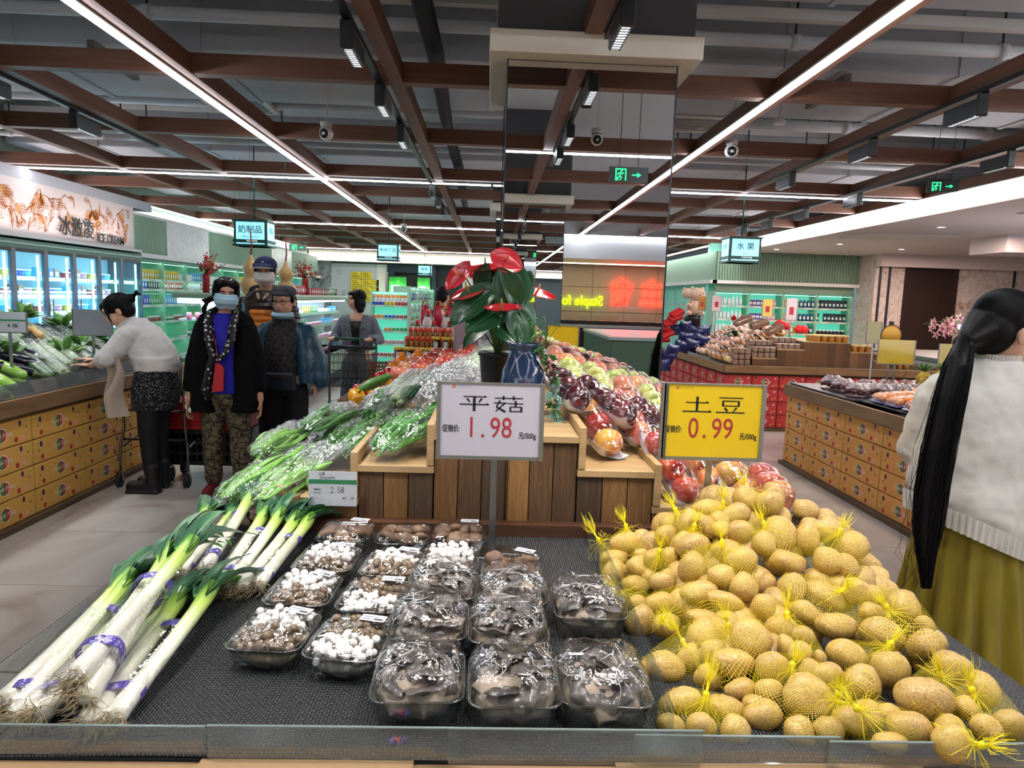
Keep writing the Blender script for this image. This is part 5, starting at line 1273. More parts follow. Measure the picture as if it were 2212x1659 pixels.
# ================================================================ printed cartons
def carton_mesh(w_, h, base, edge, name, red=False):
    b = MB(); b.box(-w_/2+.004, w_/2-.004, 0, .03, .004, h-.004, base, bev=.003)
    b.box(-w_/2+.002, w_/2-.002, .004, .032, .002, .0042, edge)
    def disc(x, z, rx, rz, m, a0=0, a1=2*PI, n=14, y=-.0008):
        vs = [(x, y, z)]+[(x+rx*math.cos(a0+(a1-a0)*k/n), y, z+rz*math.sin(a0+(a1-a0)*k/n)) for k in range(n+1)]
        b.add(vs, [(0, k+1, k+2) for k in range(n)], m)
    W = mat('print_white', '#efe6d8', .7); G = mat('print_green', '#1d6b45', .7); Rr = mat('print_red', '#b8322e', .7); Pu = mat('print_purple', '#4a2358', .7); Ye = mat('print_yellow', '#e2cf5a', .7); Or = mat('print_orange', '#e08a3a', .7); Pk = mat('print_pink', '#e8a9a0', .7); Lg = mat('print_lime', '#8fb04a', .7)
    cz = h*.5; s = .043
    disc(0, cz, s*1.08, s*1.06, W); disc(0, cz, s, s*.98, G, PI/2, 1.5*PI, y=-.0012); disc(0, cz, s*.9, s*.9, Rr, -PI/2, PI/2, y=-.0012)
    for k in range(3): b.box(-s*(.8-.25*k), -s*(.74-.25*k), -.0015, -.0012, cz-s*(.5+.2*k), cz+s*(.5+.2*k), Lg)
    vs, fs = textmesh('YOYOJ' if red else 'Fresh Fruits', h*.24, .95, 0, .3); b.add([(v[0], -.0018, cz+v[1]) for v in vs], fs, W)
    k_ = w_/.56
    if not red:
        disc(-.2*k_, cz+.04, .014, .019, Pu); disc(-.19*k_, cz-.045, .016, .017, Rr); disc(-.125*k_, cz+.02, .008, .014, Or, -1, 3.5); disc(-.12*k_, cz-.05, .008, .012, Or, -1, 3.5)
        disc(.19*k_, cz-.042, .017, .014, Pk); disc(.125*k_, cz-.045, .017, .017, Rr); disc(.165*k_, cz+.05, .012, .019, Pu)
        for sx in (-1, 1):
            for sz in (-1, 1): disc(sx*.25*k_, cz+sz*.05, .012, .016, Ye, 1, 4.6); disc(sx*.25*k_, cz+sz*.05, .008, .011, Lg, 1, 4.6, y=-.001)
        for x, z in ((-.225*k_, -.005), (.225*k_, .012)):
            for a in (-.7, 0, .7, 1.4, -1.4): b.add([(x-.003, -.001, cz+z), (x+.003, -.001, cz+z), (x+.022*math.sin(a), -.001, cz+z+.022*math.cos(a))], [(0, 1, 2)], G)
    else:
        disc(-w_*.38, h*.82, .013, .01, Pu); disc(w_*.36, h*.78, .013, .014, Pk); disc(-w_*.36, h*.25, .007, .012, Ye); disc(w_*.3, h*.22, .007, .012, Ye); disc(w_*.4, h*.3, .007, .012, Pk)
    return b.mesh(name)
CARY = mat('carton_yellow', '#dda850', .75); CO = mat('carton_orange', '#dd9c50', .75); CR = mat('carton_red', '#c03a38', .75); CE = mat('carton_edge', '#8d6a3e', .8)
RIMW = nmat('rim_planks', ['#5c4228', '#8a6842', '#a98458'], (3, 26, 26), .6, .2, rnd_obj=.15)
BASEW = nmat('base_planks', ['#3a2c1e', '#5c4630', '#76603f'], (3, 26, 26), .7, .2)
def island(name, lab, M, length, depth, cw_, rows, base, rim_z, z0=.035, ch=.16, ends=True, red=False, rimh=.1):
    """front face along local x at y=0 facing -y"""
    t = thing(name, lab, 'display island', M)
    MB().box(.034, length-.034, .034, depth, 0, rim_z-rimh, CARDD).obj('core', t)
    cm = carton_mesh(cw_, ch, base, CE, 'carton', red)
    n = int(round(length/cw_))
    for j in range(rows):
        for i in range(n): ob('carton', cm, t, TR((i+.5)*length/n, 0, z0+j*ch))
    if ends:
        m2 = int(depth/cw_)
        for j in range(rows):
            for i in range(m2):
                ob('carton', cm, t, Matrix.Translation((0, depth-(i+.5)*depth/m2, z0+j*ch)) @ rotz(-PI/2))
                ob('carton', cm, t, Matrix.Translation((length, (i+.5)*depth/m2, z0+j*ch)) @ rotz(PI/2))
    x = 0; L = 1.1
    while x < length:
        e = min(x+L, length); MB().box(x+.001-(.02 if x == 0 else 0), e-.001+(.02 if e == length else 0), -.03, .0, rim_z-rimh, rim_z, RIMW, bev=.002).obj('rim_board', t); MB().box(x+.001, e-.001, -.04, .01, 0, z0, BASEW).obj('base_board', t); x += L
    MB().box(-.03, .0, 0, depth, rim_z-rimh, rim_z, RIMW).obj('rim_board', t); MB().box(length, length+.03, 0, depth, rim_z-rimh, rim_z, RIMW).obj('rim_board', t)
    MB().box(0, length, 0, depth, rim_z-rimh-.01, rim_z-rimh+.012, DGREY).obj('deck', t)
    return t
# left island: front face looks at +x, so local -y -> +x
island('carton_island', 'left vegetable island faced with yellow fruit cartons', Matrix.Translation((-2.86, 2.2, 0)) @ rotz(PI/2), 4.4, 1.9, .55, 4, CARY, .80)
island('carton_island', 'right fruit island faced with orange fruit cartons', Matrix.Translation((2.88, 6.52, 0)) @ rotz(-PI/2), 4.4, 1.8, .55, 4, CO, .775)
island('carton_island', 'bakery goods island faced with red cartons beyond the mirrored column', Matrix.Translation((2.86, 8.25, 0)), 3.0, 3.6, .33, 4, CR, .79, red=True, rimh=.09)
t = thing('acrylic_guard', 'clear acrylic guard along the left vegetable island rim', 'edge guard'); MB().box(-2.88, -2.877, 2.3, 6.5, .79, .89, film('guard_film', '#cfd8d6', .14, .06, .5, milky=.15)).obj('sheet', t)

# ---------------------------------------------------------------- vegetables on the left island
vg = random.Random(8)
def lz(x, y): return .83+.36*min(1.0, (-2.9-x))
def lq(px, py): return PS(px, py, lambda x, y: lz(x, y) if x < -2.88 else .0, 3, 9)
EGG = nmat('eggplant', ['#07060d', '#120e20', '#1c1830'], (6, 6, 6), .12, coat=1)
b = MB(); b.tube([(0, 0, 0), (0, .03, .003), (0, .1, .008), (0, .2, .006), (0, .27, 0), (0, .3, 0)], [.008, .028, .036, .033, .025, .01], 16, EGG); b.tube([(0, -.04, .0), (0, -.01, 0), (0, .025, 0)], [.006, .01, .027], 8, mat('calyx', '#6a7a4a', .6)); EGM = b.mesh('eggplant')
GO = nmat('long_gourd', ['#7fb03c', '#97c450', '#b4d66c'], (12, 3, 12), .25, coat=.6)
GOM = MB().tube([(0, 0, 0), (0, .02, 0), (0, .1, .004), (0, .22, .002), (0, .3, 0), (0, .33, 0)], [.01, .026, .033, .033, .026, .008], 16, GO).mesh('gourd')
def vegat(name, me, px, py, px2, py2, lab, cat, group, s=1, dz=.02):
    a = lq(px, py); c = lq(px2, py2); a.z += dz; c.z += dz
    return ob(name, me, None, frame(a, c-a) @ Matrix.Scale(s, 4), lab, cat, group)
ew = ('nearest the rim', 'second from the rim', 'third from the rim', 'behind the other three', 'at the left frame edge', 'topmost beside the celery')
for i, (a, c) in enumerate((((95, 800), (10, 775)), ((80, 815), (5, 800)), ((100, 790), (45, 765)), ((85, 800), (30, 770)), ((20, 800), (-40, 780)), ((10, 770), (-40, 755)))):
    vegat('eggplant', EGM, *a, *c, 'glossy black eggplant on the left island '+ew[i], 'eggplant', 'eggplants on the left island')
for i, (a, c) in enumerate((((58, 820), (-5, 795)), ((35, 845), (-30, 815)), ((30, 870), (-40, 835)))):
    vegat('long_gourd', GOM, *a, *c, 'long bright green gourd on the left island, %s one' % ('upper', 'middle', 'lowest')[i], 'gourd', 'green gourds on the left island', 1.15)
SCAL = nmat('scallion', ['#2f6a3a', '#5a9a4e', '#a9cf8a', '#e9f0d8'], (50, 2.0, 50), .35, coat=.2, pos=[.25, .45, .6, .8], rnd_obj=.1)
DGRN = nmat('garlic_leaf', ['#143d2a', '#2b6443', '#4a8a60'], (50, 3, 50), .35, coat=.2, rnd_obj=.1)
CEL = nmat('celery', ['#b7cf8f', '#d5e2b0', '#edf2d8'], (30, 5, 30), .35, coat=.3, rnd_obj=.08)
def stalks(n, L, r, m, seed, spread=.04):
    rr = random.Random(seed); b = MB()
    for k in range(n):
        x, z = rr.uniform(-spread, spread), rr.uniform(-spread*.4, spread*.4); dx = rr.uniform(-.02, .02)
        b.tube([(x, rr.uniform(0, .03), z), (x+dx*.5, L*.4, z+.004), (x+dx, L*.75, z), (x+dx*1.6, L, z-.01)], [r, r, r*.8, r*.3], 5, m, flat=.7)
    return b.mesh('stalks')
def vbagfilm(L, w_, h, seed):
    b = MB(); b.grid(lambda u, v: ((w_*(1-.3*v)+.008*noise.noise(Vector((u*9+seed, v*12, 0))))*math.cos(2*PI*u), -.02+(L+.06)*v, (h*(1-.4*v)+.008*noise.noise(Vector((u*9, v*12, seed))))*math.sin(2*PI*u)), 28, 30, BAGF, wrap=True); return b.mesh('film')
VB = {'sc': (stalks(34, .5, .0045, SCAL, 1), vbagfilm(.5, .055, .032, 1)), 'dg': (stalks(22, .55, .007, DGRN, 2), vbagfilm(.55, .055, .034, 2)), 'ce': (stalks(9, .5, .016, CEL, 3), vbagfilm(.5, .06, .04, 3))}
vw = {'sc': 'clear bag of thin green scallions', 'dg': 'clear bag of dark green garlic leaves', 'ce': 'clear bag of pale celery stalks'}
lst = [('sc', 60, 770, -20, 700), ('sc', 90, 790, 0, 715), ('ce', 120, 800, 40, 730), ('ce', 150, 800, 70, 735), ('ce', 165, 790, 90, 730), ('dg', 200, 760, 110, 700), ('dg', 215, 750, 120, 690), ('dg', 185, 775, 95, 715), ('ce', 195, 785, 110, 735),
 ('sc', 20, 750, -50, 700), ('sc', 40, 740, -30, 690), ('dg', 225, 765, 135, 705), ('ce', 215, 780, 140, 730), ('ce', 235, 790, 165, 745), ('dg', 160, 740, 90, 690), ('sc', 130, 760, 60, 705), ('sc', 105, 750, 40, 700), ('ce', 140, 815, 75, 765), ('sc', 110, 820, 50, 775), ('dg', 240, 770, 170, 715)]
cnt = {}
for i, (k, x0, y0, x1, y1) in enumerate(lst):
    a = lq(x0, y0)+Vector((0, 0, .03)); c = lq(x1, y1)+Vector((0, 0, .03)); cnt[k] = cnt.get(k, 0)+1
    t = thing('vegetable_bag', '%s on the left island, %s along the slope' % (vw[k], ords[cnt[k]-1]), 'bagged vegetable', frame(a, c-a) @ Matrix.Rotation(vg.uniform(-.3, .3), 4, 'Y'), 'bagged vegetables on the left island')
    ob('stalks', VB[k][0], t); ob('film', VB[k][1], t)
LOT = nmat('lotus_root', ['#b08a52', '#caa468', '#dcc08c'], (9, 9, 9), .5, .1)
LOM = MB().tube([(0, 0, 0), (0, .02, 0), (0, .07, 0), (0, .12, 0), (0, .135, 0), (0, .15, 0), (0, .2, 0), (0, .25, 0)], [.02, .035, .038, .03, .018, .03, .036, .015], 14, LOT).mesh('lotus_root')
for i, (x0, y0, x1, y1) in enumerate(((90, 745, 55, 715), (60, 730, 25, 700), (50, 715, 10, 700))):
    vegat('lotus_root', LOM, x0, y0, x1, y1, 'tan lotus root wrapped in film on the left island, %s one' % ords[i], 'lotus root', 'lotus roots', .9, .06)
MEL = nmat('bitter_melon', ['#4f7a34', '#7ba04c', '#a9c272'], (60, 30, 60), .45, .6)
for i in range(12):
    x = -3.02-.06*(i % 3); y = 4.1+.085*i; ob('bitter_melon', MB().tube([(0, 0, 0), (0, .03, 0), (0, .1, 0), (0, .17, 0)], [.006, .025, .027, .006], 12, MEL).mesh('bitter_melon') if i == 0 else BMM, None, TR(x, y, .86, PI/2+vg.uniform(-.3, .3)), 'small green gourd behind the left island rim, %s from the near end' % ords[i], 'gourd', 'small gourds behind the left rim')
    if i == 0: BMM = bpy.data.meshes['bitter_melon']
# mass of leafy greens deeper in
LF = nmat('leafy', ['#1f4a24', '#3f7a34', '#7fa850', '#c0cf86'], (7, 7, 7), .5, .3, detail=6)
GW = ('by the rim', 'near the white sign', 'amid the celery', 'behind the eggplants', 'against the back')
for i in range(26):
    x = -3.15-vg.random()*1.4; y = 3.0+vg.random()*3.3; b = MB()
    if i < 3:
        for k in range(12):
            a = vg.uniform(0, 6.28); e = vg.uniform(.1, 1.2); d = Vector((math.cos(a)*math.cos(e), math.sin(a)*math.cos(e), math.sin(e)))
            b.tube([d*.01, d*.06, d*.1+Vector((0, 0, .01)), d*.14], [.012, .03, .035, .01], 6, LF, flat=.25)
        LFM = [LFM[0] if i else None]*0+[b.mesh('greens')] if i == 0 else LFM+[b.mesh('greens')]
    ob('leafy_green', LFM[i % len(LFM)], None, TR(x, y, lz(x, y)+.01, vg.uniform(0, 6), vg.uniform(.9, 1.4)), 'loose leafy green bunch on the left island %s, %s one' % (GW[i % 5], ords[i//5]), 'vegetable', 'leafy greens on the left island')
MB().grid(lambda u, v: (-2.92-1.8*u, 2.3+4.2*v, lz(-2.92-1.8*u, 0)-.05), 4, 4, DGREY).obj('slope_board', label='dark sloping board under the vegetables of the left island', cat='board')
def plain_sign(M, w_, h, zb, m, lab, post=True):
    t = thing('price_sign', lab, 'price sign', M); b = MB().box(-w_/2-.006, w_/2+.006, -.004, .006, zb-.008, zb, FRAME).box(-w_/2-.008, -w_/2, -.006, .006, zb-.008, zb+h, FRAME).box(w_/2, w_/2+.008, -.006, .006, zb-.008, zb+h, FRAME); b.obj('frame', t)
    MB().box(-w_/2, w_/2, -.002, .003, zb, zb+h, m).obj('card', t)
    MB().box(-w_/2, w_/2, -.004, -.0035, zb, zb+h, film('sign_cover')).obj('cover', t)
    if post: MB().box(-.01, .01, 0, .004, zb-.45, zb, STEEL).obj('post', t)
    return t
q = P(200, 696, y=5.6); plain_sign(TR(q.x, 5.6, 0, .05), .29, .2, q.z-.1, mat('card_grey', '#a9aab8', .5), 'blank grey-white sign on a post over the left island')
q = P(20, 700, y=4.6); t = plain_sign(TR(q.x, 4.6, 0, .1), .2, .13, q.z-.05, mat('card_plain'), 'small white and green price card at the left frame edge'); MB().box(-.1, .1, -.005, -.003, q.z+.02, q.z+.03, mat('card_green')).obj('green_band', t); text('4. 50', .03, INK, t, Matrix.Translation((.02, -.0055, q.z-.01)) @ FACE)

# ---------------------------------------------------------------- fruit on the right island
MB().grid(lambda u, v: (2.93+1.7*u, 2.3+3.0*v, .79+.22*u), 4, 4, DGREY).obj('slope_board', label='dark sloping board under the fruit packs of the right island', cat='board')
MB().box(2.89, 4.6, 5.35, 6.5, .775, .79, BLACK).obj('black_mat', label='black mat under the bagged dried plums on the right island', cat='mat')
ORG = nmat('orange_skin', ['#d9741c', '#f08c28', '#f6a848'], (25, 25, 25), .3, .15, coat=.4, rnd_obj=.06, bscale=160, bdist=.001); MAN = nmat('green_mango', ['#4f8a2c', '#82b43a', '#b4d15c'], (9, 9, 9), .25, coat=.6, rnd_obj=.1)
OM_ = {k: MB().ell((0, 0, 0), r, m, nu=16, nv=10).mesh(n) for k, r, m, n in (('o', (.034, .034, .031), ORG, 'orange'), ('g', (.04, .028, .027), MAN, 'mango'), ('p', (.036, .036, .033), AM['pink'], 'peach'))}
PUR = mat('tray_purple', '#6a5aa8', .4)
def rz_(x): return .80+.13*(x-2.93)
def fpack(x, y, k, lab, nx=2, ny=4, z=None):
    t = thing('fruit_pack', lab, 'fruit pack', Matrix.Translation((x, y, (z or rz_(x))+.035)) @ Matrix.Rotation(-.12, 4, 'Y'), 'film-wrapped fruit packs on the right island')
    MB().box(-.15, .15, -.085, .085, -.034, -.026, PUR if k == 'o' else FOAM, bev=.003).obj('tray', t)
    for i in range(ny):
        for j in range(nx): ob({'o': 'orange', 'g': 'mango', 'p': 'peach'}[k], OM_[k], t, TR(-.108+.072*i, -.038+.076*j, 0, vg.uniform(-.6, .6)))
    b = MB(); b.grid(lambda u, v: (-.152+.304*u, -.09+.18*v, .034*(1-abs(2*u-1)**6)*(1-abs(2*v-1)**6)+.004*noise.noise(Vector((u*9, v*9, x)))-.0+(-.024 if (u in (0, 1) or v in (0, 1)) else 0)), 20, 14, APF) if not hasattr(fpack, 'm') else None
    if not hasattr(fpack, 'm'): fpack.m = b.mesh('film')
    ob('film', fpack.m, t); return t
lay = [(0, 5.15, 'o'), (0, 4.95, 'o'), (0, 4.72, 'p'), (0, 4.5, 'g'), (0, 4.28, 'g'), (0, 4.06, 'g'), (1, 5.2, 'o'), (1, 5.0, 'o'), (1, 4.78, 'o'), (1, 4.56, 'p'), (1, 4.34, 'g'), (1, 4.1, 'g'), (2, 5.25, 'o'), (2, 5.05, 'o'), (2, 4.83, 'o'), (2, 4.6, 'o'), (2, 4.38, 'p'), (3, 5.25, 'o'), (3, 5.03, 'o'), (3, 4.8, 'o'), (3, 4.55, 'g')]
rc = ('front', 'second', 'third', 'back'); nm = {'o': 'orange pack in purple tray', 'p': 'pinkish peach pack', 'g': 'shiny green mango pack'}; cc = {}
for r_, y, k in lay:
    cc[(r_, k)] = cc.get((r_, k), 0)+1; fpack(3.1+.32*r_, y-.02*r_, k, '%s, %s row, %s from the far end of right island' % (nm[k], rc[r_], ords[cc[(r_, k)]-1]))
DRY = nmat('dried_plum', ['#3a1a1e', '#6e3438', '#a06a68'], (20, 20, 20), .45, .4, detail=6); DBAG = film('plum_bag', '#f0e0e2', .14, .15, .6, bump=.9, bscale=24, milky=.06)
for i in range(11):
    x = 3.06+.19*(i % 5)+.03*(i//5); y = 5.6+.28*(i//5)+vg.uniform(-.03, .03)
    t = thing('dried_plum_bag', 'clear bag of dark red dried plums, %s row, %s from the aisle' % (('front', 'middle', 'back')[i//5], ords[i % 5]), 'bagged fruit', TR(x, y, .80, vg.uniform(-.4, .4)), 'bags of dried plums')
    if i == 0:
        b = MB(); 
        for k in range(26): b.ell((vg.uniform(-.06, .06), vg.uniform(-.08, .08), vg.uniform(.015, .06)), (.02, .017, .014), DRY, nu=8, nv=6)
        DM = b.mesh('plums'); b = MB(); b.grid(lambda u, v: ((.09*math.sin(PI*(.12+.76*v))+.012*noise.noise(Vector((u*7, v*7, 2))))*math.cos(2*PI*u), (.12*math.sin(PI*(.12+.76*v)))*math.sin(2*PI*u), -.0+.11*v+.012*noise.noise(Vector((u*9, v*9, 0)))), 30, 16, DBAG, wrap=True); DF = b.mesh('film')
    o_ = ob('plums', DM, t); o_['kind'] = 'stuff'; ob('film', DF, t)
for px, py, y, w_, h, lab in ((1936, 760, 6.0, .31, .21, 'blank bright yellow sign above the right island fruit'), (2060, 770, 6.6, .28, .24, 'second yellow sign partly hidden by the pink orchid')):
    q = P(px, py, y=y); plain_sign(TR(q.x, y, 0, -.08), w_, h, q.z-h/2, SY, lab)
q = P(1888, 718, y=7.6); t = plain_sign(TR(q.x, 7.6, 0, 0), .16, .24, q.z-.12, mat('card_olive', '#b5a82a', .5), 'narrow olive-yellow arrow sign on a thin stand by the marble wall')
t2 = thing('round_sign', 'round yellow bakery sign top peeking above the blank yellow sign', 'sign', TR(P(1925, 725, y=6.3).x, 6.3, P(1925, 725, y=6.3).z)); MB().lathe([(.09, -.004), (.09, .004)], 24, mat('sign_gold', '#d9a63a', .5), Matrix.Rotation(PI/2, 4, 'X')).lathe([(.092, -.003), (.1, -.003), (.1, .005), (.092, .005)], 24, mat('sign_dark', '#5a3a2a', .5), Matrix.Rotation(PI/2, 4, 'X'), cap=False).obj('disc', t2); MB().box(-.01, .01, 0, .01, -.6, 0, STEEL).obj('post', t2)
# orchid
t = thing('orchid', 'pink orchid in a white pot on the right island', 'plant', TR(3.55, 4.95, 1.04)); 
MB().lathe([(.06, 0), (.075, .08), (.078, .12), (.07, .12)], 20, mat('pot_white', '#e6dcd4', .3), cap=False).lathe([(.001, .1), (.07, .1)], 12, mat('soil'), cap=False).obj('pot', t)
PET = mat('petal_pink', '#efc4be', .5); b = MB()
for k in range(5):
    a = 2*PI*k/5; b.add([(0, 0, 0), (.02*math.cos(a-.45), .004, .02*math.sin(a-.45)), (.042*math.cos(a), .0, .042*math.sin(a)), (.02*math.cos(a+.45), .004, .02*math.sin(a+.45))], [(0, 1, 2, 3)], PET, True)
b.ell((0, -.006, 0), (.008, .008, .01), mat('petal_core', '#b03a6a', .4), nu=8, nv=5); FLM = b.mesh('flower')
for k in range(30):
    px = vg.uniform(2005, 2095); py = vg.uniform(680, 730)+.2*abs(px-2050); q = P(px, py, y=4.95+vg.uniform(-.08, .08)); ob('flower', FLM, t, Matrix.Translation(q-Vector((3.55, 4.95, 1.04))) @ Euler((vg.uniform(-.5, .5), 0, vg.uniform(-.8, .8))).to_matrix().to_4x4() @ Matrix.Scale(vg.uniform(.8, 1.2), 4))
b = MB()
for px, py in ((1995, 700), (2035, 690), (2080, 695), (2060, 720)):
    q = P(px, py, y=4.95)-Vector((3.55, 4.95, 1.04)); b.tube([(0, 0, .1), (q.x*.2, 0, q.z*.8), (q.x*.6, 0, q.z*1.08), q], .003, 5, STM)
b.obj('stems', t); 
for k in range(8):
    a = k*.8; ob('leaf', HL[0], t, Matrix.Translation((0, 0, .12)) @ Euler((.6, 0, a)).to_matrix().to_4x4() @ Matrix.Scale(.8, 4))
# pineapples
PINE = nmat('pineapple', ['#6a5a20', '#b0922f', '#d8c050'], (30, 30, 30), .6, .8, kind='voronoi')
for i, (x, y) in enumerate(((3.35, 5.75), (3.6, 5.9))):
    t = thing('pineapple', 'pineapple with spiky green crown behind the yellow sign, %s one' % ('left', 'right')[i], 'pineapple', TR(x+.35, y, .86)); MB().ell((0, 0, .06), (.06, .06, .085), PINE, nu=18, nv=12).obj('body', t); b = MB()
    for k in range(22):
        a = k*2.4; e = 1.3-k*.035; d = Vector((math.cos(a)*math.cos(e), math.sin(a)*math.cos(e), math.sin(e))); b.tube([Vector((0, 0, .13)), Vector((0, 0, .13))+d*.06, Vector((0, 0, .13))+d*.11+Vector((0, 0, -.01))], [.008, .007, .001], 4, mat('crown_green', '#4a7a34', .5), flat=.3)
    b.obj('crown', t)

# ---------------------------------------------------------------- red island goods
vr = random.Random(15)
CLR = film('snack_bag', '#fbf4ee', .12, .12, .55, bump=.7, bscale=30)
def stepw(x0, x1, z1, lab, y0=8.3, y1=9.3):
    t = thing('step_box', lab, 'wooden box', TR(x0, y0, 0)); n = max(2, int((x1-x0)/.09))
    MB().box(.003, x1-x0-.003, .015, y1-y0, .79, z1-.003, CARDD).obj('carcass', t); MB().box(0, x1-x0, 0, y1-y0, z1-.014, z1, PLY).obj('top_board', t)
    for k in range(n): MB().box(k*(x1-x0)/n+.001, (k+1)*(x1-x0)/n-.001, 0, .014, .79, z1-.015, RW2[vr.randrange(3)]).obj('plank', t)
RW2 = [nmat('mid_wood_%d' % i, c, (30, 30, 2), .6, .2, detail=5) for i, c in enumerate((['#5c3c22', '#7d5632'], ['#6e4a2a', '#97703f'], ['#4a301c', '#6a4a2c']))]
stepw(3.2, 3.5, .885, 'lowest left wooden step on the red carton island'); stepw(3.5, 3.83, 1.0, 'second wooden step on the red carton island'); stepw(3.83, 4.4, 1.1, 'tallest wooden step on the red carton island'); stepw(4.4, 4.7, .99, 'wooden step right of the tallest on the red carton island'); stepw(4.7, 4.98, .9, 'lowest right wooden step on the red carton island')
RICE = nmat('puffed_bar', ['#6a4a34', '#96745a', '#b99a80'], (45, 45, 45), .6, .5, detail=6)
bar = thing('x', 'x', 'x'); bpy.data.objects.remove(bar)
BARM = MB().box(-.033, .033, -.05, .05, 0, .062, RICE, bev=.006).mesh('bar'); BARF = MB().box(-.036, .036, -.055, .055, -.002, .067, CLR, bev=.008).mesh('film')
def stack(x0, y0, z0, nx, nz, lab, dx=.074):
    for i in range(nx):
        for j in range(nz):
            t = thing('rice_cake', lab+', %s column, %s up' % (ords[i], ords[j]), 'packed snack', TR(x0+i*dx, y0, z0+j*.07), 'brown rice cake packs'); ob('bar', BARM, t); ob('film', BARF, t)
stack(2.99, 8.35, .79, 3, 3, 'brown rice cake pack at the red island corner'); stack(3.23, 8.37, .885, 4, 2, 'brown rice cake pack on the lowest wooden step'); stack(3.54, 8.4, 1.0, 4, 1, 'brown rice cake pack on the second wooden step', .075)
stack(3.54, 8.52, 1.0, 4, 2, 'brown rice cake pack behind on the second wooden step', .075); stack(3.24, 8.5, .885, 4, 3, 'brown rice cake pack behind on the lowest wooden step')
for i, (px, py, a) in enumerate(((1605, 693, .4), (1640, 700, .3), (1672, 712, .5), (1700, 738, 0))):
    q = P(px, py, y=8.6); t = thing('rice_cake_slab', 'large brown rice cake slab tilted on top of the stacks, %s one' % ords[i], 'packed snack', Matrix.Translation(q) @ Euler((.3, -a, 0)).to_matrix().to_4x4()); MB().box(-.11, .11, -.05, .05, -.03, .03, RICE, bev=.006).obj('bar', t); MB().box(-.115, .115, -.055, .055, -.033, .033, CLR, bev=.008).obj('film', t)
def jarmesh(body, lid):
    b = MB().lathe([(.036, 0), (.04, .006), (.04, .06), (.034, .072)], 14, body); return b, MB().lathe([(.044, .062), (.046, .066), (.042, .082), (.002, .084)], 14, lid, cap=False)
JB = nmat('honey_jar', ['#7a4a0c', '#b8761a', '#d99a34'], (20, 20, 20), .15, coat=.8); JL = nmat('lace_lid', ['#b59a5a', '#d3bd84'], (60, 60, 60), .7)
jb, jl = jarmesh(JB, JL); jb = jb.mesh('body'); jl = jl.mesh('lid')
def jars(x0, x1, z, rows, lab, y0=8.36):
    n = int((x1-x0)/.085)
    for r_ in range(rows):
        for i in range(n):
            t = thing('honey_jar', lab+', %s row, %s one' % (('front', 'second', 'third')[r_], ords[i]), 'jar', TR(x0+.05+i*.086, y0+r_*.1, z), 'jars of preserved fruit'); ob('body', jb, t); ob('lid', jl, t)
jars(4.42, 4.7, .99, 2, 'amber jar with pale lid on the step right of the tallest'); jars(4.71, 4.98, .9, 2, 'amber jar with pale lid on the lowest right step'); jars(5.0, 5.25, .79, 2, 'amber jar with pale lid on the island deck'); jars(3.95, 4.4, 1.1, 3, 'amber jar with pale lid on the tallest step')
# packed bread: pillowy film packs in rows on the slope toward the left corner
BUN = [nmat('bun_%d' % i, c, (12, 12, 12), .5, .1, rnd_obj=.1) for i, c in enumerate((['#a8622c', '#d0904a', '#e6b878'], ['#c98a6a', '#e2b49a', '#efd3c2'], ['#d8b03c', '#e6cf72', '#efe4a8'], ['#7a5238', '#a8805c', '#c9a884']))]
def packm(m, dark):
    b = MB(); b.ell((0, 0, .04), (.075, .055, .04), m, nu=12, nv=8, amp=.25, seed=3); b.ell((.0, .04, .05), (.06, .04, .035), m, nu=10, nv=6, amp=.25, seed=4)
    if dark: b.box(-.03, .03, -.062, -.058, .03, .07, BLACK); b.box(-.08, .08, .05, .052, .07, .1, BLACK)
    f = MB(); f.ell((0, 0, .045), (.088, .068, .05), CLR, nu=14, nv=8, amp=.35, seed=9); f.grid(lambda u, v: (-.085+.17*u, .06+.03*v, .07+.03*v+.006*math.sin(u*20)), 12, 3, CLR); return b.mesh('bread'), f.mesh('film')
PKS = [packm(BUN[0], True), packm(BUN[1], False), packm(BUN[2], False), packm(BUN[3], False)]
pw = ('golden croissant pack with black print', 'pink-white soft bun pack', 'yellow sponge cake pack', 'brown bread pack')
k = 0
for r_ in range(7):
    for i in range(11):
        y = 8.42+.2*i+.03*r_; x = 2.97+.14*r_; 
        if i < 2 and r_ > 1: continue
        z = .80+.055*r_+(.02 if i > 3 else 0)
        kind = 2 if i < 1 else 0 if i < 4 else 3 if (i == 4 and r_ == 0) else 1 if i < 9 else 1
        t = thing('bread_pack', pw[kind]+', %s row up, %s from the red island corner' % (ords[r_], ords[i]), 'packed bread', Matrix.Translation((x, y, z)) @ Euler((0, -.35, vr.uniform(1.2, 1.9))).to_matrix().to_4x4() @ Matrix.Scale(vr.uniform(.9, 1.15), 4), 'packed bread on the red island'); ob('bread', PKS[kind][0], t); ob('film', PKS[kind][1], t); k += 1
NAVY = nmat('navy_snack', ['#141f4a', '#22326e', '#8a3a3a', '#d8c060'], (5, 5, 5), .25, pos=[.4, .6, .68, .72], coat=.4); REDB = nmat('red_box', ['#a01820', '#c92a2c'], (4, 4, 4), .35)
PIL = MB()
for sg in (1, -1): PIL.grid(lambda u, v: (.12*(2*u-1)*(1-.08*math.sin(PI*v)), sg*.045*(max(0, math.sin(PI*u)*math.sin(PI*v)))**.5+.004*math.sin(u*25), .05+.09*(2*v-1)*(1-.06*math.sin(PI*u))), 14, 10, NAVY)
PIL = PIL.mesh('pouch')
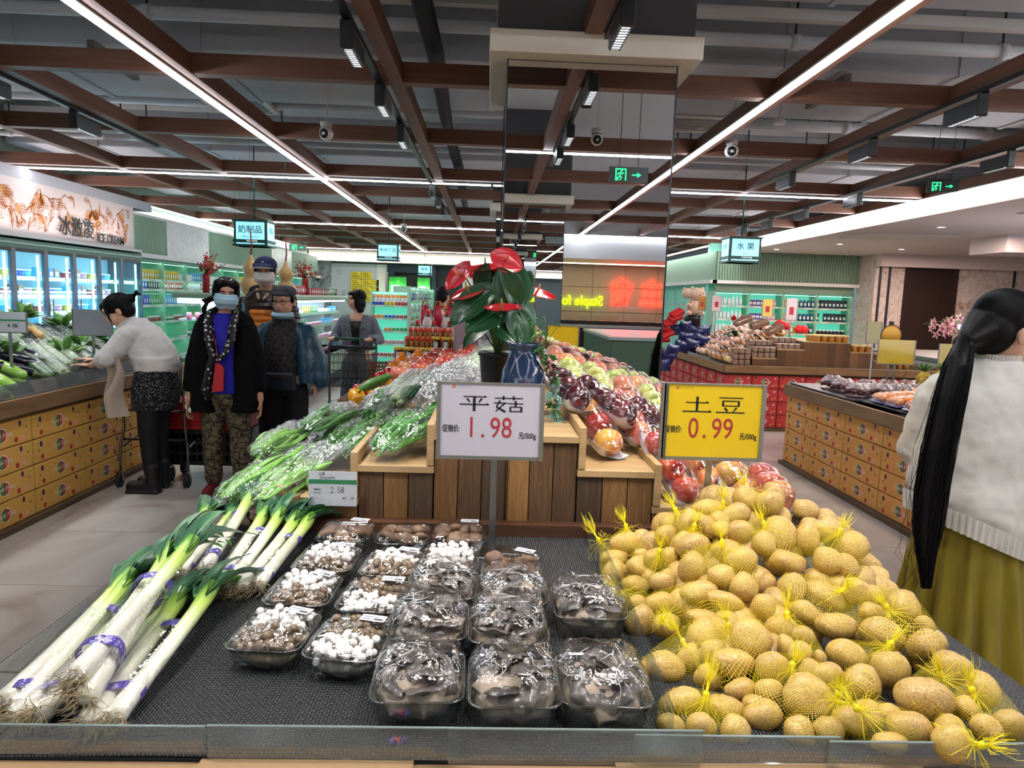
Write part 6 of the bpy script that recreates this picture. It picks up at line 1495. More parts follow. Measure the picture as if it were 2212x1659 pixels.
for i, (px, py, y) in enumerate(((1430, 790, 9.3), (1437, 770, 9.6), (1450, 757, 9.6), (1470, 748, 9.7), (1490, 745, 9.7), (1510, 735, 9.8), (1480, 730, 10), (1500, 718, 10.1), (1520, 715, 10.1), (1465, 712, 10.3), (1478, 705, 10.3))):
    q = P(px, py, y=y); ob('snack_pouch', PIL, None, Matrix.Translation(q-Vector((0, 0, .05))) @ Euler((.3, vr.uniform(-.4, .4), vr.uniform(-.5, .5))).to_matrix().to_4x4(), 'navy blue snack pouch at the far left of the red island, %s from the front' % ords[i], 'snack pouch', 'navy snack pouches')
RB = MB().box(-.1, .1, -.06, .06, 0, .06, REDB, bev=.004).mesh('box')
for i, (px, py) in enumerate(((1428, 712), (1445, 700), (1440, 725), (1458, 690), (1430, 735), (1462, 680))):
    q = P(px, py, y=10.2); ob('gift_box', RB, None, Matrix.Translation(q) @ Euler((.5, vr.uniform(-.5, .2), .3)).to_matrix().to_4x4(), 'red gift box leaning beside the navy pouches, %s one' % ords[i], 'gift box', 'red gift boxes')
# plush toy on a dark stand
PLU = nmat('plush_beige', ['#c9a285', '#dab89c', '#e6cbb2'], (30, 30, 30), .9, .3, sheen=.5); q = P(1500, 640, y=10.6); S_ = 1
t = thing('plush_toy', 'large beige plush toy sitting above the red island goods', 'plush toy', TR(q.x, 10.6, q.z-.1))
b = MB(); b.ell((0, 0, -.07), (.12, .1, .14), PLU); b.ell((.03, -.03, .13), (.13, .11, .1), PLU, nu=18, nv=12); b.ell((-.1, 0, .14), (.1, .08, .08), PLU); 
for x, z in ((-.04, .22), (.12, .21), (-.16, .2)): b.ell((x, 0, z), (.03, .02, .035), PLU, nu=8, nv=6)
for x in (-.1, .1): b.ell((x, -.08, -.04), (.035, .07, .035), PLU); b.ell((x, -.1, -.16), (.04, .07, .04), PLU)
b.obj('body', t); MB().ell((.05, -.135, .12), (.012, .008, .01), BLACK, nu=6, nv=5).obj('nose', t)
for x in (.0, .1): MB().ell((x, -.125, .15), (.008, .005, .01), BLACK, nu=6, nv=5).obj('eye', t)
MB().lathe([(.12, -.62), (.12, -.3), (.14, -.25), (.13, -.19), (.002, -.19)], 20, BLACK, cap=False).obj('stand', t)
# potted anthuriums and little promo cards on the red island
def promo(px, py, y, m, lab, w_=.11, h=.2):
    q = P(px, py, y=y); t = plain_sign(TR(q.x, y, 0), w_, h, q.z-h/2, m, lab); MB().box(-w_*.2, w_*.2, -.006, -.004, q.z-h*.25, q.z+h*.1, REDI).obj('price_print', t)
promo(1548, 655, 9.9, mat('promo_pink', '#eec9c4', .5), 'pink and white promotion card farthest left above the packed bread', .13, .22); promo(1658, 665, 9.6, SY, 'yellow promotion card above the anthurium on the red island', .14, .24); promo(1710, 668, 9.0, mat('promo_white', '#e6d6da', .5), 'tall white promotion card right of the anthurium', .14, .28)
promo(1517, 655, 10.2, mat('promo_orange', '#e0932a', .5), 'orange promotion card next to the plush toy', .1, .2)
for ci, (px, py, y, n) in enumerate(((1590, 715, 9.7, 7), (1650, 720, 9.5, 12))):
    q = P(px, py, y=y); t = thing('anthurium_pot', 'red anthurium among green leaves on the red island, %s one' % ('left', 'right')[ci], 'plant', TR(q.x, y, q.z-.1)); MB().lathe([(.06, -.1), (.08, 0), (.07, 0)], 14, BLACK).obj('pot', t)
    for k in range(n*2):
        a = vr.uniform(0, 6.28); r_ = vr.uniform(.02, .14); z = vr.uniform(.03, .16); ob('leaf', HL[k % 2], t, Matrix.Translation((r_*math.cos(a), r_*math.sin(a)*.7, z)) @ Euler((vr.uniform(-.3, .8), vr.uniform(-.4, .4), a-PI/2)).to_matrix().to_4x4() @ Matrix.Scale(.62, 4))
    for k in range(4): ob('flower', HF[k % 2], t, Matrix.Translation((vr.uniform(-.12, .12), -.05, vr.uniform(.16, .26))) @ Euler((.9, vr.uniform(-.4, .4), vr.uniform(-1, 1)+PI)).to_matrix().to_4x4() @ Matrix.Scale(.85, 4))
for i, (px, py, y) in enumerate(((1685, 700, 9.2), (1700, 705, 9.2), (1725, 710, 9.1), (1738, 712, 9.1), (1785, 745, 9.5))):
    q = P(px, py, y=y); ob('red_ribbon', MB().ell((0, 0, 0), (.06, .03, .05), mat('ribbon_red', '#e0252a', .4), nu=9, nv=6, amp=.8, seed=i).mesh('red_ribbon'), None, Matrix.Translation(q), 'bright red ribbon bow behind the rice cakes, %s from the left' % ords[i], 'ribbon', 'red ribbon bows')
t = thing('meat_counter', 'white chilled meat counter behind the right island', 'counter', TR(5.0, 8.3, 0))
MB().box(.9, 4, 0, 2.6, 0, .85, mat('counter_white', '#cfd0d6', .4), bev=.02).obj('body', t); MB().box(.88, 4.02, -.02, 2.62, .85, .9, STEEL).obj('worktop', t); MB().box(.95, 3.9, .1, .13, .9, 1.3, PANE).obj('glass', t); MB().box(.9, 3.95, .1, .3, 1.3, 1.36, mat('case_light', '#ffffff', .4, emit=3, ecol='#e0e8ff')).obj('case_lamp', t)
# ================================================================ products (object colour drives the tint)
PB_ = omat('product', .35, .3); PCAP = mat('cap_white', '#e4e6ea', .4); PLAB = mat('product_label', '#dfe2e6', .5)
def prods():
    d = {}
    b = MB().lathe([(.03, 0), (.032, .004), (.032, .12), (.013, .16), (.013, .175)], 12, PB_).box(-.012, .012, -.0335, -.03, .03, .1, PLAB).lathe([(.015, .172), (.015, .195)], 10, PCAP); d['bottle'] = b.mesh('bottle')
    d['can'] = MB().lathe([(.028, 0), (.032, .006), (.032, .105), (.028, .112)], 12, PB_).lathe([(.0325, .04), (.0325, .07)], 12, PLAB, cap=False).mesh('can')
    d['box'] = MB().box(-.045, .045, -.03, .03, 0, .13, PB_, bev=.002).box(-.03, .03, -.0312, -.03, .04, .09, PLAB).mesh('box')
    d['slim_box'] = MB().box(-.03, .03, -.02, .02, 0, .17, PB_, bev=.002).box(-.02, .02, -.0212, -.02, .05, .1, PLAB).mesh('box')
    d['jar'] = MB().lathe([(.034, 0), (.038, .006), (.038, .065), (.03, .075)], 12, PB_).lathe([(.034, .072), (.034, .09), (.002, .091)], 12, PCAP, cap=False).mesh('jar')
    d['tub'] = MB().lathe([(.04, 0), (.05, .07)], 14, PB_).lathe([(.054, .068), (.054, .08), (.002, .082)], 14, PCAP, cap=False).mesh('tub')
    b = MB()
    for sg in (1, -1): b.grid(lambda u, v: (.052*(2*u-1)*(1-.1*math.sin(PI*v)), sg*.024*(max(0, math.sin(PI*u)*math.sin(PI*v)))**.5, .08+.082*(2*v-1)), 9, 8, PB_)
    b.box(-.03, .03, -.026, -.02, .05, .11, PLAB); d['pouch'] = b.mesh('pouch')
    d['pump_bottle'] = MB().lathe([(.03, 0), (.034, .006), (.034, .12), (.026, .14), (.01, .15)], 12, PB_).tube([(0, 0, .15), (0, 0, .185), (0, -.03, .183)], .006, 6, PCAP).box(-.02, .02, -.0352, -.032, .04, .1, PLAB).mesh('pump_bottle')
    return d
PD = prods()
def put(kind, M, col, label, group, cat='goods'): return ob(kind, PD[kind], None, M, label, cat, group, col=col)
MINT = mat('shelf_mint', '#9fc9ae', .45); MINTB = mat('mint_back_glow', '#8fe0c8', .5, emit=.28, ecol='#5fe8c8'); TAG = mat('shelf_tag', '#d5dcd6', .5); SLED = mat('shelf_led', '#ffffff', .4, emit=2.6, ecol='#b8ffe8')  # back panel glows by itself, painting in the mint shelf light
CNAME = {'#2c50b8': 'blue', '#d8dce2': 'white', '#1f2430': 'black', '#b83a3a': 'red', '#3f9a58': 'green', '#d6b83a': 'yellow', '#8a4a2c': 'brown', '#4aa8d8': 'light blue', '#d87a9a': 'pink', '#e08030': 'orange', '#5a3a8a': 'purple', '#2f6a7a': 'teal', '#c9a24a': 'golden', '#103a6a': 'navy'}
cr = random.Random(33)
def shelving(lab, M, L, zs, depth, bays, name='wall_shelving', back=MINTB, top=True):
    t = thing(name, lab, 'shelving', M)
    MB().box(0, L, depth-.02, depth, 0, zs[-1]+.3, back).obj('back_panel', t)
    for i in range(bays+1): MB().box(i*L/bays-.015, i*L/bays+.015, 0, depth, 0, zs[-1]+.32, MINT).obj('upright', t)
    for z in zs:
        MB().box(0, L, 0, depth, z-.025, z, MINT).box(0, L, -.008, 0, z-.035, z+.012, MINT).obj('shelf', t)
        b = MB()
        for i in range(bays*2): b.box((i+.25)*L/bays/2, (i+.7)*L/bays/2, -.01, -.008, z-.028, z+.006, TAG)
        b.obj('price_rail', t)
    b = MB()
    for z in list(zs[1:])+[zs[-1]+.3]:
        for i in range(bays): b.box(i*L/bays+.03, (i+1)*L/bays-.03, .03, .05, z-.032, z-.026, SLED)
    b.obj('shelf_lamps', t)
    if top: MB().box(-.02, L+.02, -.02, depth, zs[-1]+.3, zs[-1]+.36, SAGED).obj('canopy', t)
    return t
def row_fill(M, L, z, y, kinds, step, where, group, i0=0, scale=1.0, skip=0):
    x = .07; k = cr.randrange(len(kinds)); run = 0; n = 0; nn = {}
    while x < L-.05:
        if run <= 0: k = cr.randrange(len(kinds)); run = cr.randrange(4, 8); n = 0
        kind, col = kinds[k]; run -= 1; n += 1
        if cr.random() >= skip:
            bay = ords[min(11, int(x))]; nn[(bay, col, kind)] = nn.get((bay, col, kind), 0)+1; n = min(12, nn[(bay, col, kind)])
            put(kind, M @ TR(x, y, z, cr.uniform(-.1, .1), scale), col, '%s %s, %s, %s metre, %s in run' % (CNAME[col], kind.replace('_', ' '), where, bay, ords[n-1]), group)
        x += step
# left wall shelving beyond the freezers
LS = Matrix.Translation((-5.6, 11.35, 0)) @ rotz(PI/2)
ZS = [.25, .6, .92, 1.2, 1.46, 1.7]
shelving('long mint-green lit shelving on the left wall beyond the freezers', LS, 10.6, ZS[:-1]+[1.62], .42, 12)
wn = ('bottom shelf', 'second shelf', 'third shelf', 'fourth shelf', 'fifth shelf', 'top shelf')
KL = [[('bottle', '#2c50b8'), ('bottle', '#4aa8d8'), ('bottle', '#d8dce2')], [('box', '#8a4a2c'), ('box', '#b83a3a'), ('can', '#3f9a58')], [('can', '#3f9a58'), ('box', '#c9a24a'), ('jar', '#8a4a2c')], [('bottle', '#2c50b8'), ('bottle', '#4aa8d8'), ('bottle', '#3f9a58')], [('bottle', '#d8dce2'), ('box', '#b83a3a'), ('bottle', '#1f2430'), ('slim_box', '#2c50b8')], [('slim_box', '#d6b83a'), ('slim_box', '#4aa8d8'), ('box', '#d8dce2')]]
for j, z in enumerate(ZS[2:-1]+[1.62]):
    row_fill(LS, 5.4 if j < 4 else 5.4, z, .1, KL[j+2], .085, 'left wall '+wn[j+2], 'drinks and boxes on the left wall shelving')
    row_fill(LS @ TR(5.4, 0, 0), 5.2, z, .1, KL[j+2], .17, 'far left wall '+wn[j+2], 'far drinks on the left wall shelving', scale=1.15)
# upright freezers with glass doors
t = thing('upright_freezer', 'row of glass-door upright freezers under the ice cream mural', 'freezer', Matrix.Translation((-5.55, 6.5, 0)) @ rotz(PI/2))
FRZ = mat('freezer_in', '#c4dfee', .4); FR = mat('freezer_frame', '#6d6f78', .35, .6); CYL = mat('freezer_lamp', '#ffffff', .4, emit=7, ecol='#aee8ff')
FL = 4.78
MB().box(0, FL, .46, .5, .1, 1.95, FRZ).box(0, FL, 0, .5, .0, .12, DGREY).box(0, FL, 0, .5, 1.93, 2.0, SAGED).box(FL-.05, FL, 0, .5, .1, 2.0, FR).box(0, FL, -.05, 0, 1.9, 2.0, SAGED).obj('cabinet', t)
MB().box(0, FL, -.055, -.05, 1.95, 1.965, mat('sage_light', '#a9c8ae', .3)).obj('highlight_trim', t)
dx0 = [1.78-.62*3+.6*k for k in range(9)]
dcol = [[('tub', '#d6b83a'), ('tub', '#2c50b8'), ('tub', '#4aa8d8')], [('box', '#4aa8d8'), ('box', '#2c50b8'), ('box', '#8a4a2c')], [('tub', '#b83a3a'), ('box', '#8a4a2c'), ('tub', '#d87a9a')]]
for k in range(8):
    x0 = .02+.595*k; x1 = x0+.595
    if x1 > FL: break
    d = MB().box(x0+.0, x0+.035, -.045, 0, .12, 1.9, FR).box(x1-.035, x1, -.045, 0, .12, 1.9, FR).box(x0+.035, x1-.035, -.045, 0, 1.86, 1.9, BLACK).box(x0+.035, x1-.035, -.045, 0, .12, .17, BLACK).obj('door', t)
    MB().box(x0+.035, x1-.035, -.03, -.025, .17, 1.86, PANE).obj('glass', d); MB().tube([(x0+.06, -.07, .8), (x0+.06, -.07, 1.3)], .008, 6, STEEL).tube([(x0+.06, -.045, .82), (x0+.06, -.07, .82)], .006, 6, STEEL).obj('handle', d)
    MB().box(x1-.06, x1-.045, .02, .04, .2, 1.84, CYL).obj('door_lamp', t)
    for z in (.4, .65, .9, 1.12, 1.33, 1.55): MB().box(x0+.03, x1-.07, .06, .44, z-.012, z, mat('shelf_ice', '#b6dcea', .3)).box(x0+.03, x1-.07, .05, .06, z-.02, z+.03, mat('shelf_front', '#d6eef6', .3)).obj('shelf', t)
TF = Matrix.Translation((-5.55, 6.5, 0)) @ rotz(PI/2)
for k in range(2, 8):
    for j, z in enumerate((.9, 1.12, 1.33, 1.55)):
        if k > 6 and j > 1: continue
        kd = dcol[(j+k) % 3]
        for q in range(4):
            kind, col = kd[(q+1)//2]; put(kind, TF @ TR(.02+.595*k+.1+.118*q, .14, z, 0, 1.12 if kind == 'box' else 1.4), col, '%s ice cream %s, %s freezer along, %s shelf up, %s from left' % (CNAME[col], kind, ords[k], ords[j+2], ords[q]), 'ice cream in the freezers')
# dairy case
lampo('freezer_fill', 'AREA', (-5.575, 8.9, 1.05), 60, (.72, .92, 1), 1.6, rot=(0, PI/2, 0), sy=4.6)  # unseen area light added to brighten the freezer interior
t = thing('dairy_case', 'long sage-green open chiller with lit dairy shelves', 'chiller'); X0, X1, Y0, Y1 = -3.75, -2.55, 8.1, 13.6
CG = mat('case_green', '#8aa78c', .45); CW = mat('case_white', '#dfe6ee', .35); CL = mat('case_lamp_cool', '#ffffff', .4, emit=8, ecol='#d8ecff')
MB().box(X0, X1, Y0, Y1, .12, .5, CG, bev=.02).box(X0+.05, X1-.05, Y0+.05, Y1-.05, 0, .12, DGREY).obj('base', t)
MB().box(X1, X1+.03, Y0, Y1, .12, .2, DGREY).box(X1, X1+.03, Y0, Y1, .5, .53, STEEL).obj('bumper', t)
MB().box(X0+.05, X1-.03, Y0+.05, Y1-.05, .46, .5, CW).box(-3.3, -3.2, Y0, Y1, .5, 1.36, CW).obj('liner', t)
MB().box(-3.62, -2.72, Y0-.05, Y1, 1.37, 1.45, CG, bev=.02).obj('canopy', t); 
b = MB()
for k in range(6): b.box(-2.85, -2.78, Y0+k*.9, Y0+k*.9+.88, 1.345, 1.37, CL).box(-3.55, -3.48, Y0+k*.9, Y0+k*.9+.88, 1.345, 1.37, CL)
b.box(-3.55, -2.8, Y0-.04, Y0+.0, 1.33, 1.37, CL); b.obj('lamps', t)
for z, xx in ((.74, -2.78), (.95, -2.86), (1.15, -2.92)): MB().box(-3.2, xx, Y0+.1, Y1, z-.02, z, CW).box(xx, xx+.01, Y0+.1, Y1, z-.03, z+.02, CG).obj('shelf', t); MB().box(-3.6, -3.3, Y0+.1, Y1, z-.02, z, CW).obj('shelf', t)
LC = Matrix.Translation((-2.75, Y0+.15, 0)) @ rotz(PI/2)
for j, (z, y) in enumerate(((.5, .1), (.74, .08), (.95, .14), (1.15, .22))):
    row_fill(LC, 5.3, z, y, [('tub', '#d8dce2'), ('bottle', '#4aa8d8'), ('jar', '#d8dce2'), ('pouch', '#d6b83a'), ('pouch', '#3f9a58'), ('tub', '#d87a9a'), ('box', '#4aa8d8')], .13, ('front well', 'lower shelf', 'middle shelf', 'upper shelf')[j]+' of dairy case', 'dairy goods in the green chiller', scale=.8)
LC2 = Matrix.Translation((-3.55, Y0+.1, 0))
for j, z in enumerate((.5, .74, .95, 1.15)): row_fill(LC2, .85, z, .0, [('can', '#3f9a58'), ('tub', '#d8dce2'), ('jar', '#d87a9a'), ('box', '#4aa8d8')], .1, 'dairy case near end '+('well', 'lower shelf', 'middle shelf', 'upper shelf')[j], 'goods at the near end of the dairy case', scale=.8)
row_fill(Matrix.Translation((-2.9, 9.0, 0)) @ rotz(PI/2), 4.3, 1.45, .0, [('box', '#b83a3a'), ('box', '#8a4a2c'), ('pouch', '#3f9a58'), ('pouch', '#b83a3a')], .13, 'dairy case roof', 'boxes and pouches on top of the dairy case', scale=.9)
# gondola
t = shelving('mint gondola end with red and blue jars, lit from below its shelves', Matrix.Translation((-2.6, 15.4, 0)), .8, [.14, .42, .7, .98, 1.26], .4, 1, 'gondola', top=False)
GM_ = Matrix.Translation((-2.6, 15.4, 0)); gc = [['#b83a3a'], ['#d87a9a'], ['#e08030', '#3f9a58'], ['#e08030', '#2c50b8', '#b83a3a']]
for j, z in enumerate((.14, .42, .7, .98)):
    for q in range(9):
        if q == 2 and 0 < j < 3: continue
        col = gc[j][min(len(gc[j])-1, q*len(gc[j])//9)]; put('jar', GM_ @ TR(.06+.085*q, .08, z), col, '%s jar on the gondola end, %s shelf up, %s from the left' % (CNAME[col], ords[j], ords[q]), 'jars on the gondola end')
for q in range(9):
    col = ('#2c50b8', '#d6b83a', '#b83a3a')[q//3]; put('jar', GM_ @ TR(.06+.085*q, .08, 1.26, 0, 1.1), col, '%s jar on top of the gondola end, %s from the left' % (CNAME[col], ords[q]), 'jars on the gondola end')
for q in range(9):
    put('pouch', GM_ @ TR(.06+.085*q, .25, 1.30, cr.uniform(-.3, .3), 1.2), '#e08030', 'orange red snack pouch standing behind the gondola jars, %s from the left' % ords[q], 'orange pouches on the gondola')
GS = Matrix.Translation((-1.78, 15.8, 0)) @ rotz(PI/2)
shelving('long side of the mint gondola with bagged snacks', GS, 6.4, [.14, .46, .78, 1.1, 1.38], .4, 6, 'gondola', top=False)
for j, z in enumerate((.14, .46, .78, 1.1, 1.38)): row_fill(GS, 6.3, z, .07, [('pouch', '#3f9a58'), ('pouch', '#4aa8d8'), ('pouch', '#d8dce2'), ('box', '#2c50b8'), ('pouch', '#8a4a2c'), ('pouch', '#d6b83a')], .2, 'gondola side '+wn[j], 'bagged snacks on the gondola side', scale=1.3)
# cosmetics shelving on the right
RS_ = Matrix.Translation((5.0, 15.42, 0)); ZR = [.3, .62, .92, 1.2, 1.5]
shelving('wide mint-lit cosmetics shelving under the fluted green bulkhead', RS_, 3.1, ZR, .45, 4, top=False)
MB().box(5.0, 8.12, 15.42, 15.5, 1.8, 2.0, SAGE).obj('shelf_header', label='sage header board above the cosmetics shelving', cat='board')
seg = [(.05, .75, [('pump_bottle', '#d8dce2'), ('bottle', '#d8dce2')]), (.8, 1.5, [('box', '#5a3a8a'), ('box', '#d87a9a')]), (1.6, 2.35, [('pump_bottle', '#c9a24a'), ('pump_bottle', '#103a6a')]), (2.35, 3.1, [('slim_box', '#1f2430')])]
for j, z in enumerate(ZR[1:]):
    for x0, x1, kk in seg:
        n = int((x1-x0)/.088)
        for q in range(n):
            kind, col = kk[0 if len(kk) == 1 else (q*2)//n]
            if j == 1 and len(kk) == 1: kind, col = 'jar', '#1f2430'
            if j == 0 and q % 3 == 0: continue
            if j == 2 and x0 > 2 and q in (1,): continue
            put(kind, RS_ @ TR(x0+.04+q*.088, .12, z, 0, 1.15), col, '%s %s, cosmetics %s shelf, %s from left, %s bay' % (CNAME[col], kind.replace('_', ' '), wn[j+1].replace(' shelf', ''), ords[min(11, q)], ords[seg.index((x0, x1, kk))]), 'cosmetics on the right shelving')
RS2 = Matrix.Translation((5.2, 15.9, 0)) @ rotz(PI/2) @ Matrix.Diagonal((1, -1, 1, 1))
RS2 = Matrix.Translation((5.2, 21.3, 0)) @ rotz(-PI/2)
shelving('mint shelving running away along the green corner', RS2, 5.4, ZR, .3, 6, top=False)
for j, z in enumerate(ZR[1:]): row_fill(RS2, 5.3, z, .08, [('box', '#2c50b8'), ('bottle', '#4aa8d8'), ('box', '#d8dce2'), ('bottle', '#d8dce2')], .17, 'green corner '+wn[j+1], 'toiletries along the green corner', scale=1.2)

# ================================================================ farther goods on and behind the produce table, left of the column
fr = random.Random(71)
MB().box(-.85, .02, 3.9, 5.2, 0, .9, CARDD).obj('rear_plinth', label='plain plinth carrying the fruit left of the mirrored column', cat='plinth')
for nm_, xs, ys, m, r, lab, z in (('red_apple', (-.45, -.12), (3.3, 4.6), AM['red'], .048, 'large red apple in film left of the mirrored column', 1.15), ):
    for i in range(14):
        x = -.42+.1*(i % 4)+fr.uniform(-.01, .01); y = 3.35+.32*(i//4); z = 1.02+.25*(x+.45)
        o_ = ob('apple', AP['red' if i % 4 else 'pink'], None, TR(x, y, z+.09, fr.uniform(0, 6), 1.15), lab+', %s row, %s from the aisle' % (ords[i//4], ords[i % 4]), 'apple', 'big red apples left of the column')
ORM = MB().ell((0, 0, 0), (.05, .05, .043), mat('mandarin', '#f28a18', .35, coat=.4), nu=16, nv=10).tube([(0, 0, .03), (0, 0, .06)], [.024, .018], 10, mat('mandarin')).mesh('mandarin')
for i, (px, py) in enumerate(((868, 782), (882, 795), (858, 800), (903, 775), (845, 805), (893, 800))):
    q = P(px, py, z=1.12); q = P(px, py, y=4.2); ob('mandarin', ORM, None, Matrix.Translation(q) @ rotz(i), 'large orange knobbly mandarin in the basket left of the column, %s of six' % ords[i], 'mandarin', 'big mandarins')
b = MB(); 
for k in range(26): b.tube([(-.75+.02*k, 4.4, .98), (-.75+.02*k, 4.4, 1.08)], .006, 5, mat('wicker', '#6a3f22', .6))
for k in range(5): b.tube([(-.76, 4.4, .98+.022*k), (-.24, 4.4, .98+.022*k)], .007, 5, mat('wicker'))
b.obj('wicker_basket', label='brown wicker basket rim behind the mandarins', cat='basket')
PEP = {'red': mat('pepper_red', '#b81c22', .15, coat=1), 'yellow': mat('pepper_yellow', '#eaa51e', .15, coat=1)}
for i, (px, py, y, c) in enumerate(((770, 858, 3.1, 'yellow'), (775, 848, 3.2, 'red'), (800, 838, 3.6, 'red'), (822, 818, 3.7, 'red'), (838, 808, 3.9, 'red'), (812, 850, 3.3, 'yellow'), (845, 822, 3.6, 'yellow'))):
    q = P(px, py, y=y); b = MB(); b.lathe([(.002, -.04), (.028, -.036), (.038, -.01), (.04, .02), (.02, .036), (.004, .028)], 24, PEP[c]); b.v = [(v[0]*(1+.08*math.cos(4*math.atan2(v[1], v[0]))), v[1]*(1+.08*math.cos(4*math.atan2(v[1], v[0]))), v[2]) for v in b.v]; b.tube([(0, 0, .028), (.004, 0, .055)], .005, 6, mat('stalk_green', '#4a7a34', .5)); b.obj('bell_pepper', M=Matrix.Translation(q) @ Euler((.4, .5, i)).to_matrix().to_4x4(), label='glossy %s bell pepper in film behind the bean bags, %s from the front' % (c, ords[i]), cat='pepper', group='bell peppers behind the beans')
for i in range(4):
    a = P(752+i*5, 858-i*4, y=3.15); ob('cucumber', MB().tube([(0, 0, 0), (0, .02, 0), (0, .1, .01), (0, .18, .008), (0, .2, 0)], [.006, .018, .02, .018, .006], 10, mat('cucumber', '#4f8a3a', .4, coat=.3)).mesh('cucumber') if i == 0 else bpy.data.meshes['cucumber'], None, Matrix.Translation(a) @ Euler((.3, 0, -.9)).to_matrix().to_4x4(), 'green cucumber in film left of the red pepper, %s one' % ords[i], 'cucumber', 'cucumbers')
# lettuce and yellow-green bunches wrapped in film (mid left slope)
for i, (a, c, z0, z1) in enumerate((((850, 870), (925, 790), 1.08, 1.16), ((900, 850), (960, 775), 1.12, 1.19), ((800, 900), (870, 830), 1.04, 1.12), ((950, 830), (1010, 765), 1.15, 1.22), ((985, 815), (1035, 770), 1.15, 1.22))):
    p0 = P(*a, z=z0); p1 = P(*c, z=z1); t = thing('vegetable_bag', 'crinkled clear bag of leafy stems on the left slope, %s from the aisle' % ords[i], 'bagged vegetable', frame(p0, p1-p0), 'bagged leafy stems'); ob('stalks', VB[('ce', 'dg', 'sc', 'dg', 'ce')[i]][0], t); ob('film', VB['ce'][1], t)
CRF = film('crinkle_sleeve', '#f2f6f8', .2, .16, .75, bump=1.0, bscale=40, milky=.1)
for i, (a, c) in enumerate((((960, 850), (1010, 775)), ((1000, 860), (1050, 790)), ((1030, 865), (1070, 800)), ((920, 870), (985, 790)))):
    p0 = P(*a, y=2.5); p1 = P(*c, y=3.0); t = thing('empty_sleeve', 'crumpled clear plastic sleeve tops piled behind the white sign, %s one' % ords[i], 'plastic sleeve', frame(p0, p1-p0), 'crumpled sleeve tops'); b = MB()
    b.grid(lambda u, v: ((.05+.03*v+.02*noise.noise(Vector((u*11+i, v*15, 1))))*math.cos(2*PI*u), .4*v, (.022+.018*noise.noise(Vector((u*11, v*15, i))))*math.sin(2*PI*u)+.02*noise.noise(Vector((u*7, v*9, i+4)))), 44, 44, CRF, wrap=True); b.obj('sleeve', t)
q = P(1020, 725, y=4.4); plain_sign(TR(q.x-.01, 4.4, 0, .25), .2, .24, q.z-.12, mat('card_back_pink', '#cdb4c0', .5), 'pinkish back of a white price sign left of the anthurium'); t = thing('white_box', 'small plain white box behind the black pot', 'box', TR(P(1052, 745, y=4.3).x, 4.3, 1.1, .2)); MB().box(-.05, .05, -.04, .04, .0, .14, WHITE, bev=.004).obj('body', t)
PS0 = Matrix.Translation((-.86, 5.9, 0)) @ Matrix.Diagonal((.85, 1, 1, 1))
# promotion stand with red bags, jugs and jars
t = thing('promotion_stand', 'stepped wooden promotion stand behind the fruit with red-capped jugs', 'display stand', PS0)
for k, (y, z) in enumerate(((0, .92), (.3, 1.0), (.6, 1.07), (.9, 1.16))): MB().box(.05*k, .98, y, y+.3, 0, z, RW2[k % 2]).obj('step', t); MB().box(.05*k-.01, .99, y-.01, y+.3, z, z+.015, PLY).obj('board', t)
YL = MB().lathe([(.045, 0), (.048, .005), (.048, .1)], 14, mat('brown_jar', '#4a2614', .2, coat=.6)).box(-.02, .02, -.05, -.046, .02, .08, PLAB).lathe([(.05, .098), (.05, .12), (.002, .122)], 14, mat('lid_yellow', '#e3b81c', .4), cap=False).mesh('jar')
for i in range(10): ob('sauce_jar', YL, None, PS0 @ TR(.1+.105*(i % 5)+.35*(i//5), .1 if i < 5 else .38, .935 if i < 5 else 1.015), 'brown sauce jar with yellow lid, promotion stand %s step, %s one' % (('lowest', 'second')[i//5], ords[i % 5]), 'jar', 'brown sauce jars')
OC = MB().tube([(0, 0, 0), (0, 0, .1)], .022, 10, mat('orange_sauce', '#b8762c', .3)).tube([(0, 0, .1), (0, 0, .145)], [.024, .018], 10, mat('cap_orange', '#ee4a24', .35)).mesh('bottle')
for i in range(40): ob('sauce_bottle', OC, None, PS0 @ TR(.14+.055*(i % 10), .36+.3*(i//20)+.07*((i//10) % 2), 1.015+.07*(i//20), 0, .8), 'orange-capped sauce bottle, promotion stand %s row, %s from the left' % (ords[i//10], ords[i % 10]), 'bottle', 'orange-capped sauce bottles')
JG = MB().lathe([(.07, 0), (.085, .02), (.085, .1), (.05, .17), (.022, .2)], 16, mat('jug_cream', '#e6d8cf', .3, coat=.5)).lathe([(.052, .168), (.046, .18), (.03, .195)], 12, mat('jug_green', '#2a5a3a', .4), cap=False).lathe([(.026, .195), (.03, .2), (.03, .24), (.02, .25)], 12, mat('cap_red', '#d8202c', .35)).tube([(.05, 0, .17), (.1, 0, .15), (.08, 0, .08)], .01, 6, mat('jug_cream')).mesh('jug')
for i, (x, y, z) in enumerate(((.2, .82, 1.085), (.38, .84, 1.085), (.56, .82, 1.085), (.76, .84, 1.085), (.3, .98, 1.175), (.52, 1.0, 1.175), (.74, .98, 1.175), (.92, 1.0, 1.175))): ob('oil_jug', JG, None, PS0 @ TR(x, y, z, -.4, .72), 'cream jug with red cap on the promotion stand, %s step, %s from the left' % (('third', 'top')[i//4], ords[i % 4]), 'jug', 'red-capped jugs')
RBG = MB().ell((0, 0, .14), (.07, .04, .15), mat('red_bag', '#d01840', .3, coat=.5), nu=12, nv=9, amp=.2).tube([(-.05, 0, .26), (-.03, 0, .34), (.03, 0, .34), (.05, 0, .26)], .012, 6, mat('bag_handle', '#f06a20', .4)).mesh('bag')
for i in range(5): ob('gift_bag', RBG, None, PS0 @ TR(.25+.15*i, 1.12, 1.175, .2*i, .8), 'tall red gift bag, orange handle, back of the promotion stand, %s from the left' % ords[i], 'gift bag', 'red gift bags')

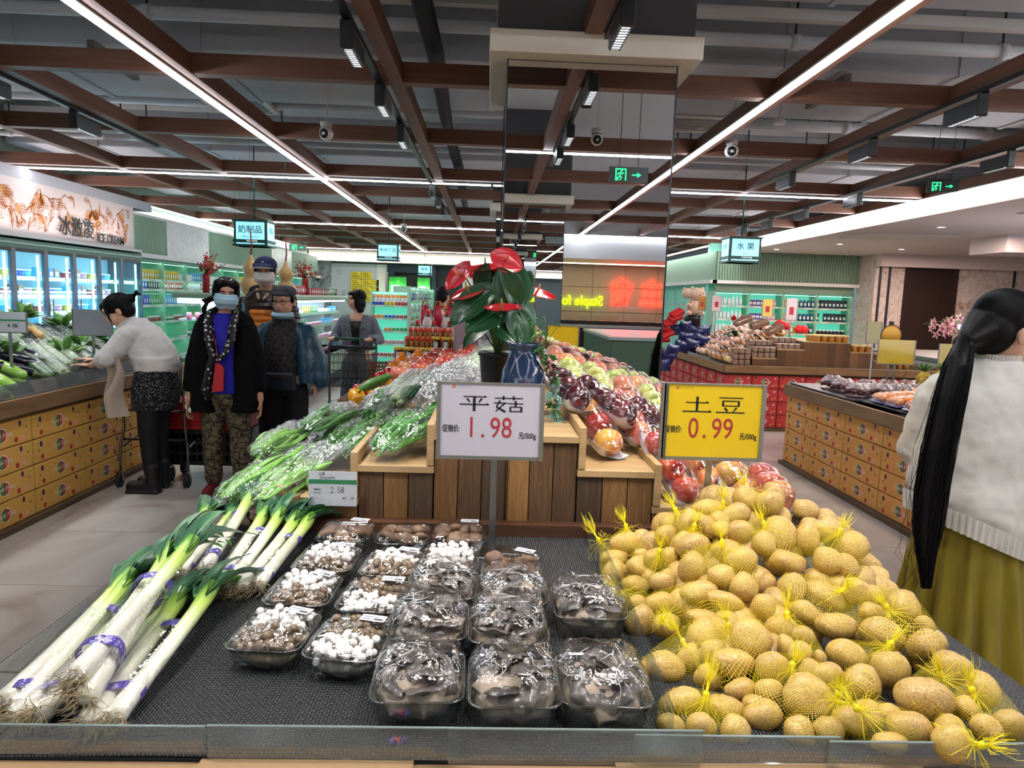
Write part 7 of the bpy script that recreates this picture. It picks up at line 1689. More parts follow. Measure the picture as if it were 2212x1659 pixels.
# ================================================================ hanging signs, exit signs, cameras
TEAL = mat('sign_teal', '#0d4a40', .4); GLOW = mat('sign_glow', '#bff6ff', .4, emit=.42, ecol='#8fe8fa'); GLT = mat('sign_text', '#0b7f92', .5)
def hang(x, y, zt, cn, en, lab, s=1.0, side=1):
    t = thing('hanging_sign', lab, 'hanging sign', TR(x, y, zt) @ Matrix.Scale(s, 4)); w2 = .2
    MB().box(-w2, w2, -.16, .16, -.32, 0, TEAL, bev=.004).box(-w2-.015, w2+.015, -.175, .175, -.02, 0, TEAL).box(-w2-.015, w2+.015, -.175, .175, -.32, -.3, TEAL).box(-w2-.01, w2+.01, -.17, .17, -.275, -.245, TEAL).obj('frame', t)
    MB().box(-.172, .172, -.1625, -.16, -.24, -.03, GLOW).box(-.172, .172, -.1625, -.16, -.296, -.28, GLOW).box(w2, w2+.002, -.135, .135, -.24, -.03, GLOW).box(w2, w2+.002, -.135, .135, -.296, -.28, GLOW).box(-w2-.002, -w2, -.135, .135, -.24, -.03, GLOW).box(-w2-.002, -w2, -.135, .135, -.296, -.28, GLOW).obj('light_panel', t)
    n = len(cn); text(cn, .098 if n < 4 else .08, GLT, t, Matrix.Translation((0, -.164, -.125)) @ FACE, .0004, 1.0, .001, name='characters'); text(en, .034, GLT, t, Matrix.Translation((.0, -.164, -.205)) @ FACE, .0003, 1, 0, shear=.4)
    for sg in (1, -1): text(cn, .08, GLT, t, Matrix.Translation((sg*(w2+.003), 0, -.125)) @ rotz(PI/2*sg) @ FACE, .0004, .7, 0, name='characters')
    text('YOYOJ', .024, mat('white_text', '#e8f4f2', .4, emit=.4), t, Matrix.Translation((.02, -.1715, -.26)) @ FACE, .0004, 1.8, .0006)
    MB().tube([(0, 0, 0), (0, 0, (4.0-zt)/s)], .008, 6, TEAL).obj('rod', t); return t
hang(-2.95, 8.9, 2.355, '奶制品', 'Dairy products', 'teal hanging lightbox reading 奶制品 Dairy products'); hang(-1.72, 11.9, 2.34, '休闲食品', 'snack food', 'teal hanging lightbox reading 休闲食品 beside the left LED line', .88)
hang(-1.87, 19.95, 2.36, '香烟', 'Tobacco', 'small far teal lightbox in front of the dark doorway', .95); hang(3.16, 8.86, 2.36, '水 果', 'fruit', 'teal hanging lightbox reading 水果 fruit at the white cove end')
EXG = mat('exit_green', '#1fe07a', .4, emit=1.6, ecol='#28e87a')
def exits(M, lab, s=1.0, plate=None):
    t = thing('exit_sign', lab, 'exit sign', M @ Matrix.Scale(s, 4)); MB().box(-.17, .17, -.008, .008, -.13, 0, plate or mat('exit_plate', '#56605a', .4)).obj('plate', t); b = MB()
    def rect(x0, x1, z0, z1): b.box(x0, x1, -.0105, -.008, z0, z1, EXG)
    rect(-.115, -.105, -.115, -.015); rect(-.115, -.02, -.025, -.015); rect(-.03, -.02, -.115, -.015); rect(-.115, -.09, -.115, -.1)
    b.ell((-.062, -.0095, -.036), (.008, .002, .008), EXG, nu=8, nv=5)
    for p in ([(-.065, -.047), (-.075, -.075)], [(-.075, -.075), (-.06, -.09), (-.075, -.112)], [(-.075, -.075), (-.09, -.095), (-.105, -.09)], [(-.066, -.05), (-.05, -.06), (-.042, -.052)], [(-.068, -.05), (-.09, -.056), (-.094, -.07)]):
        b.tube([(x, -.0095, z) for x, z in p], .005, 5, EXG)
    rect(.03, .08, -.072, -.062); b.add([(.075, -.0105, -.045), (.075, -.0105, -.089), (.11, -.0105, -.067)], [(0, 1, 2)], EXG); b.obj('pictogram', t)
    L = (4.0-M.translation.z)/s; MB().tube([(-.08, 0, 0), (-.08, 0, L)], .003, 5, GUN).tube([(.08, 0, 0), (.08, 0, L)], .003, 5, GUN).obj('wires', t)
exits(Matrix.Translation((1.17, 1.7, 2.665)) @ Matrix.Diagonal((1, -1, 1, 1)), 'green running-man exit sign seen only in the column mirror'); exits(TR(4.33, 6.75, 2.76, -.35), 'green exit sign hanging before the bright right cove', .8, mat('exit_dark', '#20302a', .3))
exits(TR(-5.0, 18.4, 2.72, .0), 'grey exit sign at the far left ceiling edge', 1.3, mat('exit_pale', '#a9b3ae', .4)); exits(TR(-3.3, 9.3, 2.4, 1.2), 'small exit sign seen edge-on left of the dairy sign', .6)
def camera_(x, y, z, lab, face=(-.25, -1, -.2)):
    t = thing('security_camera', lab, 'camera', TR(x, y, z)); d = Vector(face).normalized()
    MB().ell((0, 0, 0), (.06, .06, .06), WHITE, nu=16, nv=10).lathe([(.05, .05), (.055, .09), (.002, .09)], 16, WHITE, cap=False).obj('housing', t)
    q = d.to_track_quat('Z', 'Y').to_matrix().to_4x4(); MB().lathe([(.04, .048), (.036, .056), (.002, .058)], 16, BLACK, q, cap=False).obj('lens', t); MB().tube([(0, 0, .09), (.02, 0, .5)], .005, 5, WHITE).obj('cable', t)
camera_(-1.45, 6.25, 2.86, 'white dome camera on the second beam left of the column'); camera_(2.1, 6.3, 2.86, 'white dome camera under the ceiling right of the column'); camera_(-1.55, 12.5, 2.65, 'small white dome camera at the far left LED line', ); camera_(.95, 1.2, 3.0, 'white dome seen only in the column mirror', (0, 1, -.3))
t = thing('smoke_detector', 'small round smoke detector right of the second dome camera', 'detector', TR(2.35, 5.9, 3.0)); MB().lathe([(.05, .0), (.055, .03), (.03, .05), (.002, .05)], 16, WHITE).obj('body', t); MB().tube([(0, 0, .04), (0, 0, .5)], .008, 6, PIPE).obj('stem', t)
# yellow notices on the pale back panel
rn = random.Random(2)
for i, (cx, cz) in enumerate([(x, z) for z in range(4) for x in range(3) if not (x == 2 and z == 3)]):
    t = thing('paper_notice', 'yellow price notice taped to the pale panel, %s column, %s row from the top' % (ords[cx], ords[3-cz]), 'paper notice', TR(-4.72+.36*cx+.0*cz, 23.9, 1.25+.25*cz)); MB().box(0, .34, 0, .006, 0, .23, mat('notice_yellow', '#ecd02c', .6)).obj('sheet', t)
    b = MB()
    for q in range(3): b.box(.04, .3-.05*q, -.001, 0, .05+.06*q, .07+.06*q, mat('notice_ink', '#5a4a20', .7))
    b.obj('print', t)
# red blossoms and gourds
GOU = nmat('calabash', ['#a9854f', '#c9a469', '#d8b980'], (6, 6, 6), .45, .1, coat=.2); CORD = mat('red_cord', '#8a1a20', .6)
def calabash(x, y, z, s, lab):
    t = thing('calabash', lab, 'gourd decoration', TR(x, y, z, 0, s)); MB().lathe([(.002, 0), (.06, .01), (.115, .07), (.125, .13), (.09, .2), (.055, .235), (.075, .27), (.088, .31), (.075, .36), (.04, .4), (.024, .44), (.016, .47), (.002, .472)], 26, GOU, cap=False).obj('body', t); MB().tube([(0, 0, .47), (.01, 0, .56), (0, 0, .75)], [.009, .008, .007], 6, CORD).obj('cord', t); MB().tube([(0, 0, .75), (0, 0, (4.0-z)/s)], .0015, 4, GUN).obj('hanging_wire', t)
calabash(-2.53, 7.5, 1.42, .95, 'tan calabash gourd hanging on a red cord left of the capped man'); calabash(-2.18, 7.55, 1.4, .88, 'tan calabash gourd hanging right of the capped man')
BER = mat('berry_red', '#b01824', .3, coat=.5); 
def blossoms(x, y, z, lab, s, seed):
    r = random.Random(seed); t = thing('berry_decoration', lab, 'decoration', TR(x, y, z, 0, s)); MB().lathe([(.05, -.3), (.06, -.05), (.055, 0)], 14, mat('vase_red', '#9c1420', .3)).obj('vase', t)
    b = MB(); c = MB()
    for k in range(30):
        a = r.uniform(0, 6.28); e = r.uniform(.1, 1.5); L = r.uniform(.12, .34); d = Vector((math.cos(a)*math.cos(e), math.sin(a)*math.cos(e), math.sin(e))); b.tube([Vector((0, 0, -.02)), d*L*.5, d*L], .003, 4, mat('twig', '#5a3020', .7))
        for q in range(7): p = d*L*(.5+.08*q)+Vector((r.uniform(-1, 1), r.uniform(-1, 1), r.uniform(-1, 1)))*.022; c.ell(p, .011, BER, nu=7, nv=5)
        if k % 4 == 0: MB().ell(d*L*.75, .03, (mat('lantern_red', '#d8303a', .4), mat('ball_white', '#efe4dc', .4))[k % 8 == 0], nu=10, nv=7).obj('bauble', t)
        if k % 3 == 0: MB().ell(d*L*.6, (.035, .02, .03), mat('gold_leaf', '#b0855a', .4), nu=7, nv=5, amp=.6, seed=k).obj('gold_leaf', t)
    b.obj('twigs', t); c.obj('berries', t)['kind'] = 'stuff'
blossoms(-3.4, 8.5, 1.68, 'red berry branches in a red vase left of the masked woman', .76, 1); blossoms(-2.9, 11.1, 1.72, 'red berry branches right of the capped man', .9, 2)

# ================================================================ shopping carts
CM = mat('cart_grey', '#3c3e42', .35, .7); CRM = mat('cart_chrome', '#8a8b8c', .25, 1); RUB = mat('rubber', '#15151a', .6)
def wheel(t, x, y, z=0, s=1):
    MB().tube([(x-.012, y, z+.05), (x+.012, y, z+.05)], .05*s, 14, RUB).obj('wheel', t); MB().tube([(x-.02, y, z+.05), (x-.02, y, z+.1), (x, y, z+.13), (x+.02, y, z+.1), (x+.02, y, z+.05)], .007, 6, CRM).obj('caster', t)
t = thing('shopping_cart', 'grey wire shopping cart pushed by the woman in the tweed jacket', 'shopping cart', TR(-1.45, 7.35, 0, .12))
b = MB(); W2, YF, YB2 = .25, -.45, .25
def wire(p, r=.003, m=CM): b.tube(p, r, 4, m)
for z in (.58, .66, .74, .82, .9): wire([(-W2, YB2, z), (-W2, YF, z), (W2, YF, z), (W2, YB2, z), (-W2, YB2, z)], .005 if z in (.58, .9) else .0025)
for k in range(13): x = -W2+2*W2*k/12; wire([(x, YB2, .58), (x, YF, .58), (x, YF, .9)]); wire([(x, YB2, .58), (x, YB2, .96)])
for k in range(12): y = YF+(YB2-YF)*k/11; wire([(-W2, y, .9), (-W2, y, .58), (W2, y, .58), (W2, y, .9)])
b.obj('basket', t)
b = MB()
for sx in (-1, 1): b.tube([(sx*W2, YB2+.05, .1), (sx*W2, YB2+.05, .6), (sx*W2, YB2+.04, .95), (sx*W2*.96, YB2+.18, 1.0)], .013, 8, CM); b.tube([(sx*W2*.8, YF+.1, .12), (sx*W2, YB2, .22), (sx*W2, YB2+.05, .5)], .011, 8, CM)
b.tube([(-W2, YB2+.02, .92), (W2, YB2+.02, .92)], .018, 8, CM); b.obj('frame', t); MB().tube([(-W2, YB2+.18, 1.0), (W2, YB2+.18, 1.0)], .016, 10, mat('handle_green', '#1a5a44', .4)).obj('handle', t)
for x, y in ((-.25, .3), (.25, .3), (-.2, -.35), (.2, -.35)): wheel(t, x, y)
t = thing('shopping_cart', 'chrome two-deck cart behind the bending woman', 'shopping cart', TR(-2.5, 5.5, 0, 0)); b = MB()
for x, y, xe in ((-.24, -.3, -.23), (.25, -.28, .24)): b.tube([(x, y, .1), (x, y, .3), (x*.9, y+.02, .45), (x*.9, y, .7), (x, y-.0, .88)], .011, 8, CRM)
for x in (-.24, .25): b.tube([(x, .28, .1), (x, .25, .4), (x, -.25, .3)], .01, 8, CRM)
b.tube([(-.24, -.29, .36), (.25, -.28, .36)], .009, 6, CM); b.tube([(-.24, -.29, .58), (.25, -.28, .58)], .009, 6, CRM); b.tube([(-.2, .2, .3), (.2, .2, .3)], .01, 6, CM); b.obj('frame', t)
for x, y in ((-.24, -.32), (.25, -.3), (-.22, .28), (.25, .3)): wheel(t, x, y, 0, 1)
t = thing('basket_trolley', 'red basket trolley with black lower basket behind the patterned trousers', 'basket trolley', TR(-2.13, 5.5, 0, 0)); RD = mat('basket_red', '#b3141c', .45); b = MB()
b.box(-.36, .24, -.14, .16, .42, .425, RD); b.box(-.37, .25, -.16, -.15, .42, .62, RD).box(-.37, .25, .17, .18, .42, .62, RD).box(-.38, -.37, -.16, .18, .42, .62, RD).box(.25, .26, -.16, .18, .42, .62, RD).box(-.39, .27, -.175, .19, .61, .63, RD)
for k in range(20):
    for j in range(5): b.box(-.34+k*.029, -.322+k*.029, -.163, -.16, .45+j*.03, .456+j*.03, mat('slot_dark', '#5a0a10', .6))
b.obj('red_basket', t); b = MB()
for k in range(15): b.box(-.36+k*.042, -.345+k*.042, -.16, -.15, .14, .4, BLACK)
for z in (.14, .22, .3, .385): b.box(-.37, .26, -.162, -.148, z, z+.03, BLACK)
b.box(-.37, .26, -.15, .17, .14, .145, BLACK).box(-.375, -.365, -.16, .17, .14, .41, BLACK).box(.255, .265, -.16, .17, .14, .41, BLACK).box(-.37, .26, .165, .175, .14, .41, BLACK); b.obj('lower_basket', t)
b = MB()
for x in (-.35, .24): b.tube([(x, .15, .1), (x, .16, .95)], .01, 6, BLACK)
b.obj('frame', t)
for x, y in ((-.33, -.1), (.22, -.1), (-.33, .13), (.22, .13)): wheel(t, x, y)
# ================================================================ people
SKIN = mat('skin', '#c8977a', .5, sub=.05); SKIN2 = mat('skin_pale', '#d8a88c', .5, sub=.05); HAIR = nmat('black_hair', ['#040304', '#0a0808', '#120e0e'], (60, 60, 6), .5, .15, bdist=.003, spec=.15)
LIP = mat('lip', '#9a4a44', .5); EYEW = mat('eye_white', '#d8d2cc', .3); EYEB = mat('eye_dark', '#140d0a', .2); BROW = mat('brow', '#1a1312', .8)
def remesh(name, b, vox, m, parent, smooth=6, label=None, extra=None):
    o = bpy.data.objects.new('tmp', b.mesh('tmp')); COL.objects.link(o)
    r = o.modifiers.new('r', 'REMESH'); r.mode = 'VOXEL'; r.voxel_size = vox; r.use_smooth_shade = True
    s_ = o.modifiers.new('s', 'SMOOTH'); s_.iterations = smooth; s_.factor = .5
    if extra:
        tx = bpy.data.textures.new('fold', 'CLOUDS'); tx.noise_scale = extra[1]; d = o.modifiers.new('d', 'DISPLACE'); d.texture = tx; d.strength = extra[0]; d.mid_level = .5
    dg = bpy.context.evaluated_depsgraph_get(); me = bpy.data.meshes.new_from_object(o.evaluated_get(dg)); bpy.data.objects.remove(o)
    me.materials.clear(); me.materials.append(m); me.polygons.foreach_set('material_index', [0]*len(me.polygons)); me.name = name
    return ob(name, me, parent, None, label=label)
def cap_(b, p0, p1, r0, r1, flat=1, m=None, n=12, up=(0, 1, 0)):
    p0, p1 = Vector(p0), Vector(p1); d = (p1-p0).normalized()
    b.tube([p0-d*r0, p0-d*r0*.7, p0, p0.lerp(p1, .5), p1, p1+d*r1*.7, p1+d*r1], [r0*.08, r0*.7, r0, (r0+r1)/2, r1, r1*.7, r1*.08], n, m or SKIN, flat=flat, up=up); return b
def rings(b, lst, m=None, n=24, M=None, cap=True):
    vs = []; fs = []
    for x, y, z, rx, ry in lst:
        for i in range(n):
            a = 2*PI*i/n; vs.append((x+rx*math.copysign(abs(math.cos(a))**.85, math.cos(a)), y+ry*math.copysign(abs(math.sin(a))**.85, math.sin(a)), z))
    L = len(lst)
    for k in range(L-1):
        for i in range(n): fs.append((k*n+i, k*n+(i+1) % n, (k+1)*n+(i+1) % n, (k+1)*n+i))
    if cap: fs += [tuple(range(n-1, -1, -1)), tuple((L-1)*n+i for i in range(n))]
    b.add(vs, fs, m or SKIN, True, M); return b
def hand(b, wrist, d, palmn, s=1.0, curl=.5, thumb_side=1):
    w_ = Vector(wrist); d = Vector(d).normalized(); n = Vector(palmn); n = (n-d*n.dot(d)).normalized(); side = d.cross(n)*thumb_side
    k = w_+d*.085*s
    M = Matrix((side*.036*s, d*.05*s, n*.014*s)).transposed().to_4x4(); M.translation = w_+d*.048*s; b.ell((0, 0, 0), 1, SKIN, M, nu=12, nv=8)
    for i, (o_, L) in enumerate(((.027, .068), (.009, .076), (-.009, .071), (-.026, .056))):
        p = k+side*o_*s-d*.012*s; a = curl*.6; pts = [p]; dd = d.copy()
        for j, q in enumerate((.45, .32, .23)):
            pts.append(pts[-1]+dd*L*q*s); dd = (dd*math.cos(a)+n*math.sin(a)).normalized(); n2 = n
            a = curl*1.0
        b.tube(pts, [.0088*s, .0084*s, .0078*s, .0062*s], 8, SKIN); b.ell(pts[-1], .0064*s, SKIN, nu=6, nv=5)
    p = w_+d*.025*s+side*.03*s; td = (d*.7+side*.75+n*.35).normalized(); b.tube([p, p+td*.03*s, p+td*.03*s+(d*.85+side*.1+n*.5).normalized()*.028*s], [.012*s, .0105*s, .008*s], 8, SKIN); 
def headM(c, yaw=0, pitch=0, roll=0, s=1): return Matrix.Translation(c) @ Euler((pitch, roll, yaw)).to_matrix().to_4x4() @ Matrix.Scale(s, 4)
def head(b, M, wide=1.0, ears=True):
    for c, r in (((0, .012, .03), (.076*wide, .094, .09)), ((0, -.018, -.028), (.066*wide, .07, .086)), ((0, -.045, -.082), (.034*wide, .035, .03)), ((.034, -.055, -.03), (.03, .03, .032)), ((-.034, -.055, -.03), (.03, .03, .032)), ((0, -.075, .04), (.05, .018, .03)), ((0, -.083, -.058), (.022, .012, .014))): b.ell(c, r, SKIN, M, nu=16, nv=12)
    b.tube([(0, -.084, .014), (0, -.097, -.008), (0, -.106, -.026)], [.008, .0105, .0135], 8, SKIN, M); b.ell((0, -.1, -.03), (.017, .01, .009), SKIN, M, nu=8, nv=6)
    if ears:
        for sg in (-1, 1): b.ell((sg*.079*wide, .01, -.008), (.011, .02, .031), SKIN, M, nu=8, nv=8)
def facebits(t, M, brow=True, mouth=True, closed=False):
    b = MB()
    for sg in (-1, 1): b.ell((sg*.031, -.078, .006), (.0145, .009, .0065 if not closed else .0025), EYEW, nu=10, nv=6)
    b.obj('eye_whites', t, M); b = MB()
    for sg in (-1, 1): b.ell((sg*.031, -.0845, .006), (.0065, .0045, .0062 if not closed else .002), EYEB, nu=8, nv=6); b.tube([(sg*.015, -.084, .0115), (sg*.031, -.0885, .014), (sg*.046, -.079, .010)], .0018, 5, BROW)
    b.obj('eyes', t, M)
    if brow:
        b = MB()
        for sg in (-1, 1): b.tube([(sg*.014, -.088, .027), (sg*.032, -.0885, .033), (sg*.05, -.074, .027)], [.003, .0035, .0015], 6, BROW, flat=1.4)
        b.obj('brows', t, M)
    if mouth: MB().tube([(-.024, -.084, -.058), (0, -.094, -.056), (.024, -.084, -.058)], [.002, .005, .002], 6, LIP).tube([(-.02, -.084, -.062), (0, -.093, -.063), (.02, -.084, -.062)], [.002, .0055, .002], 6, LIP).obj('lips', t, M)
def mask(t, M, m, z0=.0, beak=0, name='face_mask'):
    b = MB()
    def f(u, v):
        a = -1.25+2.5*u; z = z0+.010-.105*v; k = math.cos(a*.9)
        r = .088+.034*math.sin(PI*min(1, v*1.05+.06))*max(0, k)**1.5+beak*.02*max(0, math.cos(a*1.2))**3*math.sin(PI*v)
        pl = .0025*math.sin(v*22)*(1-beak)
        if v > .6: r -= .06*(v-.6)
        return ((r+pl)*math.sin(a)*.92, -(r+pl)*math.cos(a)*1.0-.006, z+.012*abs(math.sin(a))*(.5-v))
    b.grid(f, 25, 18, m); b.grid(lambda u, v: tuple(Vector(f(u, v))*.985), 25, 18, m)
    for sg in (-1, 1): b.tube([f(.5+.5*sg, .05), (sg*.083, -.0, .0), (sg*.084, .02, .005)], .0012, 4, m); b.tube([f(.5+.5*sg, .9), (sg*.083, -.01, -.03), (sg*.084, .02, -.02)], .0012, 4, m)
    return b.obj(name, t, M)
def person(label, M): return thing('person', label, 'person', M)
MASKB = mat('mask_blue', '#a9cfe0', .7); MASKW = mat('mask_white', '#e6e2de', .7)
def legs(b, hip, r=.08, fx=.09, zf=.06, toe=.012, rk=.045, ra=.03, m=None, spread=1.0):
    for sg in (-1, 1):
        cap_(b, (hip[0]+sg*.085, hip[1], hip[2]), (hip[0]+sg*fx*spread, hip[1]-.01, hip[2]*.52), r, rk, m=m); cap_(b, (hip[0]+sg*fx*spread, hip[1]-.01, hip[2]*.52), (hip[0]+sg*fx*spread, hip[1]+toe, zf+.03), rk, ra, m=m)
def feet(b, x, y, z=0, ang=0, m=None, L=.12, sg=1):
    pass

# --- 1: woman in the black coat, blue mask
t = person('woman in open black coat, blue mask, polka-dot scarf and swirl-patterned trousers, walking', TR(-1.905, 5.08, 0, .10))
b = MB(); rings(b, [(0, 0, .8, .15, .1), (0, 0, .95, .13, .09), (0, 0, 1.1, .14, .09), (0, .0, 1.22, .16, .085), (0, .01, 1.29, .12, .07), (0, .01, 1.33, .06, .05)]); cap_(b, (0, .01, 1.28), (.01, -.0, 1.40), .05, .047); HM = headM((.015, -.01, 1.458), .34, .05, .05, .97); head(b, HM)
legs(b, (0, 0, .8)); 
for sg, w_ in ((-1, (-.245, -.04, .70)), (1, (.25, -.04, .71))):
    cap_(b, (sg*.155, .01, 1.24), (sg*.205, .02, .97), .045, .037); cap_(b, (sg*.205, .02, .97), w_, .036, .024); hand(b, w_, (0, -.05, -1), (-sg, -.3, 0), 1.0, .9, -sg)
    cap_(b, (sg*.10, .02, .05), (sg*.11, -.10, .035), .035, .03)
remesh('body', b, .0062, SKIN, t, 4); facebits(t, HM, mouth=False, closed=True); mask(t, HM, MASKB, .0)
COATB = nmat('black_coat', ['#010203', '#040508', '#07090c'], (8, 8, 8), .9, .2, spec=.2); b = MB()
for sg in (-1, 1):
    rings(b, [(sg*.14, .0, .62, .105, .13), (sg*.135, .0, .8, .10, .12), (sg*.125, .0, 1.0, .09, .11), (sg*.12, .01, 1.15, .095, .10), (sg*.11, .015, 1.26, .09, .075)])
    cap_(b, (sg*.15, .02, 1.23), (sg*.225, .02, .98), .068, .06); cap_(b, (sg*.225, .02, .98), (sg*.245, -.02, .80), .058, .05)
rings(b, [(0, .06, .62, .2, .07), (0, .06, 1.0, .17, .06), (0, .05, 1.25, .16, .06), (0, .05, 1.32, .1, .045)]); cap_(b, (-.125, .0, 1.25), (-.07, .01, 1.315), .05, .045); cap_(b, (.125, .0, 1.25), (.07, .01, 1.315), .05, .045); cap_(b, (-.09, .03, 1.32), (.0, .09, 1.33), .04, .045); cap_(b, (.09, .03, 1.32), (.0, .09, 1.33), .04, .045); cap_(b, (-.15, .03, 1.27), (-.07, .04, 1.33), .05, .04); cap_(b, (.15, .03, 1.27), (.07, .04, 1.33), .05, .04)
remesh('coat', b, .009, COATB, t, 6, extra=(.012, .12)); 
BLUE = nmat('royal_blue', ['#0a0a72', '#1410a8', '#1c18c0'], (6, 6, 2), .7, .2); b = MB(); rings(b, [(0, -.02, .76, .12, .115), (0, -.02, .95, .11, .105), (0, -.015, 1.15, .12, .095), (0, -.0, 1.29, .09, .07), (0, .0, 1.33, .055, .055)]); remesh('blue_top', b, .008, BLUE, t, 5)
SWL = nmat('swirl_trousers', ['#15120d', '#2a241a', '#5e553f', '#6e6449'], (18, 18, 18), .8, .1, kind='edge', pos=[0, .05, .09, .3], distort=2.2); b = MB(); rings(b, [(0, -.0, .68, .15, .11), (0, -.005, .8, .14, .105)])
for sg in (-1, 1): cap_(b, (sg*.08, 0, .72), (sg*.095, -.01, .42), .095, .075, m=SWL); cap_(b, (sg*.095, -.01, .42), (sg*.10, .015, .11), .075, .062, m=SWL)
remesh('trousers', b, .009, SWL, t, 5, extra=(.012, .1))
b = MB(); RSH = nmat('red_shoe', ['#5a1018', '#8a1a28'], (20, 20, 20), .7)
for sg in (-1, 1): cap_(b, (sg*.10, .03, .05), (sg*.115, -.12, .035), .045, .036); cap_(b, (sg*.10, .03, .05), (sg*.10, .02, .1), .045, .04)
b.v = [(x, y, max(z, .004)) for x, y, z in b.v]; remesh('shoes', b, .007, RSH, t, 3)
b = MB(); b.ell((0, .022, .05), (.092, .102, .088), HAIR, HM, nu=18, nv=12); b.ell((0, .055, -.02), (.085, .07, .085), HAIR, HM, nu=14, nv=10); b.ell((-.045, -.05, .085), (.05, .05, .035), HAIR, HM); b.ell((.04, -.055, .08), (.05, .045, .035), HAIR, HM); b.ell((.072, -.03, .03), (.022, .045, .05), HAIR, HM); b.ell((-.08, -.01, .03), (.02, .045, .05), HAIR, HM)
for k in range(14): a = -1.2+k*.25; b.tube([M_ for M_ in (HM @ Vector((-.07, .05+.03*math.sin(a), -.02)), HM @ Vector((-.12, .07, -.05-.02*math.cos(a))), HM @ Vector((-.15-.02*math.sin(k), .06, -.03-.012*k)))], [.02, .012, .003], 6, HAIR)
remesh('hair', b, .0065, HAIR, t, 3, extra=(.006, .02))
b = MB()
for sg in (-1, 1): b.lathe([(.001, 0), (.03, 0), (.033, .003), (.03, .006), (.001, .006)], 20, mat('lens_dark', '#0a0808', .08, coat=1), HM @ Matrix.Translation((sg*.036, -.052, .10)) @ Euler((.9, 0, 0)).to_matrix().to_4x4(), sx=1.1, sy=.75)
b.tube([HM @ Vector((-.01, -.055, .105)), HM @ Vector((.01, -.055, .105))], .003, 5, mat('gold', '#b08a3a', .3, 1))
for sg in (-1, 1): b.tube([HM @ Vector((sg*.07, -.05, .10)), HM @ Vector((sg*.095, .03, .06))], .003, 5, mat('gold'))
b.obj('sunglasses', t)
def scarfmat():
    m, t_, bb = newmat('dotted_scarf'); tc = t_.nodes.new('ShaderNodeTexCoord'); v = t_.nodes.new('ShaderNodeTexVoronoi'); v.inputs['Scale'].default_value = 30; v.inputs['Randomness'].default_value = .6
    t_.links.new(tc.outputs['Object'], v.inputs[0]); r = ramp(t_, ['#d8d8d4', '#0c0c12'], [.26, .3]); t_.links.new(v.outputs['Distance'], r.inputs[0]); t_.links.new(r.outputs[0], bb.inputs['Base Color']); bb.inputs['Roughness'].default_value = .6; MATS['dotted_scarf'] = m; return m
SCF = scarfmat(); b = MB()
b.tube([(-.0, .08, 1.335), (-.06, .05, 1.34), (-.085, -.03, 1.31), (-.08, -.11, 1.24), (-.06, -.145, 1.14), (-.035, -.16, 1.03), (-.06, -.165, .93), (-.085, -.165, .8), (-.075, -.16, .72)], [.04, .042, .05, .055, .056, .05, .055, .062, .03], 12, SCF, flat=.45, up=(0, 1, 0))
b.tube([(.0, .08, 1.335), (.06, .05, 1.34), (.08, -.03, 1.31), (.08, -.11, 1.24), (.075, -.14, 1.14), (.04, -.15, 1.06), (.0, -.16, 1.0)], [.04, .042, .05, .06, .06, .05, .02], 12, SCF, flat=.45, up=(0, 1, 0)); remesh('scarf', b, .008, SCF, t, 2, extra=(.012, .04))
REDP = mat('red_pouch', '#c01c24', .5); b = MB(); b.poly([(-.035, 0), (.04, .01), (.045, .17), (.02, .2), (-.01, .2)], 0, .02, REDP, Matrix.Translation((-.01, -.165, .78)) @ FACE); b.obj('phone_pouch', t); MB().tube([(.0, -.172, .97), (-.02, -.16, 1.12), (-.07, -.12, 1.25), (-.08, -.02, 1.34)], .003, 5, REDP).obj('strap', t)
MB().ell((-.225, -.09, .635), (.012, .01, .02), mat('tissue', '#e8e8ea', .6), nu=8, nv=6, amp=.4).obj('tissue', t)

# --- 2: elder in the teal jacket
t = person('elderly woman in flat grey cap, glasses and teal jacket with mask under her chin', TR(-1.63, 5.62, 0, -.12))
b = MB(); rings(b, [(0, 0, .75, .17, .12), (0, -.01, .95, .17, .13), (0, 0, 1.12, .16, .11), (0, .01, 1.22, .15, .08), (0, .01, 1.27, .07, .06)]); cap_(b, (0, .01, 1.24), (-.0, -.01, 1.34), .055, .052); HM = headM((.0, -.025, 1.418), -.05, .1, 0, 1.0); head(b, HM, 1.08); legs(b, (0, 0, .76))
for sg in (-1, 1):
    w_ = (sg*.25, .0, .78); cap_(b, (sg*.15, .01, 1.18), (sg*.22, .03, .95), .045, .038); cap_(b, (sg*.22, .03, .95), w_, .036, .026); hand(b, w_, (0, -.1, -1), (-sg, 0, 0), .9, .5, -sg); cap_(b, (sg*.10, .02, .05), (sg*.11, -.10, .035), .035, .03)
remesh('body', b, .0065, SKIN2, t, 4); facebits(t, HM, brow=False); mask(t, HM @ Matrix.Translation((0, .012, -.085)) @ Matrix.Diagonal((1.08, 1, .5, 1)), MASKB, .0)
TEALJ = nmat('teal_jacket', ['#0c2c3c', '#144258', '#1d5a70'], (4, 4, 4), .45, .2, coat=.1); b = MB()
for sg in (-1, 1):
    rings(b, [(sg*.2, .01, .78, .07, .14), (sg*.19, .01, .95, .07, .14), (sg*.165, .015, 1.1, .075, .12), (sg*.13, .02, 1.2, .075, .09), (sg*.09, .02, 1.26, .055, .06)]); cap_(b, (sg*.17, .02, 1.18), (sg*.26, .03, .96), .07, .068); cap_(b, (sg*.26, .03, .96), (sg*.29, .01, .80), .067, .07)
rings(b, [(0, .09, .8, .2, .05), (0, .08, 1.1, .18, .05), (0, .06, 1.22, .13, .05), (0, .05, 1.28, .08, .04)]); remesh('jacket', b, .009, TEALJ, t, 5, extra=(.018, .08))
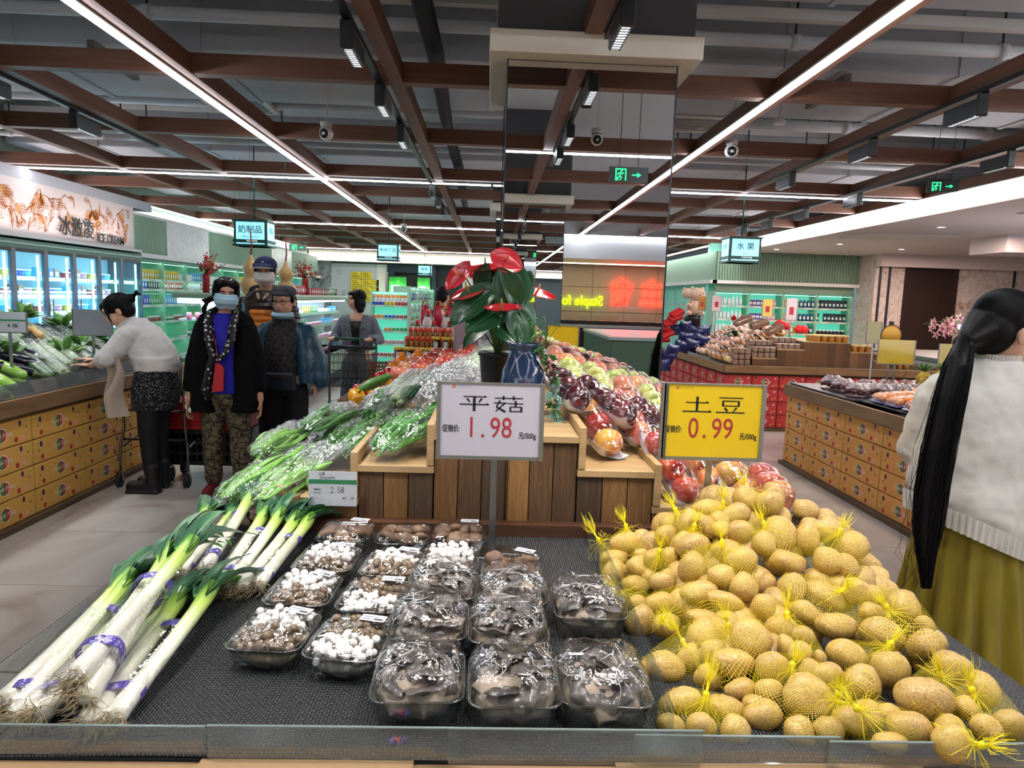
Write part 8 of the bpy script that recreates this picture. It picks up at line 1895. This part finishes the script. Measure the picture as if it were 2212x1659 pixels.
PATB = nmat('floral_blouse', ['#0c0a0a', '#1e1a19', '#4a423e'], (22, 22, 22), .75, .1, kind='edge', pos=[.12, .2, .02], distort=2); PATB = nmat('floral_blouse2', ['#4a4340', '#1c1817', '#0e0b0b'], (22, 22, 22), .75, .1, kind='edge', pos=[.0, .08, .3], distort=2)
b = MB(); rings(b, [(0, -.02, .84, .16, .135), (0, -.025, 1.0, .16, .135), (0, -.01, 1.15, .165, .115), (0, .0, 1.235, .14, .085), (0, 0, 1.29, .065, .065)]); remesh('blouse', b, .008, PATB, t, 5)
b = MB(); b.box(-.15, .15, -.19, -.13, .72, .87, mat('bag_navy', '#14202a', .6), bev=.02).box(-.12, .12, -.195, -.19, .83, .84, mat('bag_zip', '#3a2a24', .5)); b.obj('waist_bag', t)
b = MB(); DK = nmat('black_trousers', ['#06070a', '#0e1014'], (6, 6, 6), .8, .15); rings(b, [(0, 0, .68, .17, .13), (0, 0, .85, .17, .13)])
for sg in (-1, 1): cap_(b, (sg*.085, 0, .7), (sg*.10, -.01, .4), .105, .085); cap_(b, (sg*.10, -.01, .4), (sg*.10, .01, .10), .085, .075)
remesh('trousers', b, .01, DK, t, 5, extra=(.012, .1)); b = MB()
for sg in (-1, 1): cap_(b, (sg*.10, .03, .045), (sg*.11, -.12, .04), .045, .04)
b.v = [(x, y, max(z, .004)) for x, y, z in b.v]; remesh('shoes', b, .008, BLACK, t, 3)
CAPG = nmat('grey_tweed_cap', ['#2a2c30', '#40434a', '#565a62'], (70, 70, 70), .9, .2); b = MB(); b.ell((0, .01, .075), (.098, .11, .055), CAPG, HM, nu=18, nv=10); b.ell((0, -.075, .068), (.07, .05, .018), CAPG, HM, nu=16, nv=8); b.ell((0, -.02, .09), (.085, .085, .04), CAPG, HM); remesh('flat_cap', b, .006, CAPG, t, 3)
b = MB(); b.ell((0, .045, .01), (.088, .07, .07), HAIR, HM); b.ell((.075, -.005, .025), (.018, .03, .04), HAIR, HM); b.ell((-.075, -.005, .025), (.018, .03, .04), HAIR, HM); remesh('hair', b, .007, HAIR, t, 3)
b = MB(); GLF = mat('glasses_frame', '#3a1a18', .25, coat=.5)
for sg in (-1, 1): b.tube([HM @ Vector((sg*.034+.026*math.cos(a), -.1+.008*abs(math.cos(a)), .003+.018*math.sin(a))) for a in [k*PI/8 for k in range(17)]], .0022, 5, GLF); b.tube([HM @ Vector((sg*.06, -.09, .01)), HM @ Vector((sg*.085, .01, .01))], .002, 5, GLF)
b.tube([HM @ Vector((-.009, -.102, .006)), HM @ Vector((.009, -.102, .006))], .002, 5, GLF); b.obj('glasses', t)

# --- 3: man with navy cap
t = person('man in navy baseball cap, white mask and brown puffer jacket with orange band', TR(-1.965, 6.2, 0, -.02))
b = MB(); rings(b, [(0, 0, .9, .16, .11), (0, 0, 1.1, .16, .11), (0, .0, 1.3, .18, .11), (0, .01, 1.42, .17, .085), (0, .01, 1.49, .08, .06)]); cap_(b, (0, .01, 1.46), (.01, -.02, 1.56), .06, .056); HM = headM((.01, -.03, 1.652), .12, .12, 0, 1.04); head(b, HM); legs(b, (0, 0, .92))
for sg in (-1, 1):
    w_ = (sg*.28, -.05, .86); cap_(b, (sg*.18, .01, 1.4), (sg*.26, .03, 1.12), .05, .04); cap_(b, (sg*.26, .03, 1.12), w_, .038, .028); hand(b, w_, (0, -.1, -1), (-sg, 0, 0), 1.05, .5, -sg); cap_(b, (sg*.10, .02, .05), (sg*.11, -.12, .04), .04, .035)
remesh('body', b, .0068, SKIN, t, 4); facebits(t, HM, mouth=False); mask(t, HM, MASKW, .0, 1)
BRN = nmat('brown_puffer', ['#1c1310', '#2c1e19', '#3c2a22'], (8, 8, 8), .4, .2, coat=.2); ORJ = nmat('orange_puffer', ['#a8560e', '#d8781a', '#e89030'], (8, 8, 8), .4, .2, coat=.3)
b = MB(); 
for k in range(9): z = .86+.062*k; rings(b, [(0, 0, z-.02, .205, .145), (0, 0, z+.012, .225-.004*k, .165), (0, 0, z+.045, .205, .145)])
rings(b, [(0, .01, 1.36, .2, .12), (0, .01, 1.44, .17, .1), (0, .0, 1.5, .1, .09)])
for sg in (-1, 1):
    for k in range(8): p = Vector((sg*.19, .01, 1.4)).lerp(Vector((sg*.3, .02, .92)), k/8); b.ell(p, (.085, .085, .05), BRN)
remesh('puffer_jacket', b, .01, BRN, t, 3); b = MB()
for k in range(3): z = 1.20+.055*k; rings(b, [(0, -.006, z-.026, .14, .160), (0, -.008, z, .15, .170), (0, -.006, z+.026, .14, .160)])
remesh('orange_band', b, .007, ORJ, t, 2); b = MB(); cap_(b, (-.1, .05, 1.48), (.1, .05, 1.48), .07, .07); cap_(b, (-.13, .0, 1.44), (-.07, -.1, 1.36), .045, .035); cap_(b, (.13, .0, 1.44), (.07, -.1, 1.36), .045, .035); remesh('hood', b, .01, mat('hood_black', '#141110', .8), t, 5, extra=(.015, .06))
b = MB(); cap_(b, (-.06, -.04, 1.50), (-.02, -.12, 1.43), .022, .012); cap_(b, (.06, -.04, 1.50), (.02, -.12, 1.43), .022, .012); remesh('collar', b, .007, mat('collar_cream', '#c9b09a', .8), t, 3)
NAV = nmat('navy_cap', ['#0a1430', '#12204a', '#1a2c60'], (40, 40, 40), .8, .1); b = MB(); b.ell((0, .012, .062), (.094, .108, .078), NAV, HM, nu=20, nv=12); remesh('cap_crown', b, .006, NAV, t, 2)
b = MB(); b.grid(lambda u, v: tuple(HM @ Vector(((.09*(1-.12*v*v))*math.sin(-1.3+2.6*u), -.07-(.03+.085*v)*math.cos((-1.3+2.6*u))**.8 if abs(u-.5) < .49 else -.07, .078-.03*v+.012*math.cos((u-.5)*3)))), 21, 6, NAV); b.tube([HM @ Vector((.085*math.sin(-1.3+2.6*u), -.07-.115*max(.0, math.cos(-1.3+2.6*u))**.8, .046+.012*math.cos((u-.5)*3))) for u in [k/16 for k in range(17)]], .004, 5, mat('cap_trim', '#d8c4a0', .7)); b.ell(tuple(HM @ Vector((0, -.1, .10))), (.008, .004, .006), mat('badge', '#e8e0e0', .5), nu=6, nv=5); b.obj('cap_brim', t)
b = MB(); b.ell((0, .05, .0), (.084, .06, .06), HAIR, HM); b.ell((.077, -.02, .02), (.012, .03, .035), HAIR, HM); b.ell((-.077, -.02, .02), (.012, .03, .035), HAIR, HM); remesh('hair', b, .007, HAIR, t, 3); b = MB(); rings(b, [(0, 0, .1, .16, .1), (0, 0, .5, .18, .12), (0, 0, .9, .19, .13)]); remesh('trousers', b, .012, DK, t, 4)

# --- 4: woman with the cart
t = person('woman in grey tweed jacket with black bob looking left over her cart', TR(-1.52, 8.08, 0, -.05))
b = MB(); rings(b, [(0, 0, .8, .155, .1), (0, 0, .98, .125, .09), (0, 0, 1.12, .14, .095), (0, .0, 1.22, .15, .08), (0, .01, 1.27, .07, .055)]); cap_(b, (0, .01, 1.24), (0, -.0, 1.36), .045, .043); HM = headM((-.01, -.01, 1.425), -1.0, .0, 0, .95); head(b, HM); legs(b, (0, 0, .8))
for sg in (-1, 1):
    w_ = (sg*.2, -.30, 1.0); cap_(b, (sg*.155, .01, 1.18), (sg*.25, -.02, .98), .045, .037); cap_(b, (sg*.25, -.02, .98), w_, .035, .024); hand(b, w_, (0, -1, .1), (0, -.3, -1), .92, 1.3, sg); cap_(b, (sg*.10, .02, .05), (sg*.11, -.10, .035), .035, .03)
remesh('body', b, .0066, SKIN2, t, 4); facebits(t, HM)
TWJ = nmat('tweed_jacket', ['#3c4048', '#6e727c', '#a0a4ae'], (90, 90, 90), .95, .3, detail=2); b = MB()
for sg in (-1, 1):
    rings(b, [(sg*.10, .0, .86, .085, .125), (sg*.09, .0, 1.0, .08, .115), (sg*.09, .0, 1.12, .085, .11), (sg*.10, .005, 1.22, .078, .085), (sg*.09, .015, 1.26, .05, .05)]); cap_(b, (sg*.16, .01, 1.19), (sg*.26, -.01, .98), .062, .06); cap_(b, (sg*.26, -.01, .98), (sg*.215, -.24, 1.0), .058, .05)
rings(b, [(0, .06, .86, .16, .07), (0, .05, 1.2, .15, .06)]); remesh('tweed_jacket', b, .009, TWJ, t, 5, extra=(.01, .08)); b = MB(); rings(b, [(0, -.03, .84, .07, .09), (0, -.03, 1.0, .07, .08), (0, -.03, 1.12, .085, .088), (0, -.02, 1.19, .1, .08)]); remesh('black_top', b, .008, BLACK, t, 3)
b = MB()
for k in range(5): b.ell((-.035, -.125, .9+.065*k), (.008, .004, .008), mat('gold'), nu=8, nv=5)
b.box(.05, .13, -.122, -.11, 1.10, 1.12, TWJ).box(-.14, -.07, -.122, -.11, 1.08, 1.10, TWJ); b.obj('buttons', t)
b = MB(); GTR = mat('grey_trousers', '#5a5c5e', .9); rings(b, [(0, 0, .68, .155, .11), (0, 0, .88, .14, .1)])
for sg in (-1, 1): cap_(b, (sg*.085, 0, .7), (sg*.10, 0, .4), .1, .095); cap_(b, (sg*.10, 0, .4), (sg*.105, .01, .12), .095, .1)
remesh('trousers', b, .01, GTR, t, 5, extra=(.012, .1)); b = MB()
for sg in (-1, 1): cap_(b, (sg*.10, .03, .045), (sg*.11, -.1, .035), .04, .034)
b.v = [(x, y, max(z, .004)) for x, y, z in b.v]; remesh('shoes', b, .008, WHITE, t, 3)
b = MB(); b.ell((0, .02, .045), (.09, .104, .088), HAIR, HM, nu=18, nv=12); b.ell((0, .045, -.04), (.09, .07, .1), HAIR, HM, nu=14, nv=10); b.ell((.078, -.01, -.03), (.018, .045, .09), HAIR, HM); b.ell((-.078, .0, -.03), (.018, .045, .09), HAIR, HM); b.ell((0, -.065, .075), (.06, .035, .028), HAIR, HM); b.ell((.06, .03, -.11), (.03, .05, .045), HAIR, HM); b.ell((-.06, .03, -.11), (.03, .05, .045), HAIR, HM); remesh('bob_hair', b, .0065, HAIR, t, 3)

# --- 5: bending woman in white top and tweed shorts
t = person('woman in white top and tweed shorts bending over the left vegetable island', TR(-2.43, 5.12, 0))
b = MB(); rings(b, [(0, 0, .8, .12, .14), (-.01, 0, .9, .12, .14)]); cap_(b, (-.0, 0, .9), (-.12, .03, 1.12), .11, .12); cap_(b, (-.12, .03, 1.12), (-.15, .03, 1.17), .12, .1); cap_(b, (-.16, .03, 1.2), (-.22, .02, 1.27), .05, .045); HM = headM((-.245, .0, 1.318), -1.25, .55, 0, .97); head(b, HM)
for sg in (-1, 1): cap_(b, (.0, sg*.08, .8), (-.02, sg*.08, .44), .085, .06); cap_(b, (-.02, sg*.08, .44), (-.01, sg*.08, .1), .055, .04); cap_(b, (-.0, sg*.08, .05), (-.13, sg*.08, .035), .035, .03)
for sg, el, w_ in ((-1, (-.24, -.17, .99), (-.40, -.1, .93)), (1, (-.3, .15, 1.0), (-.48, .1, .95))): cap_(b, (-.14, sg*.13, 1.17), el, .045, .037); cap_(b, el, w_, .036, .024); hand(b, w_, (-1, .1, .05), (0, 0, -1), .95, .45, sg)
remesh('body', b, .0062, SKIN2, t, 4); facebits(t, HM)
WTOP = nmat('white_knit', ['#b8b4ae', '#d8d5d0', '#e6e3de'], (10, 10, 10), .85, .15); b = MB(); cap_(b, (.02, 0, .97), (-.1, .02, 1.12), .16, .16); cap_(b, (-.1, .02, 1.12), (-.15, .03, 1.17), .16, .12); rings(b, [(.02, 0, .9, .145, .165), (.01, 0, 1.0, .15, .17)])
for sg, el, w_ in ((-1, (-.24, -.18, .99), (-.31, -.14, .965)), (1, (-.3, .15, 1.0), (-.38, .12, .98))): cap_(b, (-.12, sg*.13, 1.16), el, .075, .07); cap_(b, el, w_, .066, .055)
remesh('white_top', b, .009, WTOP, t, 5, extra=(.022, .09))
TWD = nmat('houndstooth', ['#b0b0ac', '#1a1b21', '#0c0d12'], (80, 80, 80), .9, .3, kind='voronoi', pos=[.2, .32, .5]); b = MB(); rings(b, [(.0, 0, .62, .15, .17), (.005, 0, .75, .155, .175), (.01, 0, .88, .135, .155), (.01, 0, .95, .12, .14)]); remesh('tweed_shorts', b, .008, TWD, t, 4)
b = MB(); TGT = mat('black_tights', '#07070a', .75)
for sg in (-1, 1): cap_(b, (.0, sg*.082, .72), (-.02, sg*.08, .44), .095, .072); cap_(b, (-.02, sg*.08, .44), (-.01, sg*.08, .15), .068, .05)
remesh('tights', b, .008, TGT, t, 4); b = MB()
for sg in (-1, 1): cap_(b, (.0, sg*.08, .2), (.005, sg*.08, .06), .058, .05); cap_(b, (.01, sg*.08, .055), (-.15, sg*.08, .045), .05, .045); b.box(-.19, .055, sg*.08-.05, sg*.08+.05, .0, .025, BLACK, bev=.01)
remesh('ankle_boots', b, .008, mat('boot_black', '#0a0a0c', .5), t, 2)
b = MB(); b.ell((0, .02, .045), (.09, .104, .088), HAIR, HM, nu=18, nv=12); b.ell((0, .05, -.005), (.085, .07, .08), HAIR, HM); b.ell((-.03, -.07, .06), (.05, .035, .05), HAIR, HM); b.ell((.0, .125, .04), (.04, .03, .035), HAIR, HM)
for k in range(7): b.tube([HM @ Vector((0, .12, .04)), HM @ Vector((.01*(k-3), .17, .05)), HM @ Vector((.014*(k-3), .2, .02+.01*k))], [.015, .012, .003], 6, HAIR)
for sg in (-1, 1): b.tube([HM @ Vector((sg*.06, -.06, .05)), HM @ Vector((sg*.07, -.07, -.02)), HM @ Vector((sg*.06, -.08, -.08))], [.012, .008, .003], 6, HAIR)
remesh('tied_hair', b, .0065, HAIR, t, 3)
b = MB(); b.grid(lambda u, v: (-.27+.14*u+.02*math.sin(v*7), -.2+.05*math.sin(u*5+v*3), 1.0-.42*v), 8, 14, mat('canvas_tote', '#b9aa98', .9)); b.grid(lambda u, v: (-.27+.14*u+.02*math.sin(v*7), -.185+.05*math.sin(u*5+v*3), 1.0-.42*v), 8, 14, mat('canvas_tote')); b.obj('tote_bag', t)

# --- 6: tall woman at the right edge seen from behind
RX, RY = 1.73, 2.32
t = person('woman with very long black ponytail, white knit sweater and mustard pleated skirt, seen from behind', TR(RX, RY, 0))
b = MB(); rings(b, [(0, 0, .85, .15, .12), (0, 0, 1.0, .13, .1), (0, 0, 1.15, .16, .11), (.0, 0, 1.27, .17, .09), (.01, 0, 1.32, .07, .06)]); cap_(b, (.01, .0, 1.3), (.05, .02, 1.38), .05, .047); HM = headM((.05, .02, 1.437), 1.65, .25, 0, 1.1); head(b, HM); legs(b, (0, 0, .86))
for sg, el, w_ in ((-1, (-.14, .12, 1.02), (-.0, .3, 1.0)), (1, (.3, .06, 1.05), (.32, .27, 1.08))): cap_(b, (sg*.16, .02, 1.24), el, .045, .038); cap_(b, el, w_, .036, .025); hand(b, w_, (.3, 1, .0), (0, 0, -1), .95, .5, sg)
remesh('body', b, .006, SKIN2, t, 4); facebits(t, HM)
KN_ = nmat('cream_knit', ['#bdb9ae', '#dcd9cf', '#ebe8df'], (14, 14, 14), .95, .25, detail=8, bscale=120, bdist=.002); b = MB()
rings(b, [(.0, .01, .77, .215, .17), (.0, .01, .82, .228, .18), (0, .01, .95, .215, .165), (0, 0, 1.1, .21, .15), (0, 0, 1.22, .2, .125), (.0, .0, 1.29, .13, .09), (.02, .0, 1.345, .07, .065)])
for sg, el, w_ in ((-1, (-.13, .12, 1.0), (-.0, .27, .98)), (1, (.3, .04, 1.0), (.34, .22, 1.02))): cap_(b, (sg*.155, .01, 1.22), el, .08, .085); cap_(b, el, w_, .092, .06)
b.v = [(x, y, z-max(0, 1.0-z)*.36*x/.215) for x, y, z in b.v]; so = remesh('knit_sweater', b, .008, KN_, t, 5, extra=(.03, .12)); b = MB()
b.grid(lambda u, v: ((.226+.006*v+.004*math.cos(u*2*PI*70))*math.cos(2*PI*u), .01+(.182+.006*v+.004*math.cos(u*2*PI*70))*math.sin(2*PI*u), .715+.07*v-.09*math.cos(2*PI*u)), 560, 5, KN_, wrap=True); b.obj('ribbed_hem', t)
b = MB(); b.grid(lambda u, v: (.02+(.06+.004*math.cos(u*2*PI*40))*math.cos(2*PI*u), .0+(.058+.004*math.cos(u*2*PI*40))*math.sin(2*PI*u), 1.33+.035*v), 240, 4, KN_, wrap=True); b.obj('ribbed_collar', t)
MUS = nmat('mustard_velvet', ['#5f5104', '#83720a', '#9a8812'], (20, 20, 3), .8, .15, sheen=.1); b = MB()
def skf(u, v):
    a = 2*PI*u; pl = .03*v**1.1*(math.sin(a*17+.8*math.sin(a*3))+.4*math.sin(a*29)); r = .165+.115*v; return ((r+pl)*math.cos(a)+.03*v, (r*.8+pl*.8)*math.sin(a), .88-.725*v)
b.grid(skf, 420, 24, MUS, wrap=True); b.obj('pleated_skirt', t)
b = MB(); cap_(b, (-.09, 0, .3), (-.09, .0, .05), .05, .045); cap_(b, (.09, 0, .3), (.09, .0, .05), .05, .045)
for sg in (-1, 1): cap_(b, (sg*.09, .0, .045), (sg*.09+.02, .13, .04), .045, .04)
b.v = [(x, y, max(z, .004)) for x, y, z in b.v]; remesh('boots', b, .009, BLACK, t, 3)
b = MB(); b.ell((0, .018, .045), (.085, .108, .092), HAIR, HM, nu=24, nv=16); b.ell((0, .06, -.01), (.08, .07, .08), HAIR, HM, nu=20, nv=12); cap_(b, HM @ Vector((0, .08, .0)), P(2088, 733, y=RY-.09)-Vector((RX, RY, 0)), .07, .03, m=HAIR); remesh('head_hair', b, .005, HAIR, t, 4)
pr = [P(2085, 735, y=RY-.09), P(2068, 790, y=RY-.17), P(2052, 860, y=RY-.2), P(2028, 970, y=RY-.22), P(2012, 1060, y=RY-.22), P(2004, 1140, y=RY-.24), P(2000, 1200, y=RY-.26), P(2000, 1270, y=RY-.28)]
pr = [p-Vector((RX, RY, 0)) for p in pr]; b = MB(); b.tube(pr, [.026, .04, .044, .046, .046, .04, .026, .006], 16, HAIR, flat=.6, up=(0, 1, 0)); rh = random.Random(6)
for k in range(420):
    a = rh.uniform(0, 6.28); rr = rh.uniform(.7, 1.12); st = []; L = rh.randint(5, 8)
    for j in range(L):
        R_ = (.026, .041, .046, .048, .049, .044, .03, .014)[j]*rr; st.append(pr[j]+Vector((R_*math.cos(a)+rh.uniform(-.003, .003), R_*.62*math.sin(a), 0)))
    if k % 12 == 0: st = [st[0]]+[p+Vector((rh.uniform(-.03, -.0)*j/2, 0, 0)) for j, p in enumerate(st[1:])]
    b.tube(st, .0012 if k % 12 else .0006, 3, HAIR, smooth=True, cap=False)
b.obj('ponytail', t)
q = P(2080, 742, y=RY-.1)-Vector((RX, RY, 0)); MB().lathe([(.018+.012*math.cos(k), .012*math.sin(k)) for k in [j*PI/5 for j in range(11)]], 24, mat('scrunchie', '#08080a', .7), Matrix.Translation(q) @ Euler((.9, -.5, 0)).to_matrix().to_4x4(), cap=False).obj('scrunchie', t)

# --- far shoppers
def farp(x, y, h, top, lab, yaw=0):
    t = person(lab, TR(x, y, 0, yaw)); s = h/1.7; b = MB(); rings(b, [(0, 0, .8*s, .15, .1), (0, 0, 1.1*s, .15, .1), (0, 0, 1.35*s, .17, .09), (0, 0, 1.42*s, .07, .06)]); cap_(b, (0, 0, 1.4*s), (0, 0, 1.5*s), .05, .05); HM = headM((0, 0, 1.58*s), 0, .1, 0, 1); head(b, HM); legs(b, (0, 0, .85*s))
    for sg in (-1, 1): cap_(b, (sg*.17, 0, 1.33*s), (sg*.22, 0, 1.05*s), .05, .04); cap_(b, (sg*.22, 0, 1.05*s), (sg*.22, -.08, .82*s), .038, .025); hand(b, (sg*.22, -.08, .82*s), (0, -.1, -1), (-sg, 0, 0), 1, .5, -sg)
    remesh('body', b, .012, SKIN, t, 3); b = MB(); rings(b, [(0, 0, .78*s, .19, .13), (0, 0, 1.1*s, .19, .13), (0, 0, 1.33*s, .2, .11), (0, 0, 1.44*s, .1, .08)])
    for sg in (-1, 1): cap_(b, (sg*.19, 0, 1.33*s), (sg*.25, 0, 1.05*s), .07, .06); cap_(b, (sg*.25, 0, 1.05*s), (sg*.24, -.06, .9*s), .06, .05)
    remesh('jacket', b, .012, top, t, 4); b = MB(); legs(b, (0, 0, .8*s), r=.1, rk=.08, ra=.07); remesh('trousers', b, .014, DK, t, 3); b = MB(); b.ell((0, .02, .04), (.092, .106, .09), HAIR, HM); b.ell((0, .05, -.02), (.088, .07, .08), HAIR, HM); remesh('hair', b, .01, HAIR, t, 3)
farp(-2.2, 22.9, 1.62, mat('dark_red_coat', '#3a1420', .8), 'distant shopper in dark red before the green poster', PI)
farp(-.62, 9.3, 1.62, nmat('busy_blouse', ['#1a1414', '#c96a3a', '#e6d8c8'], (14, 14, 14), .8, pos=[.45, .55, .62]), 'shopper in patterned top half hidden behind the anthurium', PI-.5)
# ================================================================ lamps of the shop
for x, y, tx, ty in ((-.75, 2.2, -.55, 1.5), (-.75, 1.2, -.2, 1.3), (.57, 1.5, .7, 1.5), (.57, 2.4, .8, 2.6), (-.75, 3.2, -.4, 2.7), (.57, .9, .3, 1.4), (.57, 3.0, .6, 3.2)):
    spot(x, y, tx, ty, .9, 34, 1.25)
for x, y, tx, ty in ((-3.4, 4.9, -3.4, 4.7), (-3.4, 3.6, -3.4, 3.6), (-3.4, 6.0, -3.6, 5.9)): spot(x, y, tx, ty, .9, 36, 1.3, (.93, .97, 1))
for x, y, tx, ty in ((3.1, 4.6, 3.4, 4.7), (3.1, 5.8, 3.5, 5.6), (4.3, 8.4, 3.6, 9), (4.3, 9.8, 3.4, 10), (3.1, 7.2, 3.4, 8.8)): spot(x, y, tx, ty, .9, 34, 1.2, (1, .86, .76))
for x, y in ((7.0, 9.4), (8.5, 12.6), (6.5, 12.8), (8, 6.5)): lampo('downlight_glow', 'AREA', (x, y, 2.64), 40, (1, .74, .66), 1.2)
lampo('wall_wash', 'AREA', (-5.35, 9.2, 2.1), 10, (1, .8, .7), 3.6, rot=(PI, 0, PI/2), sy=.1)
